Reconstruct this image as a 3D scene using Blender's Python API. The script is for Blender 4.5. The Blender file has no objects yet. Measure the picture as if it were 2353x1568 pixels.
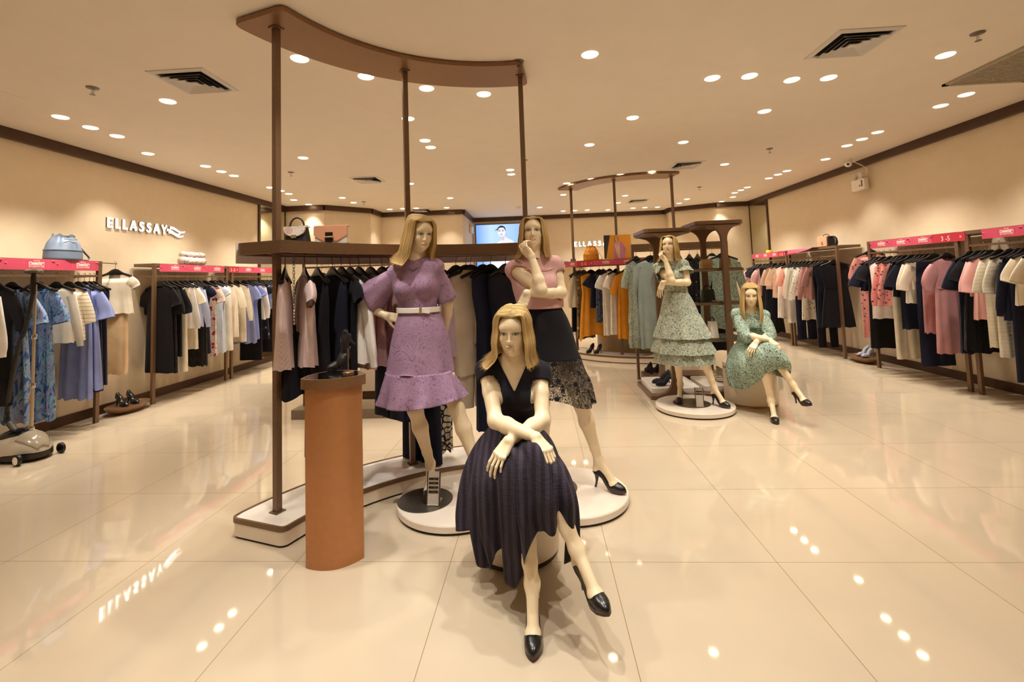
import bpy, math, random
import numpy as np
from mathutils import Vector, Matrix
random.seed(7); RNG = np.random.default_rng(7)
SC = bpy.context.scene; COL = SC.collection
PI = math.pi; sin, cos = math.sin, math.cos
def V(*a): return np.array(a, float)

# ---------------------------------------------------------------- camera
IW, IH = 2353, 1568
F_PX, PPX, PPY, YAW, PITCH, ROLL = 1094.0571, 1167.927, 569.796, 0.0601865, 0.0652933, 0.0343737
CAMH = 1.41767
def rotm(y, p, r):
    cy, sy, cp, sp, cr, sr = cos(y), sin(y), cos(p), sin(p), cos(r), sin(r)
    return (np.array([[cy, -sy, 0], [sy, cy, 0], [0, 0, 1]]) @ np.array([[1, 0, 0], [0, cp, -sp], [0, sp, cp]])
            @ np.array([[cr, 0, sr], [0, 1, 0], [-sr, 0, cr]]))
_R = rotm(YAW, PITCH, ROLL)
cam = bpy.data.cameras.new('camera'); camo = bpy.data.objects.new('camera', cam); COL.objects.link(camo)
cam.sensor_fit = 'HORIZONTAL'; cam.sensor_width = 36; cam.lens = F_PX / IW * 36
cam.shift_x = (IW / 2 - PPX) / IW; cam.shift_y = (PPY - IH / 2) / IW
cam.clip_start = .05; cam.clip_end = 60
M = Matrix.Identity(4)
for i in range(3):
    M[i][0] = _R[i, 0]; M[i][1] = _R[i, 2]; M[i][2] = -_R[i, 1]
M[2][3] = CAMH
camo.matrix_world = M
SC.camera = camo

# ---------------------------------------------------------------- mesh builder
class MB:
    def __init__(s): s.v = []; s.f = []; s.n = 0; s.a = []; s.mi = []; s.cm = 0
    def add(s, v, f, col=None):
        v = np.asarray(v, float).reshape(-1, 3)
        s.v.append(v); n = s.n
        for q in f: s.f.append(tuple(int(i) + n for i in q))
        s.mi += [s.cm] * len(f)
        s.n += len(v)
        s.a.append(np.full((len(v), 3), 1.0) if col is None else np.broadcast_to(np.asarray(col, float), (len(v), 3)))
        return s
    def box(s, c, d, rz=0.0):
        x, y, z = np.array(d, float) / 2
        v = np.array([(-x, -y, -z), (x, -y, -z), (x, y, -z), (-x, y, -z), (-x, -y, z), (x, -y, z), (x, y, z), (-x, y, z)])
        if rz:
            v = v @ np.array([[cos(rz), sin(rz), 0], [-sin(rz), cos(rz), 0], [0, 0, 1]])
        return s.add(v + np.array(c, float), [(3, 2, 1, 0), (4, 5, 6, 7), (0, 1, 5, 4), (1, 2, 6, 5), (2, 3, 7, 6), (3, 0, 4, 7)])
    def box2(s, a, b):
        a = np.array(a, float); b = np.array(b, float); return s.box((a + b) / 2, np.abs(b - a))
    def loft(s, rings, cap0=True, cap1=True, closed=True, col=None):
        R = [np.asarray(r, float) for r in rings]; n = len(R[0]); m = len(R)
        f = []
        for i in range(m - 1):
            for j in range(n if closed else n - 1):
                k = (j + 1) % n
                f.append((i * n + j, i * n + k, (i + 1) * n + k, (i + 1) * n + j))
        if cap0: f.append(tuple(range(n - 1, -1, -1)))
        if cap1: f.append(tuple((m - 1) * n + j for j in range(n)))
        return s.add(np.concatenate(R), f, col)
    def tube(s, pts, r, n=10, cap=True, flat=None, col=None):
        P = np.asarray(pts, float); m = len(P)
        r = np.broadcast_to(np.asarray(r, float), (m,))
        T = np.gradient(P, axis=0); T /= np.linalg.norm(T, axis=1)[:, None] + 1e-12
        u = np.cross(T[0], (0, 0, 1.0) if abs(T[0][2]) < .9 else (1.0, 0, 0)); u /= np.linalg.norm(u)
        rings = []
        for i in range(m):
            u = u - T[i] * (u @ T[i]); u /= np.linalg.norm(u) + 1e-12; w = np.cross(T[i], u)
            a = np.arange(n) * 2 * PI / n
            fa = 1.0 if flat is None else flat
            rings.append(P[i] + r[i] * (np.cos(a)[:, None] * u + fa * np.sin(a)[:, None] * w))
        return s.loft(rings, cap, cap, col=col)
    def bar(s, a, b, w, h=None, up=(0, 0, 1)):
        a = np.array(a, float); b = np.array(b, float); h = w if h is None else h
        t = b - a; t /= np.linalg.norm(t); up = np.array(up, float)
        if abs(t @ up) > .95: up = np.array((0, 1.0, 0))
        u = np.cross(t, up); u /= np.linalg.norm(u); k = np.cross(u, t)
        q = [(-1, -1), (1, -1), (1, 1), (-1, 1)]
        return s.loft([[e + u * i * w / 2 + k * j * h / 2 for i, j in q] for e in (a, b)])
    def lathe(s, prof, c=(0, 0, 0), n=32, cap0=True, cap1=True, sx=1.0, sy=1.0):
        a = np.arange(n) * 2 * PI / n; c = np.array(c, float)
        return s.loft([np.c_[c[0] + sx * r * np.cos(a), c[1] + sy * r * np.sin(a), np.full(n, c[2] + z)] for r, z in prof], cap0, cap1)
    def prism(s, outline, z0, z1, bev=0.0):
        o = np.asarray(outline, float); n = len(o)
        if bev:
            ce = o.mean(0); d = o - ce; L = np.linalg.norm(d, axis=1)[:, None]; i = o - d / L * bev
            rr = [np.c_[i, np.full(n, z0)], np.c_[o, np.full(n, z0 + bev)], np.c_[o, np.full(n, z1 - bev)], np.c_[i, np.full(n, z1)]]
        else: rr = [np.c_[o, np.full(n, z0)], np.c_[o, np.full(n, z1)]]
        return s.loft(rr)
    def grid(s, P, col=None):
        P = np.asarray(P, float); a, b = P.shape[:2]
        return s.add(P.reshape(-1, 3), [(i * b + j, i * b + j + 1, (i + 1) * b + j + 1, (i + 1) * b + j) for i in range(a - 1) for j in range(b - 1)], col)
    def ell(s, c, r, n=16, m=10, rot=None):
        c = np.array(c, float); rings = []
        for i in range(m + 1):
            t = -PI / 2 + PI * i / m; k = max(cos(t), .02)
            a = np.arange(n) * 2 * PI / n
            p = np.c_[r[0] * k * np.cos(a), r[1] * k * np.sin(a), np.full(n, r[2] * sin(t))]
            if rot is not None: p = p @ np.asarray(rot).T
            rings.append(p + c)
        return s.loft(rings)
    def xform(s, R=None, t=None):
        for i in range(len(s.v)):
            if R is not None: s.v[i] = s.v[i] @ np.asarray(R).T
            if t is not None: s.v[i] = s.v[i] + np.array(t)
        return s
    def verts(s): return np.concatenate(s.v)

def wloc(o):
    p = np.zeros(3)
    while o is not None: p = p + np.array(o.location); o = o.parent
    return p
def obj(name, mb, mat, parent=None, smooth=True, ang=40, attr=False, solid=0.0, sub=0):
    v = mb.verts()
    if parent is not None: v = v - wloc(parent)
    me = bpy.data.meshes.new(name)
    me.from_pydata([tuple(p) for p in v], [], mb.f)
    if attr:
        ca = me.color_attributes.new('paint', 'FLOAT_COLOR', 'POINT')
        cc = np.ones((len(v), 4)); cc[:, :3] = np.concatenate(mb.a); ca.data.foreach_set('color', cc.ravel())
    for m_ in (mat if isinstance(mat, (list, tuple)) else [mat]): me.materials.append(m_)
    if isinstance(mat, (list, tuple)): me.polygons.foreach_set('material_index', mb.mi)
    me.validate(); me.update()
    if smooth:
        me.polygons.foreach_set('use_smooth', [True] * len(me.polygons))
        if ang is not None:
            try: me.set_sharp_from_angle(angle=math.radians(ang))
            except Exception: pass
    o = bpy.data.objects.new(name, me); COL.objects.link(o)
    if parent is not None: o.parent = parent
    if sub:
        sm_ = o.modifiers.new('subdivision', 'SUBSURF'); sm_.levels = sub; sm_.render_levels = sub
    if solid:
        sm_ = o.modifiers.new('thickness', 'SOLIDIFY'); sm_.thickness = solid; sm_.offset = 0
    return o
def tag(o, label, cat, group=None):
    o['label'] = label; o['category'] = cat
    if group: o['group'] = group
    return o
def thing(name, label, cat, loc=(0, 0, 0), group=None):
    o = bpy.data.objects.new(name, None); COL.objects.link(o); o.empty_display_size = .05
    o.location = loc; return tag(o, label, cat, group)
def struct(name, mb, mat, smooth=False, **k):
    o = obj(name, mb, mat, smooth=smooth, **k); o['kind'] = 'structure'; return o
def copy_tree(o, parent=None):
    c = o.copy(); COL.objects.link(c)
    if parent is not None: c.parent = parent
    for ch in list(o.children): copy_tree(ch, c)
    return c
def place(o, loc, rz=0.0):
    o.location = loc; o.rotation_euler = (0, 0, rz); return o

def rrect(w, h, r, n=5, c=(0, 0)):
    pts = []
    for (sx, sy, a0) in ((1, 1, 0), (-1, 1, 90), (-1, -1, 180), (1, -1, 270)):
        for i in range(n + 1):
            a = math.radians(a0 + 90 * i / n)
            pts.append((c[0] + sx * (w / 2 - r) + r * cos(a), c[1] + sy * (h / 2 - r) + r * sin(a)))
    return np.array(pts)
def spline(P, n):
    """Catmull-Rom through points, n samples"""
    P = np.asarray(P, float); m = len(P)
    Q = np.concatenate([[2 * P[0] - P[1]], P, [2 * P[-1] - P[-2]]])
    t = np.linspace(0, m - 1 - 1e-9, n); i = t.astype(int); u = (t - i)
    u = u.reshape((-1,) + (1,) * (P.ndim - 1))
    a, b, c, d = Q[i], Q[i + 1], Q[i + 2], Q[i + 3]
    return .5 * (2 * b + (c - a) * u + (2 * a - 5 * b + 4 * c - d) * u ** 2 + (3 * b - a - 3 * c + d) * u ** 3)
def pspline(P, n):
    """periodic Catmull-Rom"""
    P = np.asarray(P, float); m = len(P)
    t = np.arange(n) * m / n; i = t.astype(int); u = (t - i).reshape((-1,) + (1,) * (P.ndim - 1))
    a, b, c, d = P[(i - 1) % m], P[i % m], P[(i + 1) % m], P[(i + 2) % m]
    return .5 * (2 * b + (c - a) * u + (2 * a - 5 * b + 4 * c - d) * u ** 2 + (3 * b - a - 3 * c + d) * u ** 3)

# ---------------------------------------------------------------- materials
def lin(h):
    h = h.lstrip('#'); c = [int(h[i:i + 2], 16) / 255 for i in (0, 2, 4)]
    return tuple(x / 12.92 if x <= .04045 else ((x + .055) / 1.055) ** 2.4 for x in c)
MATS = {}
class NT:
    def __init__(s, name):
        s.m = bpy.data.materials.new(name); s.m.use_nodes = True; s.t = s.m.node_tree; s.t.nodes.clear()
        s.out = s.t.nodes.new('ShaderNodeOutputMaterial'); s.b = s.t.nodes.new('ShaderNodeBsdfPrincipled')
        s.t.links.new(s.b.outputs[0], s.out.inputs[0]); s._co = None
    def n(s, typ, **kw):
        nd = s.t.nodes.new(typ)
        for k, v in kw.items():
            if k in nd.inputs: nd.inputs[k].default_value = v
            else: setattr(nd, k, v)
        return nd
    def l(s, a, b): s.t.links.new(a, b)
    def co(s, scale=None, rnd=True):
        tc = s.n('ShaderNodeTexCoord'); o = tc.outputs['Object']
        if rnd:
            oi = s.n('ShaderNodeObjectInfo'); ad = s.n('ShaderNodeVectorMath', operation='MULTIPLY_ADD')
            cb = s.n('ShaderNodeCombineXYZ'); s.l(oi.outputs['Random'], cb.inputs[0]); s.l(oi.outputs['Random'], cb.inputs[1]); s.l(oi.outputs['Random'], cb.inputs[2])
            s.l(cb.outputs[0], ad.inputs[0]); ad.inputs[1].default_value = (7, 13, 5); s.l(o, ad.inputs[2]); o = ad.outputs[0]
        if scale is not None:
            mp = s.n('ShaderNodeMapping'); mp.inputs['Scale'].default_value = scale; s.l(o, mp.inputs[0]); o = mp.outputs[0]
        return o
    def ramp(s, src, stops, interp='LINEAR'):
        r = s.n('ShaderNodeValToRGB'); e = r.color_ramp; e.interpolation = interp
        while len(e.elements) < len(stops): e.elements.new(.5)
        for k, (p, c) in enumerate(stops):
            e.elements[k].position = p; e.elements[k].color = (*(lin(c) if isinstance(c, str) else (c, c, c)), 1)
        s.l(src, r.inputs[0]); return r.outputs[0]
    def mix(s, fac, a, b, mode='MIX'):
        m = s.n('ShaderNodeMix', data_type='RGBA', blend_type=mode)
        for sock, val in ((m.inputs[0], fac), (m.inputs[6], a), (m.inputs[7], b)):
            if isinstance(val, (int, float)): sock.default_value = val if sock == m.inputs[0] else (val, val, val, 1)
            elif isinstance(val, (str, tuple)): sock.default_value = (*(lin(val) if isinstance(val, str) else val), 1)
            else: s.l(val, sock)
        return m.outputs[2]
    def bump(s, h, strength=.3, dist=.002):
        b = s.n('ShaderNodeBump', Strength=strength, Distance=dist); s.l(h, b.inputs['Height']); s.l(b.outputs[0], s.b.inputs['Normal'])
def mat(name, hexc, rough=.5, metal=0.0, spec=.5, noise=0.0, nscale=20, bump=0.0, bscale=200, coat=0.0, emit=None, es=0.0, trans=0.0, alpha=1.0, stretch=None, sheen=0.0):
    if name in MATS: return MATS[name]
    t = NT(name); b = t.b
    b.inputs['Base Color'].default_value = (*lin(hexc), 1); b.inputs['Roughness'].default_value = rough; b.inputs['Metallic'].default_value = metal
    b.inputs['Specular IOR Level'].default_value = spec; b.inputs['Coat Weight'].default_value = coat; b.inputs['Coat Roughness'].default_value = .05
    b.inputs['Transmission Weight'].default_value = trans; b.inputs['Alpha'].default_value = alpha
    b.inputs['Sheen Weight'].default_value = sheen
    if noise:
        nz = t.n('ShaderNodeTexNoise', Scale=nscale, Detail=4.0); t.l(t.co(stretch), nz.inputs['Vector'])
        f = t.ramp(nz.outputs['Fac'], [(.3, 1 - noise), (.7, 1.0)])
        t.l(t.mix(1.0, hexc, f, 'MULTIPLY'), b.inputs['Base Color'])
    if bump:
        nz = t.n('ShaderNodeTexNoise', Scale=bscale, Detail=3.0); t.l(t.co(stretch), nz.inputs['Vector']); t.bump(nz.outputs['Fac'], bump)
    if emit: b.inputs['Emission Color'].default_value = (*lin(emit), 1); b.inputs['Emission Strength'].default_value = es
    MATS[name] = t.m; return t.m

def fabric(name, hexc, pat='plain', pal=(), sc=1.0, rough=.85, alpha=1.0, sheen=.03):
    """procedural cloth; pat chooses the weave or print"""
    if name in MATS: return MATS[name]
    t = NT(name); b = t.b; b.inputs['Roughness'].default_value = rough; b.inputs['Sheen Weight'].default_value = sheen
    b.inputs['Specular IOR Level'].default_value = .25
    co = t.co()
    def noise(scale, det=3.0, dist=0.0, c=co):
        n_ = t.n('ShaderNodeTexNoise', Scale=scale, Detail=det, Distortion=dist); t.l(c, n_.inputs['Vector']); return n_.outputs['Fac']
    def voro(scale, feat='F1', c=co, rand=1.0):
        n_ = t.n('ShaderNodeTexVoronoi', Scale=scale, feature=feat, Randomness=rand); t.l(c, n_.inputs['Vector']); return n_
    base = t.mix(1.0, hexc, t.ramp(noise(9, 2), [(.35, .9), (.65, 1.0)]), 'MULTIPLY')
    h = noise(420, 2)
    st, ds = .25, .001
    if pat == 'knit':
        w = t.n('ShaderNodeTexWave', Scale=38 * sc, Distortion=1.5, Detail=1.0, bands_direction='X'); t.l(co, w.inputs['Vector'])
        h = w.outputs['Fac']; st = .5; base = t.mix(1.0, base, t.ramp(h, [(0, .82), (1, 1.0)]), 'MULTIPLY')
    elif pat == 'rib':
        w = t.n('ShaderNodeTexWave', Scale=24 * sc, Distortion=.6, bands_direction='Z'); t.l(co, w.inputs['Vector']); h = w.outputs['Fac']; st = .6
        base = t.mix(1.0, base, t.ramp(h, [(0, .92), (.3, 1.0)]), 'MULTIPLY')
    elif pat == 'pleat':
        w = t.n('ShaderNodeTexWave', Scale=22 * sc, Distortion=.2, bands_direction='X'); t.l(co, w.inputs['Vector']); h = w.outputs['Fac']; st = .6; ds = .004
    elif pat == 'stripes':
        w = t.n('ShaderNodeTexWave', Scale=5 * sc, Distortion=.3, bands_direction='Z'); t.l(co, w.inputs['Vector'])
        base = t.mix(t.ramp(w.outputs['Fac'], [(.86, 0.0), (.93, 1.0)]), base, pal[0])
    elif pat == 'dots':
        v = voro(26 * sc); base = t.mix(t.ramp(v.outputs['Distance'], [(.2, 1.0), (.25, 0.0)]), base, pal[0])
    elif pat == 'tiedye':
        f = noise(5 * sc, 5, 2.5, t.co((1.6, 1.6, .55)))
        base = t.ramp(f, [(.28, pal[0]), (.42, pal[1]), (.5, pal[2]), (.58, pal[3]), (.7, pal[4])])
    elif pat == 'floral':
        v = voro(15 * sc); v2 = voro(34 * sc); wv = noise(26 * sc, 3, 3.0)
        pc = t.ramp(v.outputs['Color'], [(i / max(1, len(pal) - 1), c) for i, c in enumerate(pal)], 'CONSTANT')
        base = t.mix(t.ramp(v.outputs['Distance'], [(.3, 1.0), (.38, 0.0)]), base, pc)
        base = t.mix(t.ramp(v2.outputs['Distance'], [(.1, .9), (.2, 0.0)]), base, pal[0])
        base = t.mix(t.ramp(wv, [(.60, 0.0), (.64, .85)]), base, pal[-1])
    elif pat == 'print':
        f = noise(34 * sc, 3, 2.6); v = voro(30 * sc)
        base = t.mix(t.ramp(f, [(.50, 0.0), (.53, 1.0), (.58, 1.0), (.61, 0.0)]), base, pal[0])
        pc = t.ramp(v.outputs['Color'], [(0, pal[0]), (.35, pal[1]), (.7, pal[2])], 'CONSTANT')
        base = t.mix(t.ramp(v.outputs['Distance'], [(.24, 1.0), (.32, 0.0)]), base, pc)
    elif pat == 'snake':
        v = voro(20 * sc, 'DISTANCE_TO_EDGE'); v1 = voro(20 * sc)
        base = t.mix(t.ramp(v.outputs['Distance'], [(.05, 1.0), (.14, 0.0)]), base, pal[0])
        base = t.mix(t.ramp(v1.outputs['Color'], [(.80, 0.0), (.82, 1.0)], 'CONSTANT'), base, pal[1])
    elif pat in ('lace', 'openlace'):
        f = noise(17 * sc, 3, 3.2); v = voro(12 * sc)
        r1 = t.ramp(f, [(.36, 0.0), (.41, 1.0), (.47, 1.0), (.50, .25), (.53, 1.0), (.62, 1.0), (.68, .1)])
        r2 = t.ramp(v.outputs['Distance'], [(.2, 1.0), (.3, 0.0)])
        msk = t.mix(1.0, r1, r2, 'SCREEN')
        base = t.mix(msk, pal[0], base); h = msk; st = .6; ds = .002
        if pat == 'openlace':
            tr = t.n('ShaderNodeBsdfTransparent'); mx = t.n('ShaderNodeMixShader')
            r3 = t.ramp(f, [(.40, 1.0), (.43, 0.0), (.455, 0.0), (.475, 1.0), (.545, 1.0), (.565, .12), (.61, .12), (.64, 1.0)])
            t.l(t.mix(1.0, r3, r2, 'SCREEN'), mx.inputs[0]); t.l(tr.outputs[0], mx.inputs[1]); t.l(b.outputs[0], mx.inputs[2]); t.l(mx.outputs[0], t.out.inputs[0])
    elif pat == 'crepe':
        w = t.n('ShaderNodeTexWave', Scale=9 * sc, Distortion=1.2, Detail=1.0, bands_direction='X'); t.l(co, w.inputs['Vector'])
        base = t.mix(t.ramp(w.outputs['Fac'], [(.42, 0.0), (.58, 1.0)]), base, pal[0])
        h = noise(60, 3, .4, t.co((.35, .35, 2.2))); st = .7; ds = .004
    t.l(base, b.inputs['Base Color'])
    t.bump(h, st, ds)
    if alpha < 1: b.inputs['Alpha'].default_value = alpha
    MATS[name] = t.m; return t.m

BROWN = mat('bronze_brown_metal', '#7b5f48', .36, .35, noise=.12, nscale=60)
BROWN2 = mat('copper_brown_metal', '#8d6849', .36, .35, noise=.1, nscale=40)
DARKB = mat('dark_brown_trim', '#4f3626', .4, .3, noise=.1)
BRASS = mat('brass', '#c9a766', .25, 1.0)
BLACKP = mat('black_plastic', '#0b0a0a', .38)
WHITEL = mat('white_lacquer', '#f4ede4', .25, coat=.4)
CREAM = mat('cream_laminate', '#f3e6d2', .4)
CHROME = mat('chrome', '#d8d8d8', .12, 1.0)
STEEL = mat('brushed_steel', '#8c8880', .35, .9, noise=.1)
def text_mesh(name, s, size, M3, org, mat_, parent, ext=.002, align='CENTER', bold=0.0):
    """flat lettering: M3 = (right, up) world vectors, org = centre"""
    cu = bpy.data.curves.new(name, 'FONT'); cu.body = s; cu.size = size; cu.extrude = ext; cu.align_x = align; cu.align_y = 'CENTER'; cu.offset = bold
    cu.resolution_u = 4
    o = bpy.data.objects.new(name + '_curve', cu); COL.objects.link(o)
    dg = bpy.context.evaluated_depsgraph_get(); me = bpy.data.meshes.new_from_object(o.evaluated_get(dg)); me.name = name
    bpy.data.objects.remove(o); bpy.data.curves.remove(cu)
    r, u = (np.array(x, float) for x in M3); w = np.cross(r, u)
    co = np.empty(len(me.vertices) * 3); me.vertices.foreach_get('co', co); co = co.reshape(-1, 3)
    p = co[:, :1] * r + co[:, 1:2] * u + co[:, 2:3] * w + np.array(org, float)
    if parent is not None: p = p - wloc(parent)
    me.vertices.foreach_set('co', p.ravel()); me.materials.clear(); me.materials.append(mat_); me.update()
    o = bpy.data.objects.new(name, me); COL.objects.link(o)
    if parent is not None: o.parent = parent
    return o
# ---------------------------------------------------------------- room shell
CH = 3.07
XL, XR = -5.18, 5.10
def floor_mat():
    t = NT('polished_floor_tile'); b = t.b; b.inputs['Roughness'].default_value = .04; b.inputs['Specular IOR Level'].default_value = .62
    tc = t.n('ShaderNodeTexCoord'); sp = t.n('ShaderNodeSeparateXYZ'); t.l(tc.outputs['Object'], sp.inputs[0])
    ms = []; cells = []
    for i, o in ((0, .304), (1, .081)):
        a = t.n('ShaderNodeMath', operation='SUBTRACT'); t.l(sp.outputs[i], a.inputs[0]); a.inputs[1].default_value = o - 16
        d = t.n('ShaderNodeMath', operation='DIVIDE'); t.l(a.outputs[0], d.inputs[0]); d.inputs[1].default_value = .8
        f = t.n('ShaderNodeMath', operation='FRACT'); t.l(d.outputs[0], f.inputs[0])
        fl = t.n('ShaderNodeMath', operation='FLOOR'); t.l(d.outputs[0], fl.inputs[0]); cells.append(fl)
        p = t.n('ShaderNodeMath', operation='PINGPONG'); t.l(f.outputs[0], p.inputs[0]); p.inputs[1].default_value = .5
        l = t.n('ShaderNodeMath', operation='LESS_THAN'); t.l(p.outputs[0], l.inputs[0]); l.inputs[1].default_value = .0017
        ms.append(l.outputs[0])
    mx = t.n('ShaderNodeMath', operation='MAXIMUM'); t.l(ms[0], mx.inputs[0]); t.l(ms[1], mx.inputs[1])
    cb = t.n('ShaderNodeCombineXYZ'); t.l(cells[0].outputs[0], cb.inputs[0]); t.l(cells[1].outputs[0], cb.inputs[1])
    wn = t.n('ShaderNodeTexWhiteNoise'); t.l(cb.outputs[0], wn.inputs['Vector'])
    nz = t.n('ShaderNodeTexNoise', Scale=3.0, Detail=5.0); t.l(tc.outputs['Object'], nz.inputs['Vector'])
    c = t.mix(1.0, t.mix(1.0, '#cdbda5', t.ramp(nz.outputs['Fac'], [(.3, .95), (.7, 1.0)]), 'MULTIPLY'), t.ramp(wn.outputs['Value'], [(0, .965), (1, 1.0)]), 'MULTIPLY')
    t.l(t.mix(mx.outputs[0], c, '#8f7350'), b.inputs['Base Color'])
    return t.m
WALLM = mat('beige_wall_paint', '#e2d0b3', .65, noise=.04, nscale=8, bump=.05, bscale=300)
CEILM = mat('ceiling_paint', '#f1e7d8', .75, noise=.03, nscale=4)
MIRROR = mat('mirror_glass', '#e6e8d8', .02, 1.0)
REARY = -2.6
WLINE = [(XL, REARY), (XL, 9.5), (-4.36, 9.52), (-3.64, 10.24), (-3.62, 10.93), (-1.70, 10.95), (-1.70, 12.6), (3.39, 12.6), (3.38, 12.17), (4.33, 11.65), (XR, 11.64), (XR, REARY)]
mb = MB().box2((-6, REARY - .3, -.1), (6, 13.2, 0)); struct('floor', mb, floor_mat())
mb = MB().box2((-6, REARY - .3, CH), (6, 13.2, CH + .1)); struct('ceiling', mb, CEILM)
def wall_seg(mb, a, b, z0, z1, th, out=0.0):
    """box along a->b; room lies on the right-hand side; out>0 moves it into the room"""
    a = np.array(a, float); b = np.array(b, float); d = (b - a) / np.linalg.norm(b - a); nrm = np.array((d[1], -d[0]))
    q = [a - d * 0, b + d * 0, b - nrm * th, a - nrm * th]
    q = [p + nrm * out for p in q]
    mb.loft([[(p[0], p[1], z) for p in q] for z in (z0, z1)])
names = ['wall_left', 'wall_back_left', 'wall_angled_left', 'wall_recess_left', 'wall_back_center_left', 'wall_niche_left', 'wall_back', 'wall_niche_right', 'wall_angled_right', 'wall_back_right', 'wall_right']
for i, nme in enumerate(names):
    mb = MB(); wall_seg(mb, WLINE[i], WLINE[i + 1], 0, CH, .1); struct(nme, mb, WALLM)
    mb = MB(); wall_seg(mb, WLINE[i], WLINE[i + 1], CH - .105, CH - .002, .09, .06); struct('trim_%d' % (i + 1), mb, DARKB)
    mb = MB(); wall_seg(mb, WLINE[i], WLINE[i + 1], .001, .105, .02, .018); struct('baseboard_' + nme[5:], mb, DARKB)
mb = MB().box2((XL - .1, REARY - .1, 0), (XR + .1, REARY, CH)); struct('wall_rear_bounce', mb, WALLM)  # unseen wall added behind the camera to bounce light back
# full-height mirrors set in the two side walls, with slim brown frames
def wall_mirror(x, y0, y1, sgn, label):
    t = thing('wall_mirror', label, 'mirror', (x, (y0 + y1) / 2, 0))
    obj('mirror_glass', MB().box2((x, y0 + .05, .11), (x + sgn * .012, y1 - .03, CH - .11)), MIRROR, t, smooth=False)
    fm = MB(); fm.box2((x, y0, .11), (x + sgn * .03, y0 + .05, CH - .106)); fm.box2((x, y1 - .03, .11), (x + sgn * .02, y1 - .004, CH - .106))
    obj('frame', fm, DARKB, t, smooth=False)
wall_mirror(XL, 8.53, 9.49, 1, 'tall mirror panel with brown frame in the left wall beyond the clothes rack')
wall_mirror(XR, 10.72, 11.63, -1, 'tall mirror panel with brown frame at the far end of the right wall')
# flush door in the angled wall, white architrave
a = V(-4.28, 9.6); b = V(-3.72, 10.16); d = (b - a) / np.linalg.norm(b - a); nr = V(d[1], -d[0])
dr = thing('door_1', 'white framed flush door in the angled wall behind the handbags', 'door', (a[0], a[1], 0)); dr['kind'] = 'structure'
def lp(s, o, z): p = a + d * s + nr * o; return (p[0], p[1], z)
L_ = np.linalg.norm(b - a)
fm = MB()
for (s0, s1, z0, z1) in ((-.02, .05, .11, 2.02), (L_ - .05, L_ + .02, .11, 2.02), (-.02, L_ + .02, 2.0, 2.06)):
    fm.loft([[lp(s0, .002, z), lp(s1, .002, z), lp(s1, .02, z), lp(s0, .02, z)] for z in (z0, z1)])
obj('architrave', fm, CREAM, dr, smooth=False)
fm = MB(); fm.loft([[lp(.055, .002, z), lp(L_ - .055, .002, z), lp(L_ - .055, .012, z), lp(.055, .012, z)] for z in (.11, 1.99)])
obj('door_panel', fm, WALLM, dr, smooth=False)

# ---------------------------------------------------------------- ceiling fittings
LAMPS = [(-1.67, 3.27), (0.45, 3.49), (-1.31, 3.63), (-3.17, 3.88), (3.29, 3.88), (-0.89, 3.93), (1.55, 4.07), (1.86, 4.07), (-4.39, 4.09), (-0.42, 4.13), (2.28, 4.21), (2.59, 4.21), (-4.4, 4.4), (-1.25, 4.65), (-4.39, 4.69), (4.26, 4.84), (1.06, 5.0), (2.42, 5.02), (4.27, 5.15), (-4.62, 5.36), (-1.26, 5.42), (-1.26, 5.71), (-2.97, 5.89), (0.71, 5.96), (-4.4, 6.05), (4.25, 6.05), (1.9, 6.06), (4.26, 6.35), (-4.4, 6.37), (-4.4, 6.65), (4.26, 6.65), (-0.36, 7.13), (4.43, 7.43), (-0.36, 7.44), (2.94, 7.45), (-4.38, 7.57), (1.9, 7.73), (-2.08, 7.79), (1.42, 7.86), (-4.37, 7.87), (0.97, 8.1), (-4.38, 8.16), (4.24, 8.18), (0.57, 8.38), (4.23, 8.46), (-4.61, 8.77), (-3.66, 8.77), (4.22, 8.77), (-1.69, 9.33), (-4.6, 9.34), (-3.67, 9.36), (0.57, 9.53), (4.21, 9.63), (4.21, 9.93), (1.88, 9.99), (4.21, 10.24), (-3.26, 10.42), (-2.96, 10.42), (-2.66, 10.43), (-2.0, 10.56), (4.4, 10.81), (3.4, 10.82), (1.89, 10.94), (0.1, 11.12), (3.4, 11.41), (4.39, 11.44), (0.69, 11.9), (2.71, 11.91), (0.98, 11.91), (1.29, 11.91), (3.02, 11.92), (2.42, 11.92), (1.82, 12.06)]
LAMPS_FRONT = [(-1.25, 2.35), (-.35, 1.9), (.55, 2.3), (2.6, 2.4), (-2.6, 2.0), (4.26, 3.2), (-4.4, 2.8), (-.5, .9), (.9, 1.0), (-2.0, .6)]
LAMPM = mat('lamp_lens', '#fff6e6', .4, emit='#ffe9c8', es=30)
LAMPR = mat('lamp_trim_added_glow', '#fffaf2', .4, emit='#ffe9c8', es=1.6)  # weak emission imitates the lens lighting its own trim ring
SPOT_W = 64.0; SPOT_COL = (1.0, .915, .79)
def lamp_label(x, y):
    if abs(x + 4.4) < .3: return 'small round downlight in the row along the left wall', 'downlights along the left wall'
    if abs(x - 4.28) < .22: return 'small round downlight in the row along the right wall', 'downlights along the right wall'
    if y < 3.0: return 'small round downlight overhead near the shop front', 'downlights near the shop front'
    if y > 9.2: return 'small distant round downlight near the back wall', 'downlights near the back wall'
    return 'small round downlight in the middle of the ceiling', 'downlights in the middle of the ceiling'
def spot(nm, e, ang, col=SPOT_COL, bl=.8):
    l = bpy.data.lights.new(nm, 'SPOT'); l.energy = e; l.color = col; l.spot_size = math.radians(ang); l.spot_blend = bl; l.shadow_soft_size = .035; return l
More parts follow.
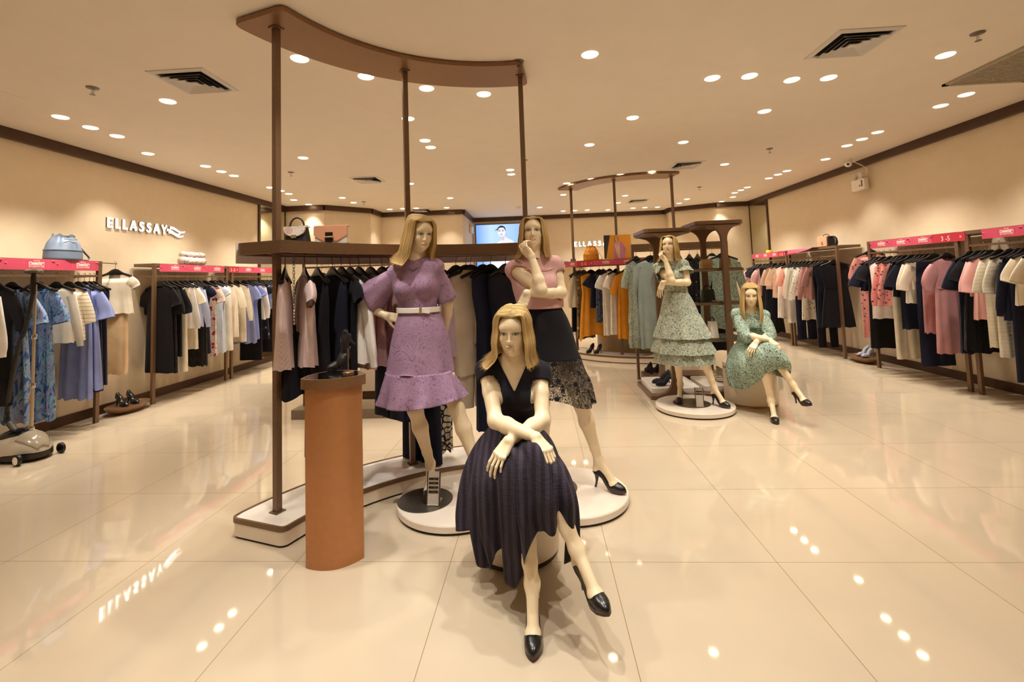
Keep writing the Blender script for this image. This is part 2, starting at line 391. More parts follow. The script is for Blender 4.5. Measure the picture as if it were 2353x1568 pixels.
ld = spot('downlight_beam', SPOT_W, 84); ld_wall = spot('wall_downlight_beam', SPOT_W * 1.25, 80); ld_front = spot('front_downlight_beam', SPOT_W * 1.6, 88, (1.0, .95, .86)); ld_back = spot('back_downlight_beam', SPOT_W * .9, 84)
base = None
for i, (x, y) in enumerate(LAMPS + LAMPS_FRONT):
    lb, gp = lamp_label(x, y)
    if base is None:
        base = thing('downlight', lb, 'ceiling light', (0, 0, 0), gp)
        obj('trim_ring', MB().lathe([(.048, 0), (.050, -.004), (.058, -.006), (.063, -.002), (.063, .0005)], n=28, cap0=False, cap1=False), LAMPR, base)
        obj('lens', MB().lathe([(.0, -.001), (.03, -.001), (.0485, -.0015), (.0485, .0008)], n=28, cap0=False), LAMPM, base)
        lo = bpy.data.objects.new('beam', ld); COL.objects.link(lo); lo.parent = base; lo.location = (0, 0, -.012)
        o = base
    else: o = copy_tree(base)
    o.location = (x, y, CH - .0006); o['label'] = lb; o['group'] = gp
    bm = [c for c in o.children if c.type == 'LIGHT'][0]
    if x < -4.2 and y < 9.2: bm.data = ld_wall; bm.rotation_euler = (0, math.radians(9), 0)
    elif x > 4.1 and y < 10.4: bm.data = ld_wall; bm.rotation_euler = (0, math.radians(-9), 0)
    elif y < 3.0 and -1.6 < x < 1.2: bm.data = ld_front
    elif y > 9.2: bm.data = ld_back

VENTM = mat('vent_white', '#d8d2cc', .45); VENTK = mat('vent_dark_void', '#1b1a1a', .9)
v0 = thing('air_vent', 'square louvred ceiling vent', 'vent', (0, 0, 0))
fr = MB(); 
def sqring(mb, h0, z0, h1, z1):
    mb.loft([[(h * a_, h * b_, z) for a_, b_ in ((1, 1), (-1, 1), (-1, -1), (1, -1))] for h, z in ((h0, z0), (h1, z1))], False, False)
sqring(fr, .225, 0, .222, -.006); sqring(fr, .222, -.006, .185, -.012); sqring(fr, .185, -.012, .178, -.002)
obj('frame', fr, VENTM, v0, smooth=False)
lv = MB()
for k in range(4):
    h = .165 - .04 * k; sqring(lv, h, -.030 + .002 * k, h - .034, -.006); sqring(lv, h - .034, -.006, h - .036, -.005); sqring(lv, h - .032, -.004, h + .002, -.029 + .002 * k)
lv.loft([[(h * a_, h * b_, z) for a_, b_ in ((1, 1), (-1, 1), (-1, -1), (1, -1))] for h, z in ((.03, -.022), (.004, -.01))])
obj('louvres', lv, VENTM, v0, smooth=False)
obj('duct_void', MB().box2((-.178, -.178, -.0015), (.178, .178, -.0005)), VENTK, v0, smooth=False)
VENTS = [((-2.66, 3.53), 'square louvred ceiling vent at the upper left, nearest above the left clothes rack'), ((2.38, 3.57), 'square louvred ceiling vent at the upper right, beside the long return grille'), ((-2.64, 7.32), 'square louvred ceiling vent further back on the left side of the ceiling'), ((2.33, 7.35), 'square louvred ceiling vent just beyond the second curved canopy'), ((2.30, 10.76), 'tiny square ceiling vent seen between the poles of the far curved rack'), ((-2.62, 10.75), 'tiny square ceiling vent at the back left above the lace dress mannequin')]
for i, (p, lb) in enumerate(VENTS):
    o = v0 if i == 0 else copy_tree(v0); o.location = (p[0], p[1], CH - .0004); o['label'] = lb; o['group'] = 'square ceiling vents'
g = thing('return_air_grille', 'long grey slatted ceiling grille at the right edge of the ceiling', 'vent', (4.15, 3.9, CH))
fr = MB()
for a_, b_ in (((3.79, 3.2), (4.51, 3.24)), ((3.79, 4.5), (4.51, 4.54)), ((3.79, 3.2), (3.83, 4.54)), ((4.47, 3.2), (4.51, 4.54))): fr.box2((*a_, CH - .018), (*b_, CH - .0005))
GRM = mat('grille_grey', '#a89f8c', .5)
obj('frame', fr, GRM, g, smooth=False)
sl = MB()
for k in range(48): sl.box((4.15, 3.25 + k * .0265, CH - .008), (.64, .017, .012))
obj('slats', sl, GRM, g, smooth=False)
obj('backing', MB().box2((3.83, 3.24, CH - .0022), (4.47, 4.5, CH - .001)), mat('grille_back', '#6e6656', .8), g, smooth=False)
hatch = MB().box2((-4.9, 3.0, CH - .003), (-4.25, 3.66, CH - .0004)); tag(obj('access_hatch', hatch, CEILM, smooth=False), 'flush square access hatch in the ceiling at the far left edge', 'hatch')
# sprinklers
s0 = thing('fire_sprinkler', 'metal fire sprinkler', 'sprinkler', (0, 0, 0))
obj('rose_plate', MB().lathe([(.0, -.001), (.02, -.012), (.042, -.007), (.045, -.0)], n=20, cap0=False), STEEL, s0)
st = MB().lathe([(.006, -.01), (.006, -.03), (.004, -.032), (.004, -.055)], n=10); st.tube([(-.008, 0, -.028), (-.013, 0, -.042), (0, 0, -.056)], .002, 6); st.tube([(.008, 0, -.028), (.013, 0, -.042), (0, 0, -.056)], .002, 6)
obj('frame_arms', st, CHROME, s0)
obj('glass_bulb', MB().lathe([(.0, -.03), (.003, -.034), (.003, -.048), (0, -.052)], n=8), mat('red_glass', '#b3261c', .2), s0)
obj('deflector', MB().lathe([(.0, -.055), (.02, -.056), (.022, -.058), (0, -.059)], n=14), STEEL, s0)
for i, (x, y, lb) in enumerate([(-3.52, 3.53, 'metal fire sprinkler on the ceiling left of the near left vent'), (-.087, 3.53, 'metal fire sprinkler beside the right end of the curved canopy'), (3.226, 3.53, 'metal fire sprinkler at the upper right near the return grille'), (3.22, 6.61, 'small fire sprinkler on the right half of the ceiling in front of the dome camera'), (-3.513, 6.61, 'small fire sprinkler on the left, right of the tall left rack pole'), (-3.446, 9.32, 'tiny fire sprinkler at the back left of the ceiling'), (3.19, 9.36, 'tiny fire sprinkler at the back right of the ceiling'), (-.128, 6.57, 'small fire sprinkler next to the right pole of the front curved rack')]):
    o = s0 if i == 0 else copy_tree(s0); o.location = (x, y, CH); o['label'] = lb; o['group'] = 'ceiling fire sprinklers'
o = thing('smoke_detector', 'small cream smoke detector on the ceiling above the bright screen', 'smoke detector', (-.383, 10.93, CH))
obj('base', MB().lathe([(.06, 0), (.06, -.02), (.05, -.025), (0, -.025)], (-.383, 10.93, CH), 20), CREAM, o); obj('sensor', MB().lathe([(.04, -.025), (.034, -.05), (.0, -.05)], (-.383, 10.93, CH), 20), CREAM, o)
c0 = (4.80, 7.5, CH)
o = thing('dome_camera', 'white dome security camera where the right wall meets the ceiling', 'security camera', c0)
obj('mount', MB().lathe([(.055, 0), (.055, -.03), (.045, -.035), (0, -.035)], c0, 20), WHITEL, o)
obj('dome', MB().ell((c0[0], c0[1], c0[2] - .075), (.052, .052, .05)), WHITEL, o); obj('lens', MB().ell((c0[0] - .025, c0[1] - .035, c0[2] - .085), (.018, .018, .018)), mat('dark_glass', '#20201f', .1), o)
obj('cable', MB().tube(spline([(4.83, 7.47, 3.03), (4.93, 7.43, 2.96), (5.02, 7.44, 2.9), (5.04, 7.47, 2.83)], 16), .006, 6), WHITEL, o)
def exit_light(loc, rz, lb):
    o = thing('emergency_light', lb, 'emergency light', (0, 0, 0), 'twin head emergency lights')
    obj('box', MB().prism(rrect(.30, .07, .012), -.08, .08), WHITEL, o)   # outline in x,y
    for s in (-1, 1):
        h = obj('lamp_head', MB().lathe([(.0, -.03), (.03, -.03), (.042, .0), (.046, .02), (.0, .028)], n=18).xform(rotm(0, PI / 2, 0)).xform(None, (s * .075, -.01, .135)), WHITEL, o)
        obj('lens', MB().lathe([(.038, .0), (.0, .006)], n=16).xform(rotm(0, PI / 2, 0)).xform(None, (s * .075, -.042, .135)), mat('clear_lens', '#d9d6cc', .1), h)
    obj('bracket', MB().tube([(-.075, 0, .08), (-.075, 0, .11)], .008, 8).tube([(.075, 0, .08), (.075, 0, .11)], .008, 8), WHITEL, o)
    obj('indicator', MB().box((.05, -.0365, -.02), (.022, .004, .028)), mat('small_red_tag', '#8d4a32', .5), o, smooth=False)
    obj('switch_panel', MB().box((.1, -.0365, .01), (.03, .004, .10)), mat('grey_panel', '#6a6258', .5), o, smooth=False)
    return place(o, loc, rz)
exit_light((5.01, 7.6, 2.68), -PI / 2, 'white twin head emergency light on the right wall under the dome camera')
exit_light((-1.655, 12.15, 2.70), PI / 2, 'tiny emergency light on the side wall left of the bright screen')
for m_ in (LAMPM, LAMPR):
    try: m_.cycles.emission_sampling = 'NONE'
    except Exception: pass
# ---------------------------------------------------------------- wall clothes racks
PINK = mat('pink_banner', '#cc4a66', .5); PINKR = mat('red_banner', '#bd2c3e', .5); PINKT = mat('banner_text', '#fbd9d4', .5); PINKL = mat('banner_line', '#e88a9d', .5)
BANW = mat('banner_back', '#f4e4e4', .6)
def banner_sheet(par, a, b, z0, z1, out, reps, red=False, back=True):
    """printed strip from a to b (xy), facing the side 'out'; lettering belongs to the strip"""
    a = np.array(a, float); b = np.array(b, float); d = (b - a); L = np.linalg.norm(d); d = d / L
    o = np.array(out, float); R3 = V(d[0], d[1], 0); U3 = V(0, 0, 1)
    if np.cross(R3, U3) @ V(o[0], o[1], 0) < 0: a, b = b, a; d = -d; R3 = -R3
    H = z1 - z0; zc = (z0 + z1) / 2
    def P(s, z, t=.0): q = a + d * s + o * t; return V(q[0], q[1], z)
    mb = MB(); mb.loft([[P(0, z, 0), P(L, z, 0), P(L, z, .003), P(0, z, .003)] for z in (z0, z1)])
    sheet = obj('banner_sheet', mb, PINKR if red else PINK, par, smooth=False)
    if red:
        text_mesh('lettering', '3 -5', H * .78, (R3, U3), P(L * .42, zc - .1 * H, .0035), PINKT, sheet, .0005)
        text_mesh('small_lettering', '折', H * .3, (R3, U3), P(L * .88, zc - .05 * H, .0035), PINKT, sheet, .0005)
        return sheet
    w = L / reps
    for k in range(reps):
        x = (k + .62) * w
        text_mesh('lettering', '满688元抽', H * .31, (R3, U3), P(x, zc + .06 * H, .0035), PINKT, sheet, .0004, bold=.002)
        text_mesh('small_lettering', '豪华直好奇洞城', H * .2, (R3, U3), P(x, zc - .2 * H, .0035), PINKT, sheet, .0004)
        text_mesh('small_lettering', '限时礼遇', H * .13, (R3, U3), P(x, zc + .33 * H, .0035), PINKT, sheet, .0004)
        fm = MB(); hw, hh, t = H * 1.08, H * .38, H * .012
        for (s0, s1, q0, q1) in ((-hw, hw, -hh, -hh + t), (-hw, -.5 * hw, hh - t, hh), (.5 * hw, hw, hh - t, hh), (-hw, -hw + t, -hh, hh), (hw - t, hw, -hh, hh)):
            fm.loft([[P(x + s0, zc + q, .0032), P(x + s1, zc + q, .0032), P(x + s1, zc + q, .0038), P(x + s0, zc + q, .0038)] for q in (q0, q1)])
        for (cx, cz, r) in ((.93, .36, .05), (.97, .36, .07), (.04, .1, .035), (.055, .11, .05)):
            fm.ell(P((k + cx) * w, zc + cz * H, .0033), (r * H * 1.4 + 1e-4, r * H * 1.4 + 1e-4, r * H * .6), 10, 6)
        obj('banner_frame_line', fm, PINKL, sheet, smooth=False)
    return sheet
RZ, TZ = 1.62, 1.772
def wall_rack(x, ys, wallx, ret_near, ret_far, label):
    """frame standing off the wall: two posts, top board, hanging rail and return arms to the wall"""
    sg = 1 if wallx < x else -1; y0, y1 = ys
    r = thing('clothes_rack', label, 'clothes rack', (x, y0, 0), 'wall clothes racks')
    for y in ys: obj('post', MB().bar((x, y, 0), (x, y, TZ - .04), .032, .045, up=(0, 1, 0)), BROWN, r, smooth=False)
    dep = abs(x - wallx)
    mb = MB().box2((wallx + sg * .03, y0 - .02, TZ - .04), (x + sg * .018, y1 + .02, TZ)); obj('top_shelf', mb, BROWN, r, smooth=False)
    obj('hanging_rail', MB().bar((x, y0, RZ - .013), (x, y1, RZ - .013), .022, .022), BROWN, r, smooth=False)
    for y, f in ((y0, ret_near), (y1, ret_far)):
        if f: obj('return_arm', MB().bar((x, y, RZ - .013), (wallx, y, RZ - .013), .02, .02), BROWN, r, smooth=False)
    return r
def banner(label, parts, loc):
    t = thing('promotion_banner', label, 'banner', loc, 'pink promotion banners')
    for p in parts: banner_sheet(t, *p)
    return t
LX, RX = -4.89, 4.72
wall_rack(LX, (3.0, 5.03), XL, 0, 1, 'brown metal clothes rack on the left wall nearest the camera, behind the garment steamer')
wall_rack(LX, (5.80, 7.21), XL, 1, 0, 'brown metal clothes rack on the left wall below the lit shop name')
wall_rack(LX, (7.34, 8.75), XL, 0, 0, 'brown metal clothes rack at the far end of the left wall beside the mirror')
wall_rack(RX, (9.34, 10.75), XR, 0, 0, 'brown clothes rack at the far end of the right wall behind the seated mannequin')
wall_rack(RX, (7.81, 9.24), XR, 1, 0, 'brown metal clothes rack on the right wall carrying the small tan shoulder bag')
wall_rack(RX, (5.65, 7.07), XR, 0, 1, 'brown metal clothes rack on the right wall behind the dish with grey slingbacks')
wall_rack(RX, (3.4, 5.52), XR, 0, 0, 'brown metal clothes rack at the right edge of the picture, nearest the camera')
bl = LX + .0185; br = RX - .0185
banner('pink promotion banner on the left rack nearest the camera, under the pale blue bucket bag', [((bl, 3.1), (bl, 5.0), TZ - .108, TZ - .002, (1, 0), 4)], (bl, 4, TZ - .1))
banner('pink promotion banner on the left rack under the floral clutch', [((bl, 5.86), (bl, 7.13), TZ - .105, TZ - .004, (1, 0), 3)], (bl, 6.5, TZ - .1))
banner('pink promotion banner with red 3 -5 panel at the far end of the left wall', [((bl, 7.24), (bl, 7.48), TZ - .1, TZ - .004, (1, 0), 1, True), ((bl, 7.49), (bl, 8.74), TZ - .1, TZ - .004, (1, 0), 3)], (bl, 8, TZ - .1))
banner('pink promotion banner with red panel on the farthest right wall rack', [((br, 9.62), (br, 10.74), TZ - .1, TZ - .004, (-1, 0), 3), ((br, 9.33), (br, 9.61), TZ - .1, TZ - .004, (-1, 0), 1, True)], (br, 10, TZ - .1))
banner('pink promotion banner with red 3 -5 panel on the right rack behind the grey slingbacks', [((br, 5.96), (br, 7.02), TZ - .105, TZ - .004, (-1, 0), 3), ((br, 5.52), (br, 5.955), TZ - .105, TZ - .004, (-1, 0), 1, True)], (br, 6.3, TZ - .1))
banner('pink promotion banner cut by the right edge of the picture', [((br, 3.6), (br, 5.32), TZ - .105, TZ - .004, (-1, 0), 4)], (br, 4.5, TZ - .1))
# a banner that has slipped flat on the shelf of the tan bag rack
t = thing('promotion_banner', 'pink promotion banner sagging forward off the rack left of the tan shoulder bag', 'banner', (br, 8.9, TZ), 'pink promotion banners')
mb = MB(); P = []
for i in range(14):
    s = i / 13; y = 9.22 - s * .95; dz = .1 * (1 - s) ** .7
    P.append([(br + .02, y, TZ + .003), (br - .012, y, TZ + .001), (br - .03 - .02 * s, y, TZ - dz * .5), (br - .045 - .05 * s, y, TZ - dz)])
obj('banner_sheet', mb.grid(P), PINK, t, solid=.002)

# ---------------------------------------------------------------- curved canopy racks
def arc_pts(c, r, a0, a1, n): a = np.radians(np.linspace(a0, a1, n)); return np.c_[c[0] + r * np.cos(a), c[1] + r * np.sin(a)]
def band(c, r, hw, a0, a1, rc=.05, n=36):
    """outline of a curved band with rounded corners"""
    k = math.degrees(rc / r)
    o = list(arc_pts(c, r - hw, a0 + k, a1 - k, n)); 
    def corner(p0, p1, p2):
        return [tuple((1 - t) ** 2 * np.array(p0) + 2 * t * (1 - t) * np.array(p1) + t * t * np.array(p2)) for t in (.15, .35, .55, .8)]
    pt = lambda rr, a: tuple(arc_pts(c, rr, a, a, 1)[0])
    o += corner(pt(r - hw, a1 - k), pt(r - hw, a1), pt(r - hw + rc, a1)); o += [pt(r - hw + rc, a1), pt(r + hw - rc, a1)]
    o += corner(pt(r + hw - rc, a1), pt(r + hw, a1), pt(r + hw, a1 - k)); o += list(arc_pts(c, r + hw, a1 - k, a0 + k, n))
    o += corner(pt(r + hw, a0 + k), pt(r + hw, a0), pt(r + hw - rc, a0)); o += [pt(r + hw - rc, a0), pt(r - hw + rc, a0)]
    o += corner(pt(r - hw + rc, a0), pt(r - hw, a0), pt(r - hw, a0 + k))
    return np.array(o)
def ring_strip(mb, o, z0, z1, th):
    """wall of thickness th along a closed outline"""
    o = np.asarray(o); nx = np.roll(o, -1, 0) - np.roll(o, 1, 0); nn = np.c_[nx[:, 1], -nx[:, 0]]; nn /= np.linalg.norm(nn, axis=1)[:, None] + 1e-9
    ce = o.mean(0)
    a = np.sign(((o - ce) * nn).sum(1).mean()); i = o - nn * th * a
    mb.loft([np.c_[o, np.full(len(o), z0)], np.c_[o, np.full(len(o), z1)], np.c_[i, np.full(len(o), z1)], np.c_[i, np.full(len(o), z0)], np.c_[o, np.full(len(o), z0)]], False, False)
def canopy_rack(label, c, r, hw, a0, a1, pole_as, front_in, shelf_z, grp):
    p0 = arc_pts(c, r, (a0 + a1) / 2, 0, 1)[0]
    t = thing('curved_canopy_rack', label, 'clothes rack', (p0[0], p0[1], 0))
    o = band(c, r, hw, a0, a1)
    pl = obj('plinth', MB().prism(o, .012, .105), CREAM, t, ang=30)
    tr = MB(); ring_strip(tr, band(c, r, hw + .004, a0 - .15, a1 + .15), .085, .112, .014); obj('plinth_trim', tr, BROWN, pl, ang=30)
    obj('plinth_top', MB().prism(band(c, r, hw - .012, a0 + .4, a1 - .4), .1045, .108), WHITEL, pl, ang=30)
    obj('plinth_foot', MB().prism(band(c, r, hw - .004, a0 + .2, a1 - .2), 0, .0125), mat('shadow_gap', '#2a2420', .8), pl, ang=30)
    obj('canopy', MB().prism(o, 3.03, 3.062, .004), BROWN2, t, ang=30)
    for a in pole_as:
        q = arc_pts(c, r, a, a, 1)[0]; ph = math.radians(a)
        e = MB().bar((q[0], q[1], .107), (q[0], q[1], 3.031), .036, .036, up=(cos(ph), sin(ph), 0))
        po = obj('pole', e, BROWN, t, smooth=False)
        fl = MB(); fl.box((q[0], q[1], .111), (.065, .065, .006), ph); fl.box((q[0], q[1], 3.026), (.065, .065, .006), ph); obj('pole_flange', fl, BROWN, po, smooth=False)
    if shelf_z:
        so = band(c, r, hw - .005, a0 + .4, a1 - .4, .06)
        sm = MB(); ring_strip(sm, so, shelf_z - .072, shelf_z, .02); sh = obj('shelf_fascia', sm, BROWN, t, ang=30)
        obj('shelf_board', MB().prism(band(c, r, hw - .02, a0 + .9, a1 - .9, .05), shelf_z - .03, shelf_z - .006), BROWN, t, ang=30)
        rp = arc_pts(c, r, a0 + 3, a1 - 3, 40); obj('hanging_rail', MB().tube(np.c_[rp, np.full(40, shelf_z - .066)], .009, 8), BROWN, t)
        st = MB()
        for a in np.linspace(a0 + 6, a1 - 6, 9):
            q = arc_pts(c, r, a, a, 1)[0]; st.tube([(q[0], q[1], shelf_z - .03), (q[0], q[1], shelf_z - .066)], .005, 6)
        obj('rail_hanger', st, BROWN, t)
    return t
FC, FR = (-.1688, 2.1807), 1.524
canopy_rack('tall curved bronze canopy rack with cream plinth in the front of the shop', FC, FR, .2, 85.2, 162, (156.8, 121.1, 85.5 + 1.2), True, 1.684, '')
# white-backed banner fixed along the rear of its shelf
t = thing('promotion_banner', 'long banner behind the front curved shelf, plain reverse side facing the camera', 'banner', (-1.0, 3.7, 1.6), 'pink promotion banners')
bp = arc_pts(FC, FR + .200, 86, 161, 34)
mb = MB().loft([np.r_[np.c_[bp, np.full(34, z)], np.c_[arc_pts(FC, FR + .203, 161, 86, 34), np.full(34, z)]] for z in (1.565, 1.69)]); obj('banner_sheet', mb, BANW, t, ang=30)
bo = arc_pts(FC, FR + .2045, 86, 161, 34)
mb = MB().loft([np.r_[np.c_[bo, np.full(34, z)], np.c_[arc_pts(FC, FR + .2035, 161, 86, 34), np.full(34, z)]] for z in (1.568, 1.689)]); fr_ = obj('printed_face', mb, PINK, t, ang=30)
for a in (150, 135, 120, 105, 92):
    q = arc_pts(FC, FR + .206, a, a, 1)[0]; ph = math.radians(a)
    text_mesh('lettering', '满688元抽', .036, ((-sin(ph), cos(ph), 0), (0, 0, 1)), (q[0], q[1], 1.635), PINKT, fr_, .0004, bold=.002)
    text_mesh('small_lettering', '豪华直好奇洞城', .024, ((-sin(ph), cos(ph), 0), (0, 0, 1)), (q[0], q[1], 1.603), PINKT, fr_, .0004)
# far rack: same family, bulging towards the camera
q1, q2, q3 = V(.66, 8.74), V(1.34, 8.06), V(2.27, 7.98)
A_ = np.array([2 * (q2 - q1), 2 * (q3 - q1)]); B2C = np.linalg.solve(A_, np.array([q2 @ q2 - q1 @ q1, q3 @ q3 - q1 @ q1])); B2R = float(np.linalg.norm(q1 - B2C))
angs = [math.degrees(math.atan2(*(q - B2C)[::-1])) % 360 for q in (q1, q2, q3)]
canopy_rack('far curved bronze canopy rack of orange and white clothes beyond the front mannequins', tuple(B2C), B2R, .2, angs[0] - 6, angs[2] + 2, angs, False, 0, '')
BR2 = thing('clothes_rail', 'brown shelf and hanging rail of the far curved rack, under the orange bag', 'clothes rail', (1.1, 8.3, 1.6))
so = band(tuple(B2C), B2R, .17, angs[0] + 1.2, angs[2] - .6, .05); sm = MB().prism(so, 1.655, 1.69); obj('shelf_board', sm, BROWN, BR2, ang=30)
rp = arc_pts(B2C, B2R, angs[0] + 1.2, angs[2] - .8, 30); obj('hanging_rail', MB().tube(np.c_[rp, np.full(30, 1.59)], .011, 8), BROWN, BR2)
st = MB()
for a in np.linspace(angs[0] + 1.5, angs[2] - 1.5, 4):
    q = arc_pts(B2C, B2R, a, a, 1)[0]; st.tube([(q[0], q[1], 1.66), (q[0], q[1], 1.59)], .008, 6)
obj('rail_hanger', st, BROWN, BR2)
def far_xy(a, dr=0.0): q = arc_pts(B2C, B2R + dr, a, a, 1)[0]; return q
t = thing('promotion_banner', 'pink promotion banner with 3 -5 on the far curved rack under the orange bag', 'banner', (1.0, 8.1, 1.6), 'pink promotion banners')
aa = [far_xy(angs[0] + k * (angs[2] - angs[0]) / 6, .178) for k in range(7)]
def outd(p): d = np.array(p) - B2C; return d / np.linalg.norm(d)
for k, (red, rp_) in enumerate(((False, 1), (True, 1), (False, 1), (False, 1), (False, 1), (False, 1))):
    a_, b_ = aa[k], aa[k + 1]; banner_sheet(t, a_, b_, 1.592, 1.684, outd((a_ + b_) / 2), rp_, red)
# low curved counter behind the far rack
cb = thing('curved_counter', 'low taupe curved counter behind the orange clothes on the far rack', 'counter', (2.0, 8.8, 0))
co_ = [(1.09, 9.02), (1.12, 8.85), (1.19, 8.66), (1.32, 8.5), (1.5, 8.41), (1.72, 8.35), (1.9, 8.33), (2.6, 8.34), (2.75, 8.6), (2.75, 9.3), (1.09, 9.3)]
obj('body', MB().prism(co_, .01, .93), mat('taupe_laminate', '#a98f6f', .4), cb, ang=30)
cc = np.array(co_); cm = cc.mean(0); obj('worktop', MB().prism(cm + (cc - cm) * 1.02, .93, .96), CREAM, cb, ang=30); obj('kick_plate', MB().prism(cm + (cc - cm) * .97, 0, .011), DARKB, cb)

# ---------------------------------------------------------------- T-shaped shelf stands
def t_stand(label, x0, x1, y0, y1, zt, posts, shelves):
    t = thing('shelf_stand', label, 'shelf stand', ((x0 + x1) / 2, (y0 + y1) / 2, 0), 'brown T shaped shelf stands')
    cx, cy = (x0 + x1) / 2, (y0 + y1) / 2
    obj('base', MB().prism(rrect(x1 - x0 + .06, y1 - y0 + .12, .04, 5, (cx, cy)), 0, .045), BROWN, t, ang=30)
    obj('white_plinth', MB().prism(rrect(x1 - x0 - .0, y1 - y0 - .06, .05, 5, (cx, cy)), .045, .115, .006), WHITEL, t, ang=30)
    obj('top_plate', MB().prism(rrect(x1 - x0, y1 - y0, .05, 5, (cx, cy)), zt - .045, zt, .003), BROWN, t, ang=30)
    obj('under_plate', MB().prism(rrect(x1 - x0 - .03, y1 - y0 - .03, .05, 5, (cx, cy)), zt - .062, zt - .048), BROWN, t, ang=30)
    for px, py in posts:
        mb = MB(); hs = []
        for k in range(9):
            u = k / 8; hs.append((zt - .062 - .17 * u, .030 + .17 * (1 - math.sqrt(max(0, 1 - (1 - u) ** 2)))))
        rings = []
        for z, h in hs[::1]: rings.append([(px - h, py - .03, z), (px + h, py - .03, z), (px + h, py + .03, z), (px - h, py + .03, z)])
        for k in range(9):
            u = k / 8; z = .215 - .17 * u; h = .030 + .17 * (1 - math.sqrt(max(0, 1 - u ** 2)))
            rings.append([(px - h, py - .03, z), (px + h, py - .03, z), (px + h, py + .03, z), (px - h, py + .03, z)])
        obj('post', MB().loft(rings[::-1]), BROWN, t, ang=30)
    for zs, xa, xb in shelves:
        sh = obj('shelf', MB().prism(rrect(xb - xa, y1 - y0 - .12, .03, 4, ((xa + xb) / 2, cy)), zs - .03, zs), BROWN, t, ang=30)
        obj('glass_shelf_top', MB().prism(rrect(xb - xa - .03, y1 - y0 - .15, .02, 4, ((xa + xb) / 2, cy)), zs + .0005, zs + .006), mat('dark_glass_top', '#2b2520', .06, spec=.6), sh, ang=30)
    return t
t_stand('brown T shaped shelf stand with white plinth behind the standing print dress mannequin', 1.25, 1.80, 5.60, 6.28, 1.945, ((1.50, 5.585), (1.53, 6.25)), [])
t_stand('brown T shaped shelf stand with bags on its shelves behind the seated print dress mannequin', 1.86, 2.41, 5.66, 6.28, 2.018, ((2.16, 5.645), (2.13, 6.25)), [(1.455, 1.86, 2.41), (1.06, 1.86, 2.41), (.635, 1.86, 2.41)])
hr = thing('clothes_rack', 'brown flat-tube clothes rack standing behind the T shaped shelf stands', 'clothes rack', (1.94, 6.66, 0))
obj('top_beam', MB().box2((1.295, 6.63, 1.745), (2.59, 6.69, 1.834)), BROWN, hr, smooth=False)
for x in (1.312, 2.573): obj('leg', MB().box2((x - .017, 6.635, 0), (x + .017, 6.685, 1.747)), BROWN, hr, smooth=False)
obj('low_base', MB().prism(rrect(1.16, .36, .06, 5, (1.94, 6.62)), .012, .08), BROWN, hr, ang=30)
obj('foot_bar', MB().box2((1.3, 6.64, 0), (2.58, 6.68, .014)), BROWN, hr, smooth=False)
obj('hanging_rail', MB().tube([(1.33, 6.66, 1.735), (2.56, 6.66, 1.735)], .008, 8), BRASS, hr)

# ---------------------------------------------------------------- counter island, low rack behind the front clothes
isl = thing('display_cabinet', 'cream drawer cabinet on a brown plinth behind the lace dress mannequin', 'cabinet', (-1.75, 6.1, 0))
obj('plinth', MB().box2((-2.22, 5.86, 0), (-.86, 6.42, .1)), DARKB, isl, smooth=False)
obj('body', MB().box2((-2.24, 5.84, .1), (-.84, 6.44, .66)), CREAM, isl, smooth=False)
for k in range(3): obj('drawer_front', MB().box2((-2.23 + k * .463, 5.828, .12), (-1.775 + k * .463, 5.842, .62)), CREAM, isl, smooth=False)
obj('counter_gap', MB().box2((-2.2, 5.87, .66), (-.88, 6.41, .72)), DARKB, isl, smooth=False)
obj('worktop', MB().box2((-2.26, 5.82, .72), (-.82, 6.46, .79)), CREAM, isl, smooth=False)
for x in (-2.2, -.9): obj('upright', MB().box2((x - .015, 6.3, .79), (x + .015, 6.33, 1.02)), BROWN, isl, smooth=False)
obj('upper_shelf', MB().box2((-2.24, 6.16, 1.0), (-.86, 6.44, 1.03)), BROWN, isl, smooth=False)
for k, (x, c_, lb) in enumerate(((-1.02, '#e9d9c4', 'folded cream knit on the cream drawer cabinet behind the lace dress'), (-1.03, '#6b2f33', 'folded maroon top under the shelf of the cream drawer cabinet'), (-1.7, '#d9c2ae', 'folded beige knit on the left of the cream drawer cabinet'))):
    z = .791 if k != 1 else .85
    mb = MB()
    for j in range(2): mb.prism(rrect(.28, .24, .05, 5, (x, 6.04)), z + j * .028, z + .027 + j * .028, .008)
    tag(obj('folded_top', mb, fabric('fold_%d' % k, c_)), lb, 'folded clothing', 'folded clothes on the drawer cabinet')
lr = thing('clothes_rack', 'slim brown clothes rack standing behind the front curved rack', 'clothes rack', (-2.0, 5.1, 0))
for x in (-2.62, -1.05): obj('post', MB().bar((x, 5.2, .1), (x, 5.2, 1.66), .026, .026), BROWN, lr, smooth=False)
obj('base_tray', MB().box2((-2.68, 5.02, 0), (-1.0, 5.38, .1)), mat('grey_taupe_base', '#7d6c58', .5), lr, smooth=False)
obj('hanging_rail', MB().tube([(-2.62, 5.2, 1.62), (-1.05, 5.2, 1.62)], .011, 8), BROWN, lr)

# ---------------------------------------------------------------- column pedestal
cp = thing('pedestal', 'copper coloured half-round column pedestal with dark glass top at the front', 'pedestal', (-1.09, 2.53, 0))
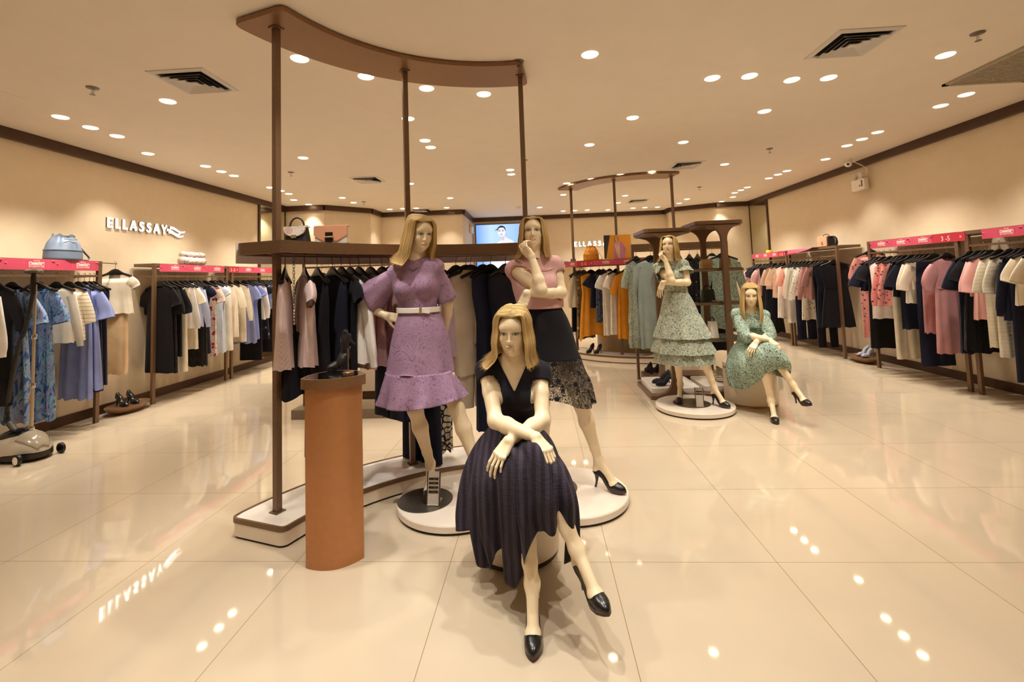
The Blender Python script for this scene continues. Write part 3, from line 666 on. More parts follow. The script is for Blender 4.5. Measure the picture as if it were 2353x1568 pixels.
# lens-shaped plan: bowed face towards the camera
pa, pb = V(-1.222, 2.425), V(-.955, 2.515)
ch = pb - pa; nrm_ = V(ch[1], -ch[0]) / np.linalg.norm(ch)
def lens(ex, zf=0, bow=.062, back=.15):
    o = []
    for k in range(15):
        s = k / 14; o.append(pa + ch * (s * (1 + 2 * ex) - ex) + nrm_ * (bow * 4 * s * (1 - s) + (ex * .2 if 0 < k < 14 else 0)))
    m = pb - nrm_ * .02 + ch * ex
    for k in range(15):
        s = k / 14; o.append(pb + ch * ex - ch * (s * (1 + 2 * ex)) - nrm_ * ((back + ex * .25) * (4 * s * (1 - s)) ** .6 + .01))
    return np.array(o)
obj('column', MB().prism(lens(0), 0, .915), mat('copper_face', '#bd8252', .42, .3, noise=.08, nscale=30), cp, ang=35)
rm = MB(); ring_strip(rm, lens(.07), .888, .9405, .009); obj('rim', rm, BROWN2, cp, ang=35)
obj('glass_top', MB().prism(lens(.05), .918, .9395), mat('black_glass', '#0d0c0b', .06, spec=.7), cp, ang=35)

# ---------------------------------------------------------------- mannequin bases, stools, dishes
def disc_base(c, r, label, plate):
    t = thing('round_platform', label, 'display platform', (c[0], c[1], 0), 'round mannequin bases')
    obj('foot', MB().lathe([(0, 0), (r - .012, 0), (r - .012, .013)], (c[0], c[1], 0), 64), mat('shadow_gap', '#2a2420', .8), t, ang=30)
    obj('disc', MB().lathe([(r - .006, .012), (r, .018), (r, .05), (r - .004, .056), (0, .056)], (c[0], c[1], 0), 72), mat('worn_white_base', '#f2e6d8', .22, noise=.03, nscale=15, coat=.4), t, ang=30)
    if plate: obj('steel_plate', MB().lathe([(plate[2], .0565), (plate[2], .0595), (0, .0595)], (plate[0], plate[1], 0), 48), STEEL, t, ang=30)
    return t
disc_base((-.565, 3.085), .372, 'round white base under the mannequin in the purple lace dress', (-.757, 3.035, .172))
disc_base((.148, 3.165), .372, 'round white base under the mannequin in the pink knit top', (.03, 3.2, .172))
disc_base((1.575, 5.16), .392, 'round white base under the standing print dress mannequin on the right', (1.55, 5.17, .185))
def pouf(c, r, h, label, seam):
    t = thing('round_stool', label, 'stool', (c[0], c[1], 0), 'round white stools')
    obj('drum', MB().lathe([(r - .02, .014), (r, .03), (r + .004, .1), (r + .004, h - .09), (r, h - .07)], (c[0], c[1], 0), 64), mat('stool_vinyl', '#efe0c8', .38, noise=.03), t)
    obj('seam_band', MB().lathe([(r - .004, h - .07), (r - .001, h - .068), (r - .004, h - .055)], (c[0], c[1], 0), 64), BRASS if seam else CREAM, t)
    obj('seat_top', MB().lathe([(r, h - .056), (r + .004, h - .05), (r, h - .012), (r - .03, h), (0, h)], (c[0], c[1], 0), 64), mat('stool_vinyl', '#efe0c8', .38), t)
    obj('foot_ring', MB().lathe([(r - .03, 0), (r - .012, 0), (r - .012, .016)], (c[0], c[1], 0), 48), BRASS if seam else mat('dark_foot', '#3b322a', .5), t)
    return t
pouf((-.165, 2.6), .222, .45, 'round white drum stool under the seated mannequin in navy', False)
pouf((2.235, 5.36), .262, .45, 'round white drum stool with brass band under the seated print dress mannequin', True)
def dish(c, rx, ry, label, rz=0):
    t = thing('shoe_dish', label, 'display dish', (0, 0, 0), 'brown shoe display dishes')
    obj('bowl', MB().lathe([(0, .0), (.5, .0), (.62, .012), (.86, .045), (.99, .082), (1.0, .092), (.965, .092), (.93, .082)], n=48, sx=rx, sy=ry, cap1=False), BROWN2, t)
    obj('top', MB().lathe([(.94, .083), (.9, .085), (0, .085)], n=48, sx=rx, sy=ry, cap0=False), BROWN, t)
    return place(t, (c[0], c[1], 0), rz)
dish((-4.93, 5.48), .16, .27, 'oval brown shoe dish with black pumps by the left wall')
dish((4.80, 7.50), .15, .27, 'oval brown shoe dish with grey slingbacks by the right wall')
# price stands on the bases
def price_stand(c, rz, rows, label, h=.185):
    t = thing('price_stand', label, 'price sign', (0, 0, 0), 'small acrylic price stands')
    tl = rotm(0, -.22, 0)
    obj('panel', MB().box((0, 0, h / 2 + .004), (.072, .004, h)).xform(tl), mat('acrylic_grey', '#b9aea0', .3), t, smooth=False)
    fr = MB()
    for s in (-1, 1): fr.box((s * .0385, 0, h / 2 + .004), (.006, .012, h))
    obj('side_rail', fr.xform(tl), mat('rail_brown', '#4a3527', .35, .4), t, smooth=False)
    obj('foot', MB().box((0, .04, .004), (.07, .1, .004)), mat('acrylic_grey', '#b9aea0', .3), t, smooth=False)
    for k in range(rows):
        z = h * (.8 - k * .13)
        blk = obj('price_strip', MB().box((0, -.0035, z), (.058, .004, .0125)).xform(tl), BLACKP, t, smooth=False)
        text_mesh('lettering', ('¥ 1880', '¥ 2280', '¥ 1680', '¥ 2680')[k], .0115, (tl @ V(1, 0, 0), tl @ V(0, 0, 1)), tl @ V(0, -.0062, z), BRASS, blk, .0003)
    return place(t, c, rz)
price_stand((-.69, 2.955, .0595), -.05, 4, 'small grey price stand beside the shoe of the lace dress mannequin')
price_stand((1.585, 5.02, .0595), -.2, 2, 'small grey price stand between the feet of the standing print dress mannequin')
# ---------------------------------------------------------------- hangers and hanging garments
def hanger_parts(root, hw=.20, clips=False):
    rings = []
    for k in range(21):
        x = -hw + 2 * hw * k / 20; u = abs(x) / hw
        zc = -.10 - .062 * u ** 1.25 - .004; hh = (.037 if u < .16 else .037 - .024 * min(1, (u - .16) / .3)); hd = .008 + .012 * u ** 2
        a = np.arange(10) * 2 * PI / 10
        rings.append(np.c_[np.full(10, x), hd * np.cos(a), zc + hh * np.sin(a)])
    b = obj('hanger_body', MB().loft(rings), BLACKP, root, ang=60)
    h = [(0, 0, -.08), (0, 0, -.035), (.006, 0, -.022)] + [(.014 * cos(t), 0, .0 + .016 * sin(t)) for t in np.linspace(-.9, 2.6, 12)]
    obj('hook', MB().tube(h, .0026, 6), BRASS, root)
    return root
hang0 = thing('clothes_hanger', 'black hanger', 'clothes hanger', (0, 0, 0)); hanger_parts(hang0)
_first = [True]
def hanger(loc, rz, label, group):
    o = hang0 if _first[0] else copy_tree(hang0); _first[0] = False
    place(o, loc, rz); o['label'] = label; o['group'] = group; return o
def sring(w, d, z, n=44, p=.75, x0=0.0, y0=0.0):
    a = np.arange(n) * 2 * PI / n; c, s_ = np.cos(a), np.sin(a)
    return np.c_[x0 + w * np.sign(c) * np.abs(c) ** p, y0 + d * np.sign(s_) * np.abs(s_) ** p, np.full(n, z)], a
def garment_mesh(hem, kind='dress', sl='short', waist=.8, flare=1.1, fold=.25, nf=7, neck='round', seed=0, thick=1.0, sw=.195, tier=0, uneven=0.0):
    """hem: z of the lower edge below the rail contact (negative)"""
    r = random.Random(seed); mb = MB(); n = 56
    top = -.178
    L = top - hem
    ww = sw * (.98 if kind in ('top', 'shirt') else waist)
    zw = top - min(.32, L * .55)
    prof = [(-.128, .064, .022), (-.135, .085, .025), (-.150, .13, .026), (-.168, .172, .026), (top - .006, sw, .026), (top - .06, sw * 1.0, .036), (top - .13, sw * .98, .044)]
    m = 14
    for k in range(1, m + 1):
        u = k / m; z = (top - .13) + (hem - top + .13) * u
        if z > zw: w = sw * .98 + (ww - sw * .98) * ((top - .13 - z) / max(1e-3, top - .13 - zw)) ** 1.2; d = .044
        else:
            v = (zw - z) / max(1e-3, zw - hem); w = ww + (sw * flare - ww) * v ** .8; d = .044 + .02 * v
        prof.append((z, w, d))
    ph = r.random() * 6; ph2 = r.random() * 6; rings = []
    for i, (z, w, d) in enumerate(prof):
        R_, a = sring(w, d * thick, z, n)
        v = max(0, (top - .1 - z) / max(.1, top - .1 - hem))
        A = fold * (.15 + .85 * v) * min(1, v * 3 + .1)
        f = np.sin(nf * a + ph + .6 * v) + .5 * np.sin((nf * 2 - 3) * a + ph2 - v) + .35 * np.sin(3 * a + ph2 * 2 + 2 * v)
        R_[:, 1] += A * .05 * thick * f; R_[:, 0] *= 1 + A * .10 * np.sin(2 * a + ph) * v
        R_[:, 0] += .012 * v * sin(ph) 
        if tier:
            tt = (v * tier) % 1.0; R_[:, 0] *= 1 + .10 * tt * (v > .2); R_[:, 1] *= 1 + .3 * tt * (v > .2)
        front = np.clip(-np.sin(a), 0, 1)
        if i < 4: R_[:, 2] -= {'v': .15, 'round': .045, 'collar': .0, 'boat': .015}[neck] * front * (1 - i / 4.)
        if i == len(prof) - 1 or i == len(prof) - 2: R_[:, 2] += (.010 * np.sin(nf * a + ph) * fold * 2 + uneven * np.sin(a * 2 + ph)) * (1 if i == len(prof) - 1 else .4)
        rings.append(R_)
    mb.loft(rings, False, False)
    # sleeves
    S = {'none': None, 'cap': (.09, .075, .05), 'short': (.19, .075, .075), 'half': (.30, .072, .062), 'bell': (.27, .07, .11), 'long': (.52, .068, .042), 'puff': (.30, .085, .045), 'flutter': (.15, .07, .1)}[sl]
    if S:
        Ls, r0, r1 = S
        for sg in (-1, 1):
            ex = .045 + .25 * min(Ls, .2) + r.uniform(-.01, .015)
            P0 = V(sg * (sw - .035), 0, top - .045); P1 = V(sg * (sw + .012), 0, top - .045 - Ls * .3); P2 = V(sg * (sw + ex * .62), .004, top - .04 - Ls * .7); P3 = V(sg * (sw + ex * .8), r.uniform(-.012, .012), top - .03 - Ls)
            pts = spline([P0, P1, P2, P3], 12); T = np.gradient(pts, axis=0); T /= np.linalg.norm(T, axis=1)[:, None]
            rings = []
            for i, p in enumerate(pts):
                u = i / 11; rr = r0 + (r1 - r0) * u
                if sl == 'puff': rr = .06 + .03 * sin(PI * min(1, u * 1.1)) if u < .92 else .045
                if sl == 'long' and u > .9: rr *= .85
                a = np.arange(20) * 2 * PI / 20
                ux = np.cross((0, 1.0, 0), T[i]); ux /= np.linalg.norm(ux)
                wv = 1 + (.16 * u if r1 > r0 else .06) * np.sin(5 * a + ph + u)
                q = p + (rr * wv * np.cos(a))[:, None] * ux + (rr * .5 * thick * wv * np.sin(a))[:, None] * V(0, 1, 0)
                rings.append(q)
            mb.loft(rings, False, False)
    return mb
def trouser_mesh(hem, w=.17, leg=.085, flare=1.0, seed=0, top=-.165, thick=1.0):
    r = random.Random(seed); mb = MB(); cr = top - .27
    rings = []
    for z, ww, d in ((top, w * .92, .022), (top - .03, w * .94, .024), (top - .14, w, .034), (cr, w * 1.04, .04)): rings.append(sring(ww, d * thick, z, 40)[0])
    mb.loft(rings, False, False)
    for sg in (-1, 1):
        rings = []
        for k in range(9):
            u = k / 8; z = cr + .03 + (hem - cr - .03) * u; ww = leg + (leg * flare - leg) * u
            R_, a = sring(ww, .036 * thick * (1 + .1 * u), z, 24, x0=sg * (w * .5 + .01 * u)); R_[:, 1] += .006 * np.sin(4 * a + seed + u); rings.append(R_)
        mb.loft(rings, False, False)
    return mb
def skirt_mesh(hem, w=.15, flare=1.3, fold=.4, nf=9, seed=0, top=-.165, thick=1.0, tier=0):
    r = random.Random(seed); mb = MB(); rings = []; ph = r.random() * 6
    for k in range(15):
        u = k / 14; R_, a = sring(w * (1 + (flare - 1) * u ** .8), (.024 + .03 * u) * thick, top + (hem - top) * u, 56)
        R_[:, 1] += fold * .045 * u ** .6 * thick * np.sin(nf * a + ph + .5 * u); R_[:, 0] *= 1 + fold * .06 * u * np.sin(2 * a + ph)
        if tier: tt = (u * tier) % 1.0; R_[:, 0] *= 1 + .1 * tt; R_[:, 1] *= 1 + .3 * tt
        if k == 14: R_[:, 2] += .012 * np.sin(nf * a + ph)
        rings.append(R_)
    return mb.loft(rings, False, False)
_gs = [0]
def garment(loc, rz, hemz, fab, name, cat, label, group, hgroup, hlabel, collar=None, belt=None, cuff=None, hang=True, **k):
    _gs[0] += 1; seed = k.pop('seed', _gs[0]); hem = hemz - loc[2]
    kind = k.pop('kind', 'dress'); th = k.get('thick', .62)
    if kind == 'trousers': mb = trouser_mesh(hem, seed=seed, thick=th, **{a: b for a, b in k.items() if a in ('w', 'leg', 'flare', 'top')})
    elif kind == 'skirt': mb = skirt_mesh(hem, seed=seed, thick=th, **{a: b for a, b in k.items() if a in ('w', 'flare', 'fold', 'nf', 'top', 'tier')})
    else:
        k['thick'] = th; mb = garment_mesh(hem, kind=kind, seed=seed, **k)
    if cuff and kind not in ('trousers', 'skirt'):
        pass
    g = obj(name, mb, fab, None, ang=None); tag(g, label, cat, group)
    th2 = th
    if collar:
        c = MB(); a = np.linspace(-.35 * PI - PI / 2, .35 * PI - PI / 2, 9) + PI
        top = [(.068 * cos(t), .03 * sin(t) * th2, -.112) for t in np.linspace(0, 2 * PI, 24)[:-1]]
        bot = [(.085 * cos(t), .048 * sin(t) * th2 - .004, -.150 - (.05 if sin(t) < 0 else 0) * abs(sin(t))) for t in np.linspace(0, 2 * PI, 24)[:-1]]
        c.loft([top, bot], False, False); obj('collar', c, collar, g, ang=None)
    if belt:
        bz, bm, bw = belt; w_ = bw
        c = MB(); c.loft([sring(w_ + .006, .05 * th2 + .006, bz - loc[2] + dz, 40)[0] for dz in (.014, -.014)], False, False); obj('belt', c, bm, g, ang=None)
    place(g, loc, rz)
    if hang: hanger(loc, rz, hlabel, hgroup)
    return g
F = fabric
BK = F('black_crepe', '#16141a'); NV = F('navy_crepe', '#1e2138'); NV2 = F('navy_dark', '#191b2c'); CRM = F('cream_cotton', '#f3e7d2'); WHT = F('white_cotton', '#f7f1ea'); BLU = F('periwinkle_linen', '#8f9ad0', rough=.9)
PBL = F('pale_blue_satin', '#cdd9ea', rough=.5); SBL = F('light_blue_shirting', '#c3cdf0'); PNK = F('pink_cotton', '#efb9b5'); DPK = F('dusty_pink_crepe', '#c48d90'); PCH = F('peach_cotton', '#e8a793')
LPK = F('pale_pink_rib', '#e6cfcd', 'knit'); MVE = F('mauve_ruched', '#c79d9f', 'pleat', sc=1.4); ORG = F('orange_linen', '#e59a31', rough=.7); BGE = F('beige_linen', '#d8c8b0'); TAN = F('sand_linen', '#e0bf95')
TIE = F('blue_tie_dye', '#7f9cc9', 'tiedye', ('#31407f', '#5d78bd', '#9bc3d3', '#8a8cc0', '#c3a6c4'), sc=2.0); TIE2 = F('blue_tie_dye_dark', '#7f9cc9', 'tiedye', ('#22305f', '#45609c', '#8ab7c0', '#6b70ad', '#b498b4'), sc=2.2)
FLO = F('pink_floral_print', '#e3c8b6', 'floral', ('#1d1c2b', '#a52b40', '#f1e9df', '#d9a070', '#2b2a3c')); DFL = F('dark_floral_print', '#1b1b27', 'floral', ('#1d1c2b', '#8d8c92', '#2a2a38', '#77767d', '#3a3a55'))
PFL = F('salmon_floral_print', '#eb9c93', 'floral', ('#e9988f', '#544447', '#e9988f', '#6a6a9a', '#d97f7a'), sc=1.7); BLK_L = F('black_lace_cloth', '#1a1818', 'lace', ('#3b3632',)); CRK = F('cream_knit', '#f1e6d2', 'knit'); WKN = F('white_sheer_knit', '#efe7d4', 'rib', sc=.35)
STR = F('striped_cream_knit', '#eee3cd', 'stripes', ('#b9ae9b',), sc=1.6); DOT = F('cream_dotted', '#f3eadb', 'dots', ('#2a2530',)); BLC = F('beige_lace', '#e3c2a8', 'lace', ('#c9a287',)); SWT = F('rose_knit', '#cf9a94', 'knit')
NPL = F('navy_pleated', '#191e30', 'pleat'); BPL = F('black_pleated', '#131318', 'pleat'); MNT = F('mint_print', '#bcc6b3', 'print', ('#4a4a40', '#7d7158', '#55546a'), sc=1.6); MNT2 = F('mint_print_fine', '#b3cbb9', 'print', ('#37403a', '#66604e', '#454c50'), sc=1.55)
GRB = F('grey_blue_satin', '#a3b0aa', rough=.5); GRN = F('green_leaf_print', '#3d4a22', 'floral', ('#23301a', '#8aa040', '#c9b84a', '#2b3a20', '#6a8a35')); SNK = F('snake_print', '#d9cbb4', 'snake', ('#1c1715', '#8a5a38')); RFL = F('red_green_floral', '#7d6a48', 'floral', ('#9c2f25', '#3d4a2b', '#c9b388', '#a8402e', '#4b5738')); SEQ = F('dark_sequin_floral', '#2b2426', 'floral', ('#191617', '#6b5a58', '#3b2f30', '#9a8a85', '#241d20'), sc=1.6)
LIL = F('lilac_cotton', '#cdb5c8'); YEL = F('yellow_cotton', '#e6c83c')

def rack_items(items, x, rz0, rname, z=None, yaw=.0):
    hl = 'black hanger with brass hook on the ' + rname; hg = 'hangers on the ' + rname
    for it in items:
        y, hemz, fab, nm, cat, lab, kw = it
        kw = dict(kw); jit = kw.pop('rz', random.uniform(-.10, .10))
        garment((x, y, z or RZ), rz0 + jit, hemz, fab, nm, cat, lab, 'clothes on the ' + rname, hg, hl, **kw)
D, TT, SK, TR = dict(kind='dress'), dict(kind='top'), dict(kind='skirt'), dict(kind='trousers')
def k_(**k): return k
R1 = 'nearest left wall rack'
rack_items([
 (3.89, .92, WHT, 'shirt', 'shirt', 'white long shirt cut by the left edge of the picture', k_(kind='top', sl='long')),
 (4.03, .45, BK, 'dress', 'dress', 'black half-sleeved dress behind the steamer hose at the left edge', k_(sl='half', waist=.95, flare=1.05, fold=.15)),
 (4.15, .26, TIE, 'dress', 'dress', 'blue tie-dye chiffon dress directly behind the steamer pole', k_(sl='bell', waist=.8, flare=1.1, fold=.5)),
 (4.40, .22, TIE2, 'dress', 'dress', 'second blue tie-dye dress, hung next to the white jacket', k_(sl='bell', waist=.75, flare=1.0, fold=.6)),
 (4.56, .93, CRM, 'jacket', 'jacket', 'short cream jacket between the tie-dye dresses and the striped cardigan', k_(kind='top', sl='long', fold=.15)),
 (4.69, .94, STR, 'cardigan', 'cardigan', 'cream cardigan with grey diagonal openwork stripes', k_(kind='top', sl='half', neck='v', fold=.15)),
 (4.79, .32, BLU, 'skirt', 'skirt', 'long periwinkle skirt under the striped cardigan', k_(kind='skirt', w=.17, flare=1.25, fold=.55)),
 (4.86, .40, BLU, 'dress', 'dress', 'periwinkle blue dress with lapels and wide short sleeves', k_(sl='bell', waist=.85, flare=1.1, fold=.45, neck='v', collar=BLU)),
 (4.92, .37, NV, 'dress', 'dress', 'navy sleeveless dress with white collar, behind the periwinkle dress', k_(sl='none', neck='collar', collar=CRM, waist=.85, flare=1.0)),
 (4.97, .42, NV2, 'dress', 'dress', 'navy sleeveless dress with white collar, last before the rack post', k_(sl='none', neck='collar', collar=CRM, waist=.85, flare=.95)),
], LX, -.05, R1)
garment((-4.98, 5.33, 1.765), .12, .47, TAN, 'skirt', 'skirt', 'sand beige pencil skirt under the cream sleeveless blouse by the left wall', 'front hung outfit left', 'hangers on wall arms', 'black hanger on a wall arm facing out', kind='skirt', w=.15, flare=1.1, fold=.12, top=-.40, hang=False)
garment((-4.98, 5.33, 1.765), .12, 1.17, CRM, 'blouse', 'blouse', 'cream sleeveless V-neck blouse facing out above the sand beige skirt', 'front hung outfit left', 'hangers on wall arms', 'black hanger facing out on the arm left of the lit shop name', kind='top', sl='cap', neck='v', fold=.3, flare=1.1, thick=.9)
arm = thing('faceout_bracket', 'brown wall arm carrying the cream blouse between the left racks', 'bracket', (-5.13, 5.12, 1.77)); obj('rod', MB().tube([(-4.9, 5.05, 1.757), (-4.975, 5.33, 1.757), (-4.99, 5.36, 1.757)], .006, 8), BROWN, arm)
R2 = 'left wall rack with the floral clutch'
rack_items([
 (5.89, .38, BK, 'dress', 'dress', 'long black short-sleeved dress nearest the post of the floral clutch rack', k_(sl='short', waist=.95, flare=1.12, fold=.15)),
 (5.96, .36, BLK_L, 'dress', 'dress', 'black eyelet dress, second on the floral clutch rack', k_(sl='half', waist=.95, flare=1.1, fold=.15)),
 (6.05, .55, BK, 'coat', 'coat', 'black short-sleeved coat dress, third on the floral clutch rack', k_(sl='half', waist=.95, flare=1.0, fold=.15)),
 (6.14, .34, CRM, 'dress', 'dress', 'long cream dress right behind the black dresses on the left', k_(sl='none', waist=.9, flare=.95, fold=.2)),
 (6.25, .90, WHT, 'top', 'blouse', 'white long-sleeved top, first white top on the floral clutch rack', k_(kind='top', sl='long', fold=.2)),
 (6.33, .61, CRM, 'dress', 'dress', 'cream short-sleeved dress beside the light blue shirt', k_(sl='short', waist=.95, flare=1.05, fold=.15)),
 (6.43, .90, SBL, 'shirt', 'shirt', 'light blue long-sleeved shirt on the left wall', k_(kind='top', sl='long', neck='collar', collar=SBL, fold=.3)),
 (6.50, .35, BLK_L, 'skirt', 'skirt', 'black lace skirt with ragged hem below the light blue shirt', k_(kind='skirt', w=.17, flare=1.2, fold=.4)),
 (6.58, .51, NV, 'dress', 'dress', 'navy dress between the light blue shirt and the floral dress', k_(sl='cap', flare=1.0)),
 (6.73, .45, FLO, 'dress', 'dress', 'long floral dress in red, black and blush on the left wall', k_(sl='short', waist=.9, flare=1.0, fold=.35)),
 (6.87, .47, PBL, 'dress', 'dress', 'pale blue satin dress beside the floral dress', k_(sl='cap', waist=.85, flare=1.05, fold=.5)),
 (6.95, .48, PBL, 'dress', 'dress', 'pale blue tie-waist dress next to the cream tunic', k_(sl='none', waist=.85, flare=1.05, fold=.5)),
 (7.06, .48, CRM, 'tunic', 'dress', 'cream sleeveless tunic dress next to the pair of rack posts', k_(sl='none', waist=.95, flare=1.05, fold=.15)),
], LX, -.05, R2)
R3 = 'far left wall rack beside the mirror'
rack_items([
 (7.25, .66, CRM, 'dress', 'dress', 'cream half-sleeved dress hanging between the twin rack posts', k_(sl='half', waist=.9, flare=1.05, fold=.15)),
 (7.46, .56, CRK, 'dress', 'dress', 'cream long-sleeved knit dress, second on the far left rack', k_(sl='long', waist=.9, flare=1.0, fold=.15)),
 (7.66, .51, BLU, 'dress', 'dress', 'periwinkle short-sleeved dress, first blue one on the far left rack', k_(sl='short', waist=.85, flare=1.1, fold=.5)),
 (7.78, .56, BLU, 'dress', 'dress', 'periwinkle flared dress next to the white long-sleeved shirt', k_(sl='flutter', waist=.85, flare=1.1, fold=.5)),
 (7.86, .20, BK, 'trousers', 'trousers', 'black cropped trousers with white side stripe at the end of the left wall', k_(kind='trousers', leg=.09, flare=1.1)),
 (7.95, .87, WHT, 'shirt', 'shirt', 'white long-sleeved shirt over the black cropped trousers', k_(kind='top', sl='long', neck='collar', collar=WHT)),
 (8.07, .52, DFL, 'dress', 'dress', 'dark floral dress near the left mirror', k_(sl='cap', flare=1.0)),
 (8.17, 1.04, BLU, 'top', 'blouse', 'periwinkle blouse over black flared trousers near the left mirror', k_(kind='top', sl='cap', fold=.4)),
 (8.25, .28, BK, 'trousers', 'trousers', 'black flared trousers partly behind the tall rack pole', k_(kind='trousers', leg=.085, flare=1.35)),
 (8.34, .99, BLU, 'top', 'blouse', 'second periwinkle blouse, closest to the left mirror', k_(kind='top', sl='cap', fold=.4)),
 (8.46, .63, BGE, 'dress', 'dress', 'pale beige dress at the mirror end of the left wall', k_(sl='none', flare=1.0)),
], LX, -.05, R3)
R4 = 'farthest right wall rack'
rack_items([
 (10.65, 1.11, PNK, 'blouse', 'blouse', 'pale pink puff-sleeved blouse at the far end of the right racks', k_(kind='top', sl='puff')),
 (10.53, .69, NV, 'dress', 'dress', 'small navy dress behind the head of the seated print dress mannequin', k_(sl='cap', flare=1.0)),
 (10.40, .33, BLK_L, 'dress', 'dress', 'black lace dress behind the seated print dress mannequin', k_(sl='flutter', flare=1.0)),
 (10.21, .89, PNK, 'blouse', 'blouse', 'pink blouse with long sash beside the black lace dress', k_(kind='top', sl='puff')),
 (10.06, .15, BLK_L, 'dress', 'dress', 'long black lace gown hanging lowest on the farthest right rack', k_(sl='none', flare=1.15, fold=.5)),
 (9.92, .45, NV2, 'dress', 'dress', 'navy banded dress under the beige lace tops', k_(sl='none', flare=1.05)),
 (9.79, 1.04, BLC, 'top', 'blouse', 'beige lace top, left one of two', k_(kind='top', sl='half')),
 (9.56, .88, BLC, 'top', 'blouse', 'beige lace top, right one of two, beside the white dress', k_(kind='top', sl='half')),
 (9.40, .51, WHT, 'dress', 'dress', 'white layered dress in front of the far right rack posts', k_(sl='none', waist=.9, flare=1.15, fold=.5)),
], RX, .06, R4)
R5 = 'right wall rack with the tan bag'
rack_items([
 (9.18, .93, PCH, 'blouse', 'blouse', 'peach blouse tucked behind the white knit top', k_(kind='top', sl='half')),
 (9.08, .44, WHT, 'dress', 'dress', 'long white dress behind the white knit top on the right', k_(sl='none', flare=1.0)),
 (8.96, .86, CRK, 'top', 'knit top', 'white long-sleeved knit top on the right wall', k_(kind='top', sl='long')),
 (8.83, .17, NV, 'trousers', 'trousers', 'navy trousers with white side stripe on the right wall', k_(kind='trousers', leg=.08)),
 (8.72, .95, DOT, 'blouse', 'blouse', 'cream dotted blouse with long sleeves on the right wall', k_(kind='top', sl='long')),
 (8.60, .54, DOT, 'dress', 'dress', 'cream dotted dress, longer of the two dotted pieces', k_(sl='half', flare=1.05, fold=.4)),
 (8.46, .92, SWT, 'jumper', 'jumper', 'rose pink jumper beside the dotted dress', k_(kind='top', sl='long')),
 (8.34, .90, F('rosewood_knit', '#b98a80', 'knit'), 'jumper', 'jumper', 'darker rosewood jumper next to the black dresses', k_(kind='top', sl='half', flare=1.05)),
 (8.22, .12, BK, 'trousers', 'trousers', 'black tapered trousers between the dotted dress and black dresses', k_(kind='trousers', leg=.075, flare=.8)),
 (8.12, .45, NV2, 'dress', 'dress', 'black sleeveless dress, second from the tan bag end', k_(sl='none', waist=.85, flare=1.1)),
 (7.90, .48, BK, 'dress', 'dress', 'black belted sleeveless dress under the tan bag, facing the aisle', k_(sl='none', waist=.8, flare=1.25, fold=.3, belt=(1.12, BK, .165), rz=-.25)),
], RX, .06, R5)
garment((4.93, 7.36, 1.74), -.15, .38, PFL, 'dress', 'dress', 'salmon floral dress hung flat on the wall above the grey slingbacks', 'front hung outfit right', 'hangers on wall arms', 'black hanger on the wall arm behind the navy tee', sl='half', neck='v', waist=.9, flare=.95, fold=.25)
arm = thing('faceout_bracket', 'brown wall arm carrying the salmon floral dress', 'bracket', (5.04, 7.2, 1.74)); obj('rod', MB().tube([(4.74, 7.09, 1.732), (4.93, 7.36, 1.732), (4.94, 7.39, 1.732)], .006, 8), BROWN, arm)
R6 = 'right wall rack with the 3 -5 sign'
rack_items([
 (6.98, 1.08, NV, 'tee', 'T-shirt', 'navy wide-sleeved tee at the left end of the 3 -5 rack', k_(kind='top', sl='bell')),
 (6.90, .30, BK, 'dress', 'dress', 'long black pleated dress right of the navy wide-sleeved tee', k_(sl='short', waist=.9, flare=1.1, fold=.3)),
 (6.80, .71, WHT, 'top', 'blouse', 'long white sleeveless top beside the salmon floral blouses', k_(kind='top', sl='none', flare=1.1)),
 (6.68, .91, PFL, 'blouse', 'blouse', 'salmon floral blouse, left one of the pair', k_(kind='top', sl='long')),
 (6.56, .90, PFL, 'blouse', 'blouse', 'salmon floral blouse, right one of the pair', k_(kind='top', sl='long')),
 (6.49, .22, CRM, 'trousers', 'trousers', 'cream cropped trousers below the salmon floral blouses', k_(kind='trousers', leg=.08, flare=.9)),
 (6.42, 1.02, BK, 'tee', 'T-shirt', 'black half-sleeved tee beside the salmon floral blouses', k_(kind='top', sl='half')),
 (6.31, .62, NV2, 'dress', 'dress', 'navy short-sleeved shift dress left of the cream blouses', k_(sl='bell', waist=.95, flare=1.0)),
 (6.20, .95, CRM, 'blouse', 'blouse', 'cream wide-sleeved blouse, rear one of the pair', k_(kind='top', sl='half')),
 (6.13, 1.12, CRM, 'blouse', 'blouse', 'cream batwing blouse with tied cuff, front one of the pair', k_(kind='top', sl='half', flare=.9)),
 (6.06, .21, NV, 'trousers', 'trousers', 'wide navy trousers reaching lowest on the 3 -5 rack', k_(kind='trousers', leg=.1, flare=1.1)),
 (5.98, .61, DPK, 'skirt', 'skirt', 'dusty pink straight skirt left of the dusty pink dress', k_(kind='skirt', w=.17, flare=1.1, fold=.15, top=-.45)),
 (5.80, .40, DPK, 'dress', 'dress', 'dusty pink puff-sleeved dress with waist seam', k_(sl='puff', waist=.88, flare=1.05, fold=.25, belt=(1.15, DPK, .168))),
], RX, .06, R6)
R7 = 'right wall rack at the picture edge'
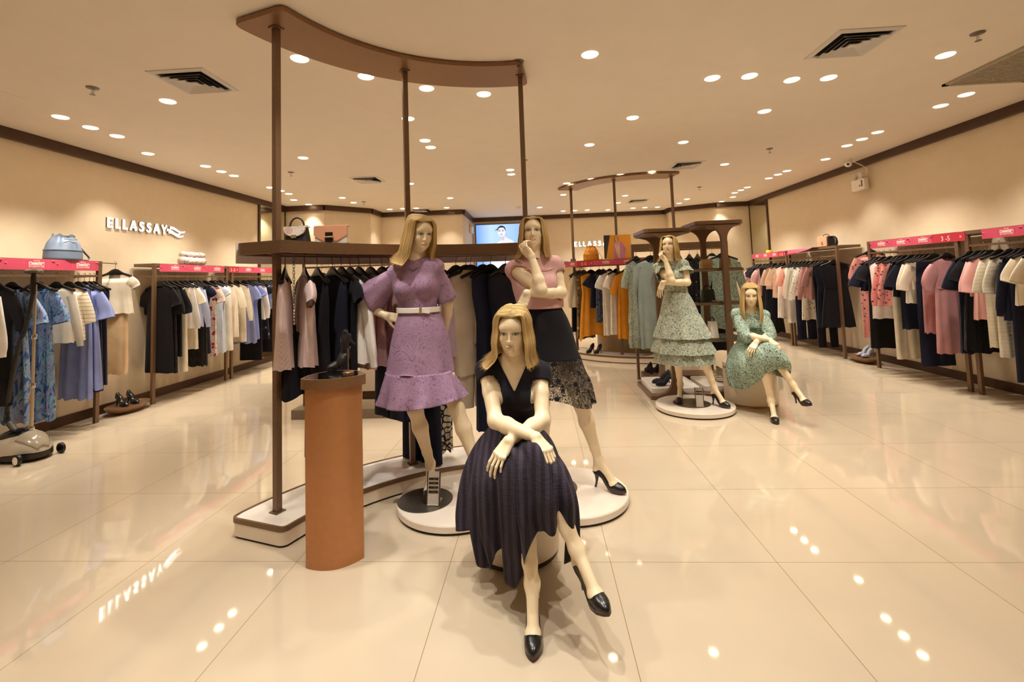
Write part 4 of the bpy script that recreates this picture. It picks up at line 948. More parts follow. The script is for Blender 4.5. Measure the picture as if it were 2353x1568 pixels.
rack_items([
 (5.50, .45, NPL, 'dress', 'dress', 'navy pleated dress right after the dusty pink dress', k_(sl='bell', waist=.9, flare=1.1, fold=.4)),
 (5.40, .49, BPL, 'dress', 'dress', 'black pleated dress under the pink blouses', k_(sl='short', waist=.9, flare=1.25, fold=.5)),
 (5.32, 1.07, PNK, 'blouse', 'blouse', 'pink short-sleeved blouse, left one at the right edge', k_(kind='top', sl='half')),
 (5.26, .83, PNK, 'blouse', 'blouse', 'pink rolled-sleeve blouse, right one at the right edge', k_(kind='top', sl='half')),
 (5.17, .56, WKN, 'cardigan', 'cardigan', 'long sheer white knit with ridged bands, left one', k_(kind='dress', sl='half', waist=1.0, flare=1.0, fold=.2)),
 (5.06, .48, WKN, 'cardigan', 'cardigan', 'long sheer white knit with ridged bands, right one with pocket', k_(kind='dress', sl='half', waist=1.0, flare=1.05, fold=.2)),
 (4.97, .85, NV, 'jumper', 'jumper', 'navy jumper with red trimmed cuffs at the right edge', k_(kind='top', sl='long', fold=.15)),
 (4.91, .27, NV2, 'trousers', 'trousers', 'navy trousers with red seam at the right edge', k_(kind='trousers', leg=.1, flare=1.15)),
 (4.83, 1.0, CRM, 'tee', 'T-shirt', 'cream tee with black cuffs at the right edge', k_(kind='top', sl='short')),
 (4.73, .93, CRM, 'jumper', 'jumper', 'cream knit cut by the right edge of the picture', k_(kind='top', sl='short')),
], RX, .06, R7)
# front curved rack: shown partly edge-on
R8 = 'front curved rack'
FZ = 1.618
def front(a, rz, hemz, fab, nm, cat, lab, **kw):
    q = arc_pts(FC, FR, a, a, 1)[0]
    garment((q[0], q[1], FZ - .009), rz, hemz, fab, nm, cat, lab, 'clothes on the ' + R8, 'hangers on the ' + R8, 'black hanger with brass hook on the ' + R8, **kw)
E1 = 1.95   # yaw that turns a garment nearly edge-on to the lens
front(154.7, E1, .93, LPK, 'top', 'knit top', 'pale pink sleeveless knit hanging edge-on beside the tall left pole', kind='top', sl='none', waist=.8, flare=.65, fold=.2, thick=.85)
front(149.6, E1 + .25, .93, LPK, 'top', 'knit top', 'pale pink long tank top, second on the front curved rack', kind='top', sl='cap', waist=.9, flare=.95, thick=.95)
front(146.3, E1 + .35, .30, BK, 'dress', 'dress', 'long black dress left of the shoe display on the front curved rack', sl='none', waist=.9, flare=.95, thick=.8)
front(142.2, E1 + .45, .32, NV2, 'dress', 'dress', 'long navy black sleeveless dress behind the black sandals', sl='none', waist=.9, flare=1.0, thick=.9)
front(139.8, E1 + .5, .40, BPL, 'dress', 'dress', 'black ribbed dress right of the navy black one on the front rack', sl='cap', waist=.9, flare=1.0, thick=.8)
front(137.4, E1 + .5, .90, WHT, 'jacket', 'jacket', 'white long-sleeved jacket behind the lace dress elbow', kind='top', sl='long', thick=.85)
front(135.0, E1 + .5, .85, PNK, 'top', 'blouse', 'pink pleated camisole between the white jacket and mauve top', kind='top', sl='none', flare=1.0)
front(131.8, E1 + .5, .86, MVE, 'dress', 'dress', 'mauve ruched dress behind the lace dress sleeve', sl='none', flare=1.0, thick=.9)
front(128.6, E1 + .55, .85, MVE, 'top', 'blouse', 'mauve ruched top partly hidden by the lace dress', kind='top', sl='none', flare=1.0, thick=.9)
front(126.6, E1 + .55, .47, NV, 'trousers', 'trousers', 'wide navy trousers hanging right of the column pedestal', kind='trousers', leg=.085, flare=1.15, top=-.165, thick=.9)
front(123.4, E1 + .6, .44, NV, 'dress', 'dress', 'navy dress behind the hand on hip of the lace dress mannequin', sl='none', flare=1.05, thick=.9)
front(118.4, E1 + .65, .12, NV2, 'trousers', 'trousers', 'long dark navy trousers hanging low behind the lace dress', kind='trousers', leg=.085, flare=1.1, thick=.9)
front(113.5, .35, .16, SNK, 'skirt', 'skirt', 'long snake print skirt showing below the lace dress hem', kind='skirt', w=.10, flare=1.0, fold=.3, top=-.5)
front(107.5, .95, .85, LIL, 'blouse', 'blouse', 'lilac blouse peeking out right of the lace dress sleeve', kind='top', sl='cap', flare=.85)
front(104.6, .55, .71, BGE, 'blouse', 'blouse', 'long beige sleeveless blouse between the two front standing mannequins', kind='dress', sl='none', waist=1.0, flare=1.12, fold=.3, neck='collar', collar=BGE, thick=.9, sw=.165)
front(103.2, .6, .46, BGE, 'trousers', 'trousers', 'beige trousers below the long beige sleeveless blouse', kind='trousers', leg=.07, w=.13, top=-.6)
front(99.6, .75, .93, F('sand_satin', '#cdbfa8', rough=.6), 'skirt', 'skirt', 'beige skirt on brass clips beside the beige blouse', kind='skirt', w=.07, flare=1.5, fold=.3, top=-.43)
front(97.4, .85, .30, NV, 'dress', 'dress', 'navy sleeveless dress right of the beige blouse', sl='none', flare=.9, thick=.9)
front(93.0, .9, .40, NV2, 'dress', 'dress', 'dark navy sleeveless dress left of the pink knit mannequin', sl='none', flare=.9, thick=.9)
q = arc_pts(FC, FR, 152.6, 152.6, 1)[0]
sk = garment((q[0] + .01, q[1] - .01, 1.27), .35, .75, BK, 'skirt', 'skirt', 'black flared skirt clipped on a brass chain beside the tall left pole', 'clothes on the ' + R8, '', '', kind='skirt', w=.045, flare=2.3, fold=.7, nf=5, top=-.135, hang=False, thick=1.3)
cn = thing('hanging_chain', 'brass hanging chain with black clip holding the black flared skirt', 'chain', (q[0] + .01, q[1] - .01, 1.2))
mb = MB()
for k in range(22):
    z = 1.60 - .0195 * k; t_ = np.linspace(0, 2 * PI, 11)[:-1]; rr = .007 if k < 17 else .011
    p = np.c_[rr * np.cos(t_) * (k % 2), rr * np.cos(t_) * ((k + 1) % 2), .012 * np.sin(t_)] + V(q[0] + .01, q[1] - .01, z)
    mb.tube(np.r_[p, p[:1]], .0018, 5, cap=False)
obj('chain_links', mb, STEEL, cn); obj('clip', MB().box((q[0] + .01, q[1] - .012, 1.155), (.022, .016, .05)), BLACKP, cn, smooth=False)
# low rack behind
R9 = 'slim rack behind the front clothes'
rack_items([
 (5.2, .80, WHT, 'blouse', 'blouse', 'white frilled blouse glimpsed behind the front hangers', k_(kind='top', sl='short')),
], -2.42, .2, R9, z=1.632)
rack_items([(5.2, .7, NV, 'dress', 'dress', 'dark blue dress glimpsed behind the front hangers', k_(sl='none'))], -2.28, .6, R9, z=1.632)
rack_items([(5.2, .75, PNK, 'blouse', 'blouse', 'pink blouse glimpsed behind the front hangers', k_(kind='top', sl='half'))], -2.1, .6, R9, z=1.632)
rack_items([(5.2, .6, BK, 'dress', 'dress', 'black dress glimpsed behind the white front jacket', k_(sl='none'))], -1.9, .5, R9, z=1.632)
rack_items([(5.2, .7, BLU, 'top', 'blouse', 'periwinkle top glimpsed behind the pink front camisole', k_(kind='top', sl='short'))], -1.7, .5, R9, z=1.632)
rack_items([(5.2, .7, LIL, 'top', 'blouse', 'lilac top glimpsed behind the lace dress shoulder', k_(kind='top', sl='short'))], -1.5, .5, R9, z=1.632)
# maroon top on the back wall
garment((-1.93, 10.83, 1.72), 0, .98, F('maroon_knit', '#5a2328'), 'top', 'knit top', 'maroon top hung on a wall hook behind the beige blouse', 'back wall outfit', 'hangers on wall arms', 'black hanger on the back wall hook of the maroon top', kind='top', sl='half')
hk = thing('wall_hook', 'small brass wall hook above the maroon top', 'hook', (-1.93, 10.9, 1.72)); obj('peg', MB().tube([(-1.93, 10.947, 1.715), (-1.93, 10.83, 1.712), (-1.93, 10.80, 1.725)], .007, 8), BRASS, hk)
# far curved rack
R10 = 'far curved rack'
def far(f, rz, hemz, fab, nm, cat, lab, **kw):
    a = angs[0] + f * (angs[2] - angs[0]); p = far_xy(a)
    garment((p[0], p[1], 1.603), rz, hemz, fab, nm, cat, lab, 'clothes on the ' + R10, 'hangers on the ' + R10, 'black hanger with brass hook on the ' + R10, **kw)
far(.03, .9, .44, BK, 'dress', 'dress', 'black dress on the far curved rack, right of the pink knit mannequin', sl='none', flare=.9)
far(.09, .7, .88, CRM, 'blouse', 'blouse', 'cream tie-cuff blouse, leftmost pale top on the far curved rack', kind='top', sl='long')
far(.15, .6, .34, RFL, 'dress', 'dress', 'red and green floral dress behind the orange wrap dress', sl='none', flare=1.0, fold=.4)
far(.24, .35, .36, ORG, 'dress', 'dress', 'orange sleeveless wrap dress on the far curved rack', sl='none', neck='boat', waist=.9, flare=1.3, fold=.4, thick=.8, uneven=.05)
far(.33, .5, .88, NV, 'blouse', 'blouse', 'navy flutter-sleeved blouse between the orange and white dresses', kind='top', sl='flutter')
far(.37, .6, .64, F('blue_white_print', '#59607a', 'floral', ('#20253a', '#8d94a8', '#3a4159', '#b7bbc6', '#2a3048')), 'skirt', 'skirt', 'blue and white print skirt below the navy flutter blouse', kind='skirt', w=.16, flare=1.2)
far(.43, .6, .43, WHT, 'dress', 'dress', 'white shirt dress with short sleeves on the far curved rack', sl='short', neck='collar', collar=WHT, waist=.9, flare=1.0, thick=.8)
far(.49, .7, .45, WHT, 'dress', 'dress', 'second white dress, right behind the white shirt dress', sl='short', flare=.95)
far(.58, .4, .38, ORG, 'dress', 'dress', 'orange hooded shirt dress with tied sleeves, right of the white dresses', sl='half', neck='collar', collar=ORG, waist=.92, flare=1.1, fold=.35, thick=.85, belt=(1.02, ORG, .172))
far(.68, .9, .2, GRN, 'dress', 'dress', 'green leaf print dress right of the orange shirt dress', sl='none', flare=1.0, fold=.4)
far(.75, .9, .2, F('olive_fringe', '#6b7433', 'pleat'), 'skirt', 'skirt', 'olive fringed skirt below the green leaf print dress', kind='skirt', w=.15, flare=1.2, top=-.8)
# rack behind the T stands
R11 = 'rack behind the T shaped stands'
rack_items([(6.66, .43, MNT, 'dress', 'dress', 'grey mint tiered print dress at the left end of the stand rack', k_(sl='half', waist=.85, flare=1.0, fold=.4, tier=3, rz=.7))], 1.36, 0, R11, z=1.745)
rack_items([(6.60, .42, GRB, 'dress', 'dress', 'grey blue long-sleeved satin dress facing out beside the standing print mannequin', k_(sl='long', waist=.95, flare=1.1, fold=.3, rz=.08, thick=.8, sw=.2))], 1.54, 0, R11, z=1.745)
rack_items([(6.66, .40, MNT, 'dress', 'dress', 'mint print dress just behind the grey blue satin dress', k_(sl='none', flare=1.0, rz=1.2))], 1.66, 0, R11, z=1.745)
rack_items([(6.66, .33, BK, 'skirt', 'skirt', 'black skirt showing below the grey blue satin dress', k_(kind='skirt', w=.13, flare=1.0, rz=.4, top=-.6))], 1.70, 0, R11, z=1.745)
rack_items([(6.66, .8, WHT, 'blouse', 'blouse', 'white blouse behind the head of the standing print mannequin', k_(kind='top', sl='short', rz=1.1))], 1.80, 0, R11, z=1.745)
rack_items([(6.66, .85, YEL, 'top', 'blouse', 'yellow top peeking over the shoulder of the standing print mannequin', k_(kind='top', sl='none', rz=1.1))], 1.95, 0, R11, z=1.745)
rack_items([(6.66, .32, SEQ, 'dress', 'dress', 'dark sparkling floral dress right of the standing print mannequin', k_(sl='cap', flare=.95, rz=.9))], 2.08, 0, R11, z=1.745)
rack_items([(6.66, .30, SEQ, 'dress', 'dress', 'second dark sparkling floral dress beside the rear shelf post', k_(sl='none', flare=.95, rz=.95))], 2.19, 0, R11, z=1.745)
rack_items([(6.66, .75, F('pale_sage', '#b9c4b4'), 'top', 'blouse', 'pale sage top behind the gold clutch', k_(kind='top', sl='none', rz=.9))], 2.28, 0, R11, z=1.745)
rack_items([(6.66, .36, BK, 'dress', 'dress', 'black dress with white V neckline behind the shelf posts', k_(sl='none', neck='v', flare=1.0, rz=.4, collar=WHT))], 2.38, 0, R11, z=1.745)
rack_items([(6.60, .66, MNT2, 'dress', 'dress', 'mint print long-sleeved dress at the right end of the stand rack', k_(sl='long', flare=1.2, fold=.35, rz=.1, thick=.9, sw=.2))], 2.50, 0, R11, z=1.745)
# ---------------------------------------------------------------- sculpting: smooth distance fields -> surface nets
class Field:
    def __init__(s, lo, hi, h):
        s.lo = np.array(lo, float); s.h = h
        s.n = np.ceil((np.array(hi) - s.lo) / h).astype(int) + 1
        s.f = np.full(s.n, 1.0, np.float32)
    def _reg(s, lo, hi):
        i0 = np.clip(np.floor((lo - s.lo) / s.h).astype(int), 0, s.n); i1 = np.clip(np.ceil((hi - s.lo) / s.h).astype(int) + 1, 0, s.n)
        if (i1 <= i0).any(): return None
        sl = tuple(slice(a, b) for a, b in zip(i0, i1))
        g = np.stack(np.meshgrid(*[s.lo[k] + s.h * np.arange(i0[k], i1[k]) for k in range(3)], indexing='ij'), -1).astype(np.float32)
        return sl, g
    def _mix(s, sl, d, k, sub=False):
        a = s.f[sl]
        if sub:
            d = -d; h = np.clip(.5 - .5 * (a - d) / k, 0, 1); s.f[sl] = a * (1 - h) + d * h + k * h * (1 - h)
        else:
            h = np.clip(.5 + .5 * (a - d) / k, 0, 1); s.f[sl] = a * (1 - h) + d * h - k * h * (1 - h)
    def cone(s, a, b, ra, rb, k=.01, flat=None, sub=False, off=0.0):
        """tapered capsule; flat=(direction, scale) squeezes the section along a direction"""
        a = np.array(a, float); b = np.array(b, float); m = max(ra, rb) + 2.2 * k + .012 + off
        r = s._reg(np.minimum(a, b) - m, np.maximum(a, b) + m)
        if r is None: return s
        sl, g = r; ab = (b - a).astype(np.float32); p = g - a.astype(np.float32)
        t = np.clip((p @ ab) / (ab @ ab + 1e-9), 0, 1); q = p - t[..., None] * ab
        if flat is not None:
            nv = np.array(flat[0], np.float32); nv = nv / np.linalg.norm(nv); q = q + ((q @ nv) * (1 / flat[1] - 1))[..., None] * nv
        d = np.sqrt((q * q).sum(-1)) - (ra + (rb - ra) * t) - off
        if flat is not None: d = d * (.5 + .5 * flat[1])
        s._mix(sl, d, k, sub); return s
    def ell(s, c, r, k=.01, R=None, sub=False, off=0.0):
        c = np.array(c, float); r = np.array(r, float) + off; m = r.max() + 2.2 * k + .012
        q = s._reg(c - m, c + m)
        if q is None: return s
        sl, g = q; p = g - c.astype(np.float32)
        if R is not None: p = p @ np.asarray(R, np.float32)
        k0 = np.sqrt(((p / r) ** 2).sum(-1)); k1 = np.sqrt(((p / (r * r)) ** 2).sum(-1)) + 1e-9
        s._mix(sl, k0 * (k0 - 1) / k1, k, sub); return s
    def pts(s): return [s.lo[k] + s.h * np.arange(s.n[k]) for k in range(3)]
    def mesh(s):
        f = s.f; S = f < 0
        c = [S[i:f.shape[0] - 1 + i, j:f.shape[1] - 1 + j, k:f.shape[2] - 1 + k] for i in (0, 1) for j in (0, 1) for k in (0, 1)]
        cnt = sum(x.astype(np.int8) for x in c); act = (cnt > 0) & (cnt < 8)
        I = np.argwhere(act); idx = np.full(act.shape, -1, np.int64); idx[act] = np.arange(len(I))
        acc = np.zeros((len(I), 3)); w = np.zeros(len(I))
        cor = [(i, j, k) for i in (0, 1) for j in (0, 1) for k in (0, 1)]
        val = {q: f[I[:, 0] + q[0], I[:, 1] + q[1], I[:, 2] + q[2]].astype(float) for q in cor}
        for q in cor:
            for ax in range(3):
                if q[ax] == 0:
                    q2 = list(q); q2[ax] = 1; q2 = tuple(q2); a, b = val[q], val[q2]; m = (a < 0) != (b < 0)
                    t = np.where(m, a / np.where(m, a - b, 1), 0)
                    p = np.array(q, float)[None] + 0 * acc; p[:, ax] += t
                    acc += np.where(m[:, None], p, 0); w += m
        v = s.lo + s.h * (I + acc / w[:, None])
        F = []
        for ax in range(3):
            o1, o2 = [(1, 2), (2, 0), (0, 1)][ax]
            A = np.moveaxis(S, ax, 0); a, b = A[:-1], A[1:]
            e = np.argwhere(np.moveaxis(a != b, 0, ax))
            e = e[(e[:, o1] > 0) & (e[:, o2] > 0) & (e[:, o1] < S.shape[o1] - 1) & (e[:, o2] < S.shape[o2] - 1)]
            if not len(e): continue
            def ix(d1, d2):
                q = e.copy(); q[:, o1] += d1; q[:, o2] += d2; return idx[q[:, 0], q[:, 1], q[:, 2]]
            Q = np.stack([ix(-1, -1), ix(0, -1), ix(0, 0), ix(-1, 0)], 1)
            inside = S[e[:, 0], e[:, 1], e[:, 2]]
            Q[~inside] = Q[~inside][:, ::-1]
            F.append(Q)
        F = np.concatenate(F); F = F[(F >= 0).all(1)]
        return v, F
def smooth_mesh(v, F, it=2, lam=.5):
    for _ in range(it):
        acc = np.zeros_like(v); w = np.zeros(len(v))
        for a, b in ((0, 1), (1, 2), (2, 3), (3, 0)):
            np.add.at(acc, F[:, a], v[F[:, b]]); np.add.at(acc, F[:, b], v[F[:, a]]); np.add.at(w, F[:, a], 1); np.add.at(w, F[:, b], 1)
        v = v + lam * (acc / np.maximum(w, 1)[:, None] - v)
    return v
def norm(v): v = np.array(v, float); return v / (np.linalg.norm(v) + 1e-12)
def frame(fwd, up):
    """columns: side, forward, up"""
    y = norm(fwd); z = np.array(up, float); z = norm(z - y * (z @ y)); return np.stack([np.cross(y, z), y, z], 1)

SKIN_C = np.array(lin('#f1dcb8'))
def head_mesh(Rh, org, sc=.93):
    """head in local axes (x side, y face, z up) then placed; returns verts, faces, paint"""
    f = Field((-.1, -.13, -.185), (.1, .135, .135), .0021)
    f.ell((0, -.018, .035), (.070, .090, .080), .02); f.ell((0, .022, -.028), (.056, .066, .084), .02)
    f.ell((0, .054, -.102), (.017, .019, .017), .03); f.ell((0, .052, .052), (.046, .028, .036), .03)
    for s in (-1, 1):
        f.ell((s * .027, .018, -.070), (.019, .040, .028), .03); f.ell((s * .034, .052, -.026), (.020, .020, .020), .03)
        f.ell((s * .024, .060, .030), (.028, .022, .022), .03); f.ell((s * .071, -.006, -.008), (.008, .018, .028), .006)
    f.cone((0, -.014, -.06), (0, -.030, -.175), .047, .050, .03)
    for s in (-1, 1): f.ell((s * .0310, .100, .0035), (.0175, .0135, .0090), .013, sub=True)
    f.cone((0, .0840, .016), (0, .0985, -.028), .0052, .0076, .010); f.ell((0, .1005, -.0325), (.0075, .0075, .0066), .006)
    for s in (-1, 1): f.ell((s * .0085, .0915, -.0355), (.0062, .008, .0056), .006); f.ell((s * .0310, .0685, .0035), (.0155, .0165, .0120), .003)
    for s in (-1, 1): f.ell((s * .0085, .0848, -.0618), (.0120, .0082, .0054), .006); f.ell((s * .0055, .0965, -.0415), (.0026, .004, .002), .003, sub=True)
    f.ell((0, .0842, -.0720), (.0150, .0084, .0064), .006); f.ell((0, .076, -.087), (.016, .01, .008), .012)
    f.cone((-.019, .0945, -.0663), (.019, .0945, -.0663), .0012, .0012, .003, sub=True)
    v, F = f.mesh(); v = smooth_mesh(v, F, 2)
    col = np.ones((len(v), 3)); fr = v[:, 1] > .03
    def paint(mask, c, a=1.0): col[:] = np.where(mask[:, None] > 0, col * (1 - a * mask[:, None]) + np.array(lin(c)) / SKIN_C * a * mask[:, None], col)
    ss = lambda e, x: np.clip((e - x) / (e * .25) + .5, 0, 1)
    for s in (-1, 1):
        x = (v[:, 0] - s * .0305); z = v[:, 2] - .0035 - .05 * x * s
        rad = lambda cx, cz, rx, rz: np.sqrt(((x - cx) / rx) ** 2 + ((z - cz) / rz) ** 2)
        paint(ss(1., rad(0, .006, .022, .0115)) * fr, '#8e8172', .55)        # eyeshadow make-up
        paint(ss(1., rad(0, .0006, .0172, .0078)) * fr, '#3a302b', .95)     # lash line
        paint(ss(1., rad(0, -.0006, .0135, .0043)) * fr, '#cfc6b4', .9)
        paint(ss(1., rad(0, .0004, .0058, .0052)) * fr, '#4c5355', 1.0); paint(ss(1., rad(0, .0004, .0025, .0024)) * fr, '#15120f', 1.0)
        zb = v[:, 2] - (.0225 + .0035 * (1 - ((v[:, 0] * s - .033) / .02) ** 2))
        paint(np.clip(1.4 - np.abs(zb) / .0022, 0, 1) * (np.abs(v[:, 0] * s - .033) < .02) * fr, '#b39a74', .55)
    lz = v[:, 2]; lx = v[:, 0]
    up_ = -.0663 + (.0068 - .0022 * np.exp(-(lx / .004) ** 2)) * np.clip(1 - (lx / .0225) ** 2, 0, 1); lo_ = -.0663 - .0095 * np.clip(1 - (lx / .0215) ** 2, 0, 1)
    m = np.clip((up_ - lz) / .0015 + .5, 0, 1) * np.clip((lz - lo_) / .0015 + .5, 0, 1) * (np.abs(lx) < .0225) * (v[:, 1] > .07)
    paint(m, '#d39a86', .75); paint(np.clip(1.3 - np.abs(lz + .0618) / .0012, 0, 1) * (np.abs(lx) < .017) * (v[:, 1] > .07), '#7f4c40', .7)
    return (v * sc) @ Rh.T + org, F, col
def hand_mesh(wrist, fwd, back, thumb_side, curls=(.18, .2, .2, .22), spread=.10, thumb=.5, sc=1.0, el=None):
    """fwd: wrist->knuckles, back: back of hand, thumb_side: +1/-1 along cross(fwd, back)"""
    Rf = frame(fwd, back); sd = Rf[:, 0] * thumb_side; fw, bk = Rf[:, 1], Rf[:, 2]
    f = Field(wrist - .15 * sc - .08 * sc, wrist + .23 * sc, .0023)
    L = lambda a, b, c: wrist + (sd * a + fw * b + bk * c) * sc
    ad = -fw if el is None else norm(np.array(el, float) - wrist)
    f.cone(wrist + ad * .04, wrist, .0226, .0198, .015); f.ell(wrist, (.0185, .0185, .0185), .02)
    for x0, x1 in ((.012, .026), (.004, .009), (-.005, -.009), (-.013, -.026)):
        f.cone(L(x0, .0, 0), L(x1, .082 - abs(x1 + .004) * .25, 0), .0135 * sc, .0098 * sc, .012, flat=(bk, .85))
    f.cone(L(.012, .012, -.008), L(.022, .045, -.010), .013 * sc, .011 * sc, .012)
    f.cone(L(-.016, .012, -.007), L(-.024, .05, -.008), .0115 * sc, .0095 * sc, .012)
    ls = ((.047, .029, .023), (.051, .032, .024), (.048, .031, .023), (.038, .023, .020)); xs = (.026, .0085, -.009, -.0255)
    nails = []
    for i in range(4):
        p = L(xs[i], .082 - abs(xs[i] + .004) * .25, 0); ang = curls[i] * .8; dv = (i - 1.4) * -spread
        r = (.0079, .0081, .0078, .0070)[i] * sc
        f.ell(p + bk * .002 * sc, (.0088 * sc,) * 3, .006)
        for j in range(3):
            d = fw * cos(ang) - bk * sin(ang); d = norm(d + sd * sin(dv))
            q = p + d * ls[i][j] * sc; f.cone(p, q, r, r * .9, .0025 if j else .004)
            p = q; r *= .9; ang += curls[i] * (1.25 if j == 0 else .8)
        nails.append((p, d, r))
    a0 = thumb; p = L(.024, .018, -.008); r = .0105 * sc
    d = norm(sd * sin(.75 * a0 + .25) + fw * cos(.75 * a0 + .25) - bk * .35)
    for j, l in enumerate((.038, .030, .024)):
        q = p + d * l * sc; f.cone(p, q, r, r * .92, .008 if j == 0 else .003); p = q; r *= .9; d = norm(d + fw * .22 - bk * .08 - sd * .10)
    v, F = f.mesh(); v = smooth_mesh(v, F, 1)
    return v, F
def arm_field(f, sh, el, wr, k=.02):
    sh, el, wr = (np.array(x, float) for x in (sh, el, wr))
    f.ell(sh, (.046, .046, .046), .03); m = sh + (el - sh) * .45
    f.cone(sh, m, .043, .0385, .02); f.cone(m, el, .0385, .0335, .015)
    m2 = el + (wr - el) * .3; f.cone(el, m2, .0345, .0365, .02); f.cone(m2, wr, .0365, .0222, .015)
def leg_field(f, hip, kn, an, side):
    hip, kn, an = (np.array(x, float) for x in (hip, kn, an)); m = hip + (kn - hip) * .5
    f.cone(hip, m, .082, .064, .03); f.cone(m, kn, .064, .047, .02); f.ell(kn, (.047, .047, .05), .02)
    c = kn + (an - kn) * .32; ax = norm(an - kn)
    f.cone(kn, c, .045, .0495, .02); f.cone(c, kn + (an - kn) * .78, .0495, .031, .02); f.cone(kn + (an - kn) * .78, an, .031, .0285, .015)
def foot_field(f, an, Rf):
    """Rf columns side/forward/up of the shoe; ankle above its heel"""
    s, y, z = Rf.T
    heel = an - z * .055 - y * .018; ball = an + y * .098 - z * .128; toe = ball + y * .055 - z * .006
    f.cone(an, heel, .029, .023, .02); f.cone(an + z * .0, ball + z * .012, .027, .020, .02); f.cone(heel, ball, .022, .018, .02)
    f.cone(ball, toe, .023, .015, .02, flat=(z, .7)); f.ell(ball, (.03, .03, .02), .015)
def pump(name, an, Rf, parent, matl, sole, heel_h=.118):
    """high-heeled court shoe around the foot frame"""
    s, y, z = Rf.T
    heel = an - z * .078 - y * .022; ball = an + y * .098 - z * .150; toe = ball + y * .085 + z * .004
    o = MB(); rings = []
    path = spline([heel - y * .012 + z * .012, heel + y * .01, an + y * .035 - z * .094, an + y * .068 - z * .128, ball, ball + y * .04, toe], 26)
    T = np.gradient(path, axis=0); T /= np.linalg.norm(T, axis=1)[:, None]
    for i, p in enumerate(path):
        u = i / 25
        w = np.interp(u, [0, .06, .2, .45, .68, .85, .95, 1], [.012, .024, .027, .029, .037, .033, .020, .004])
        h = np.interp(u, [0, .06, .2, .42, .55, .66, .8, .94, 1], [.052, .058, .046, .026, .026, .044, .040, .024, .006])
        n_ = norm(np.cross(s, T[i])) if True else z
        n_ = norm(z * .75 + n_ * .25) if u < .2 else n_
        a = np.linspace(0, 2 * PI, 25)[:-1]
        zz = np.where(np.sin(a) > 0, h * np.abs(np.sin(a)) ** .8, -.011 * np.abs(np.sin(a)) ** .5); xx = w * np.sign(np.cos(a)) * np.abs(np.cos(a)) ** .85
        rings.append(p + xx[:, None] * s + zz[:, None] * n_)
    o.loft(rings)
    sh = obj(name, o, matl, parent, ang=None)
    so = MB(); rings = []
    for i in range(8, 26):
        p = path[i]; u = i / 25; w = np.interp(u, [.3, .45, .68, .85, .95, 1], [.018, .026, .0345, .031, .018, .003]); n_ = norm(np.cross(s, T[i]))
        e = -.0085
        rings.append([p + s * w + n_ * e, p - s * w + n_ * e, p - s * w + n_ * (e - .0060), p + s * w + n_ * (e - .0060)])
    obj('sole', so.loft(rings), sole, sh, ang=None)
    hb = ball - z * .0195 - y * .128   # heel tip level with the sole
    hm = MB(); top = heel + z * .004; rings = []
    for k in range(9):
        u = k / 8; p = top * (1 - u) + hb * u + y * .012 * sin(PI * u) * .6; r = np.interp(u, [0, .25, .7, 1], [.022, .0125, .0062, .0068])
        a = np.arange(14) * 2 * PI / 14; rings.append(p + r * np.cos(a)[:, None] * s + r * 1.1 * np.sin(a)[:, None] * y)
    obj('heel', hm.loft(rings), matl if sole is BLACKP else [matl][0], sh, ang=None)
    return sh

HAIRM = None
def hair_mat():
    t = NT('blonde_wig_hair'); b = t.b; b.inputs['Roughness'].default_value = .42; b.inputs['Specular IOR Level'].default_value = .5; b.inputs['Sheen Weight'].default_value = .1
    at = t.n('ShaderNodeAttribute', attribute_name='paint')
    t.l(t.mix(1.0, '#e4c486', at.outputs['Color'], 'MULTIPLY'), b.inputs['Base Color'])
    t.b.inputs['Anisotropic'].default_value = .5
    return t.m
HAIRM = hair_mat()
def skin_mat():
    t = NT('cream_mannequin_skin'); b = t.b; b.inputs['Roughness'].default_value = .33; b.inputs['Specular IOR Level'].default_value = .45
    at = t.n('ShaderNodeAttribute', attribute_name='paint'); t.l(t.mix(1.0, '#f1dcb8', at.outputs['Color'], 'MULTIPLY'), b.inputs['Base Color'])
    b.inputs['Subsurface Weight'].default_value = 0.0
    return t.m
SKINM = skin_mat()
